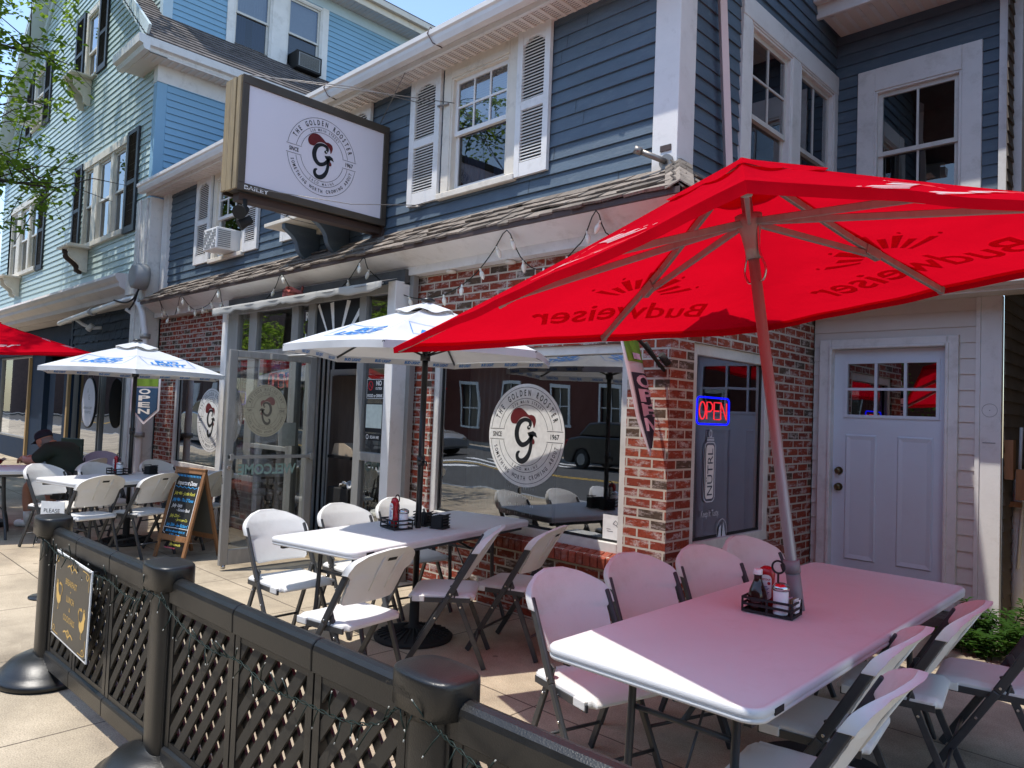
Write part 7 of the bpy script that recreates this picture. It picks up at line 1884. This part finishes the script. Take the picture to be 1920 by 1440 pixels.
for s in (-1, 1):
    b.M = hm @ Matrix.Translation((s * .078, -.006, -.01)) @ Matrix.Rotation(s * .3, 4, 'Z'); b.lathe([(.004, -.03), (.014, -.022), (.019, .0), (.020, .018), (.010, .032), (.002, .035)], n=10, sx=.45, sy=1); b.M = None
# hands: palm with five fingers each
for s, w0, dirn in ((-1, Vector((-.08, .60, .80)), Vector((.45, .85, -.25))), (1, Vector((.05, .60, .80)), Vector((-.25, .95, -.2)))):
    d = dirn.normalized(); sd = d.cross(Vector((0, 0, 1))).normalized(); up = sd.cross(d)
    b.tube([w0 - d * .02, w0 + d * .03, w0 + d * .075], [.026, .036, .032], 10)
    for k in range(4):
        o = w0 + d * .07 + sd * ((k - 1.5) * .019); ln = (.062, .072, .068, .052)[k]
        b.tube([o, o + d * ln * .45 + up * .004, o + d * ln * .75 - up * .018, o + d * ln * .85 - up * .042], [.0095, .009, .008, .007], 7)
    o = w0 + d * .025 - sd * s * .03; b.tube([o, o - sd * s * .02 + d * .03 - up * .008, o - sd * s * .012 + d * .06 - up * .02], [.011, .010, .008], 7)
body = b.build('body', M['skin'], man)
SV = [(0, .0, .55), (0, .05, .66), (0, .14, .80), (0, .23, .905), (0, .285, .95), (-.17, .235, .905), (-.25, .29, .82), (-.257, .34, .795), (.17, .235, .905), (.25, .29, .82), (.257, .34, .795)]
SE = [(0, 1), (1, 2), (2, 3), (3, 4), (3, 5), (5, 6), (6, 7), (3, 8), (8, 9), (9, 10)]
vs, fs = skin_geo(SV, SE, [.185, .178, .18, .16, .085, .10, .078, .076, .10, .078, .076]); b = MB(); b.mesh(vs, fs, True); b.build('shirt', M['shirt'], man)
b = MB(); b.M = Matrix.Translation((-.19, .27, .93)) @ Matrix.Rotation(R(-60), 4, 'Y') @ Matrix.Rotation(R(90), 4, 'X')
b.M = None; put_text(b, 'STAFF', lambda u, v: (-.252 - .0 * u, .25 + u * .5, .90 + v), 0, 0, .001, .002, 0); b.v = []; b.f = []; b.sm = []
PVs = [(0, .0, .53), (-.11, .05, .52), (-.15, .26, .53), (-.16, .42, .515), (.11, .05, .52), (.15, .26, .53), (.16, .42, .515)]
vs, fs = skin_geo(PVs, [(0, 1), (1, 2), (2, 3), (0, 4), (4, 5), (5, 6)], [.185, .115, .10, .09, .115, .10, .09]); b = MB(); b.mesh(vs, fs, True); b.build('shorts', M['short'], man)
b = MB(); b.M = hm @ Matrix.Translation((0, -.006, .040)); b.lathe([(.093, -.01), (.097, .01), (.094, .04), (.080, .068), (.05, .088), (.012, .096), (.002, .097)], n=28, sx=.90, sy=1.08); cp = b.build('cap', M['cap'], man)
b = MB(); b.M = hm @ Matrix.Translation((0, 0, .040))
b.grid(lambda p, q: ((p - .5) * .15 * (1 - .25 * q * q), .082 + .085 * q * (1 - 1.6 * (p - .5) ** 2), .0 - .012 * q - .10 * (p - .5) ** 2), 12, 6); b.build('cap_peak', M['cap'], cp, solid=.004)
b = MB(); b.M = hm @ Matrix.Translation((0, -.018, -.012)); b.lathe([(.070, -.05), (.082, -.02), (.083, .03)], n=24, sx=.93, sy=.98); b.build('hair', M['hair'], man)
for s in (-1, 1):
    b = MB(); x = .165 * s; y0 = .43 if s < 0 else .36
    vs, fs = skin_geo([(x, y0 - .03, .055), (x, y0 + .06, .05), (x + .005 * s, y0 + .17, .04)], [(0, 1), (1, 2)], [.052, .05, .042]); b.mesh(vs, fs, True); b.build('shoe', M['decal'], man)
    b = MB(); b.tube([(x, y0, .06), (x, y0 + .01, .19)], [.047, .050], 14); b.build('sock', M['decal'], man)
mc = copy_tree(proto_chair) if 'proto_chair' in globals() else copy_tree(proto)
mc.location = (-9.88, 2.71, 0); mc.rotation_euler = (0, 0, R(128)); mc['label'] = 'folding chair that the seated man sits on, mostly hidden behind him'; mc['category'] = 'chair'
if 'group' in mc: del mc['group']
gch = thing('plastic_chair', 'dark green slatted plastic chair behind the seated man\'s table at the left edge', 'chair', (-12.6, 3.2, 0), R(-160))
b = MB(); b.box((-.23, -.22, .40), (.23, .22, .44)); b.build('seat', M['grnpl'], gch, bevel=.015)
b = MB(); b.box((-.25, -.25, .80), (.25, -.225, .92)); b.box((-.25, -.25, .42), (-.20, -.225, .80)); b.box((.20, -.25, .42), (.25, -.225, .80))
for k in range(9): b.box((-.185 + k * .045, -.248, .42), (-.165 + k * .045, -.228, .805))
b.build('backrest', M['grnpl'], gch, bevel=.008)
for sx in (-1, 1):
    for sy_ in (-1, 1): b = MB(); b.tube([(sx * .21, sy_ * .2, .41), (sx * .24, sy_ * .24, 0)], .02, 8); b.build('leg', M['grnpl'], gch)
fbk = thing('food_basket', 'red plastic food basket with white paper in front of the seated man', 'basket', (-10.15, 1.95, .7465), .2)
b = MB(); b.lathe([(.085, .002), (.10, .02), (.115, .04), (.118, .042), (.112, .042), (.095, .012)], n=20, sx=1.1, sy=.75); b.build('tray', M['redpl'], fbk)
b = MB(); b.grid(lambda p, q: ((p - .5) * .27, (q - .5) * .19, .045 + .03 * (abs(p - .5) * 2) ** 2 + .012 * math.sin(p * 21) * math.cos(q * 17)), 16, 12); b.build('paper_liner', M['decal'], fbk)
cu = MB(); cu.lathe([(.032, 0), (.04, .13), (.042, .135), (.036, .132)], (-10.02, 1.9, .7465), 20); tag(cu.build('blue_cup', paint('blue_plastic', (0.01, 0.03, 0.25), .35, .05)), 'blue plastic cup beside the red food basket', 'cup')

# round shop sign of the neighbour
os_ = thing('oval_shop_sign', 'oval white shop sign with thin lettering hanging in front of the navy shop windows', 'sign', (-15.25, 4.35, 1.46))
n = 48
for (rx, rz, y0, y1, mt_, nm) in ((.40, .475, 4.34, 4.37, 'decal', 'board'), (.375, .45, 4.336, 4.34, 'signw', 'inner_face')):
    b = MB(); A = [(-15.25 + rx * math.cos(2 * PI * i / n), y0, 1.46 + rz * math.sin(2 * PI * i / n)) for i in range(n)]; B_ = [(x, y1, z) for x, y, z in A]
    b.mesh(A + B_, [tuple(range(n)), tuple(range(n, 2 * n))[::-1]] + [(i, n + i, n + (i + 1) % n, (i + 1) % n) for i in range(n)]); b.build(nm, M[mt_] if nm == 'inner_face' else M['ink'], os_, world=True)
b = MB(); f3 = lambda u, v: Vector((-15.25 + u, 4.3345, 1.46 + v)); put_text(b, 'A', f3, -.04, .22, .10, .07, -.01); put_text(b, 'G', f3, .04, .10, .10, .08, -.01); put_text(b, 'ADRIANA GREY', f3, 0, -.10, .045, .50, 0); put_text(b, 'ESTHETICS', f3, 0, -.18, .045, .38, 0); b.build('sign_lettering', M['grey'], os_, world=True)
b = MB(); b.tube([(-15.4, 4.35, 1.9), (-15.4, 4.36, 2.42)], .004, 5); b.tube([(-15.1, 4.35, 1.9), (-15.1, 4.36, 2.42)], .004, 5); b.build('hanging_chain', M['wire'], os_, world=True)

# ------------------------------------------------------------------ across the street (seen in the windows)
ob = thing('brick_building', 'red brick building across the street, seen reflected in the big window', 'building', (-8, -19, 0))
ow = Wall((0, -17.5, 0), (-1, 0, 0), (0, 1, 0))
holes = [(u, u + 1.1, z, z + 1.9) for u in (-3 + k * 3.1 for k in range(-6, 12)) for z in (1.0, 4.6)]
b = MB(); plain(ow, b, -30, 34, 0, 8.6, holes, .15); b.box((-34, -26, 0), (30, -25.9, 8.6)); b.box((-34, -25.9, 8.5), (30, -17.6, 8.6)); b.box((-34, -25.9, 0), (-33.9, -17.5, 8.5)); b.box((29.9, -25.9, 0), (30, -17.5, 8.5)); b.build('wall', paint('dark_red_brick', (0.12, 0.035, 0.025), .9, .2, 20, .3, 80), ob, world=True)
for h in holes:
    b = MB()
    for a, c, z0, z1 in ((h[0] - .1, h[0], h[2], h[3]), (h[1], h[1] + .1, h[2], h[3]), (h[0] - .1, h[1] + .1, h[3], h[3] + .15), (h[0] - .15, h[1] + .15, h[2] - .12, h[2])): ow.box(b, a, c, z0, z1, -.02, .05)
    ow.box(b, h[0], h[1], (h[2] + h[3]) / 2 - .03, (h[2] + h[3]) / 2 + .03, -.1, -.04); ow.box(b, (h[0] + h[1]) / 2 - .02, (h[0] + h[1]) / 2 + .02, h[2], h[3], -.1, -.05)
    o = b.build('window_frame', M['white'], ob, world=True); b = MB(); ow.quad(b, h[0], h[1], h[2], h[3], -.11); b.build('pane', M['black'], o, world=True)
b = MB(); ow.box(b, -30.2, 34.2, 8.4, 8.8, -.1, .3); b.build('cornice', M['white'], ob, world=True)
def car(x, y, lab, col, facing=1, h=1.42, L=4.6):
    t = thing('parked_car', lab, 'car', (x, y, -.16), 0 if facing > 0 else PI, 'cars on the street behind the camera')
    k = L / 4.6; s = h / 1.42
    low = [(-2.3, .30), (-2.25, .62), (-2.05, .86), (-1.5, .93), (1.0, .95), (1.9, .84), (2.25, .66), (2.3, .34), (2.2, .22), (1.75, .20), (1.72, .38), (1.55, .58), (1.3, .62), (1.05, .58), (.9, .38), (.86, .2), (-.95, .2), (-.98, .38), (-1.14, .58), (-1.4, .62), (-1.66, .58), (-1.8, .38), (-1.84, .2), (-2.2, .22)]
    b = MB(); b.prism([(a * k, c * s) for a, c in low], (0, 0, 0), (1, 0, 0), (0, 0, 1), (0, 1, 0), -.88, .88); b.build('body', col, t, bevel=.06, segs=3)
    top = [(-1.75, .92), (-1.2, 1.36), (-.6, 1.42), (.1, 1.40), (.55, 1.28), (1.15, .93)]
    b = MB(); b.prism([(a * k, c * s) for a, c in top], (0, 0, 0), (1, 0, 0), (0, 0, 1), (0, 1, 0), -.72, .72); cabin = b.build('cabin', col, t, bevel=.08, segs=3)
    b = MB()
    for sd in (-1, 1): b.prism([(a * k, c * s) for a, c in [(-1.45, .98), (-1.08, 1.30), (-.35, 1.35), (-.35, .98)]], (0, 0, 0), (1, 0, 0), (0, 0, 1), (0, 1, 0), sd * .724 - .003, sd * .724 + .003); b.prism([(a * k, c * s) for a, c in [(-.27, .98), (-.27, 1.35), (.1, 1.34), (.48, 1.24), (.85, .98)]], (0, 0, 0), (1, 0, 0), (0, 0, 1), (0, 1, 0), sd * .724 - .003, sd * .724 + .003)
    b.build('side_window', M['black'], cabin)
    for wx in (-1.40, 1.30):
        for sd in (-1, 1):
            b = MB(); b.tube([(wx * k, sd * .66, .33), (wx * k, sd * .88, .33)], .325, 24); wh = b.build('wheel', M['blackm'], t, bevel=.02); b = MB(); b.tube([(wx * k, sd * .86, .33), (wx * k, sd * .89, .33)], [.22, .19], 20); b.build('rim', M['alum'], wh)
    for sd in (-1, 1):
        b = MB(); b.box((2.2 * k, sd * .62 - .16, .60 * s), (2.3 * k, sd * .62 + .16, .72 * s)); b.build('headlight', M['chrome'], t, bevel=.02)
        b = MB(); b.box((-2.28 * k, sd * .66 - .12, .66 * s), (-2.22 * k, sd * .66 + .12, .80 * s)); b.build('tail_light', M['redpl'], t, bevel=.02)
    return t
cp1 = paint('dark_grey_car', (0.05, 0.06, 0.065), .18, .05, metal=.4); cp2 = paint('silver_car', (0.38, 0.38, 0.38), .2, .03, metal=.6)
fb2 = thing('brick_building', 'tall dark building closing the far end of the street', 'building', (-75, -10, 0))
b = MB(); b.box((-78, -60, 0), (-75, 6, 14)); b.box((-75, -19, 0), (-36, -17.5, 9.5)); b.build('wall', paint('dusky_brick', (0.10, 0.06, 0.05), .9, .25, 3, .2, 20), fb2, world=True)
b = MB()
for k in range(9):
    for z in (1.2, 4.6): b.box((-72 + k * 4, -17.5, z), (-70.8 + k * 4, -17.45, z + 1.9))
b.build('window_frame', M['white'], fb2, world=True)
tree(-33, -15.4, 9, 3.6, 'bushy street tree across the road, well left of the brick building', 41, 4000, 6, .22, 10)
tree(-44, -15.4, 9, 3.6, 'farther bushy street tree across the road', 42, 4000, 6, .24, 10)
car(-6.3, -12.2, 'dark sedan parked on the far side of the street, reflected in the big window', cp1, -1)
car(-14.5, -12.1, 'black car parked further left across the street', M['black'], 1, 1.5)
car(-23, -9.5, 'silver car driving towards the crossing, reflected in the navy shop windows', cp2, 1)
car(-31, -5.2, 'tall silver van on the street, reflected in the far left shop window', cp2, -1, 1.9, 5.0)
tree(-9.5, -15.2, 8, 2.9, 'street tree across the road in front of the brick building', 31, 4200, 6, .15, 9)
tree(-20.5, -1.0, 7, 2.6, 'thin street tree further left along the near kerb', 33, 3000, 6, .14, 7)
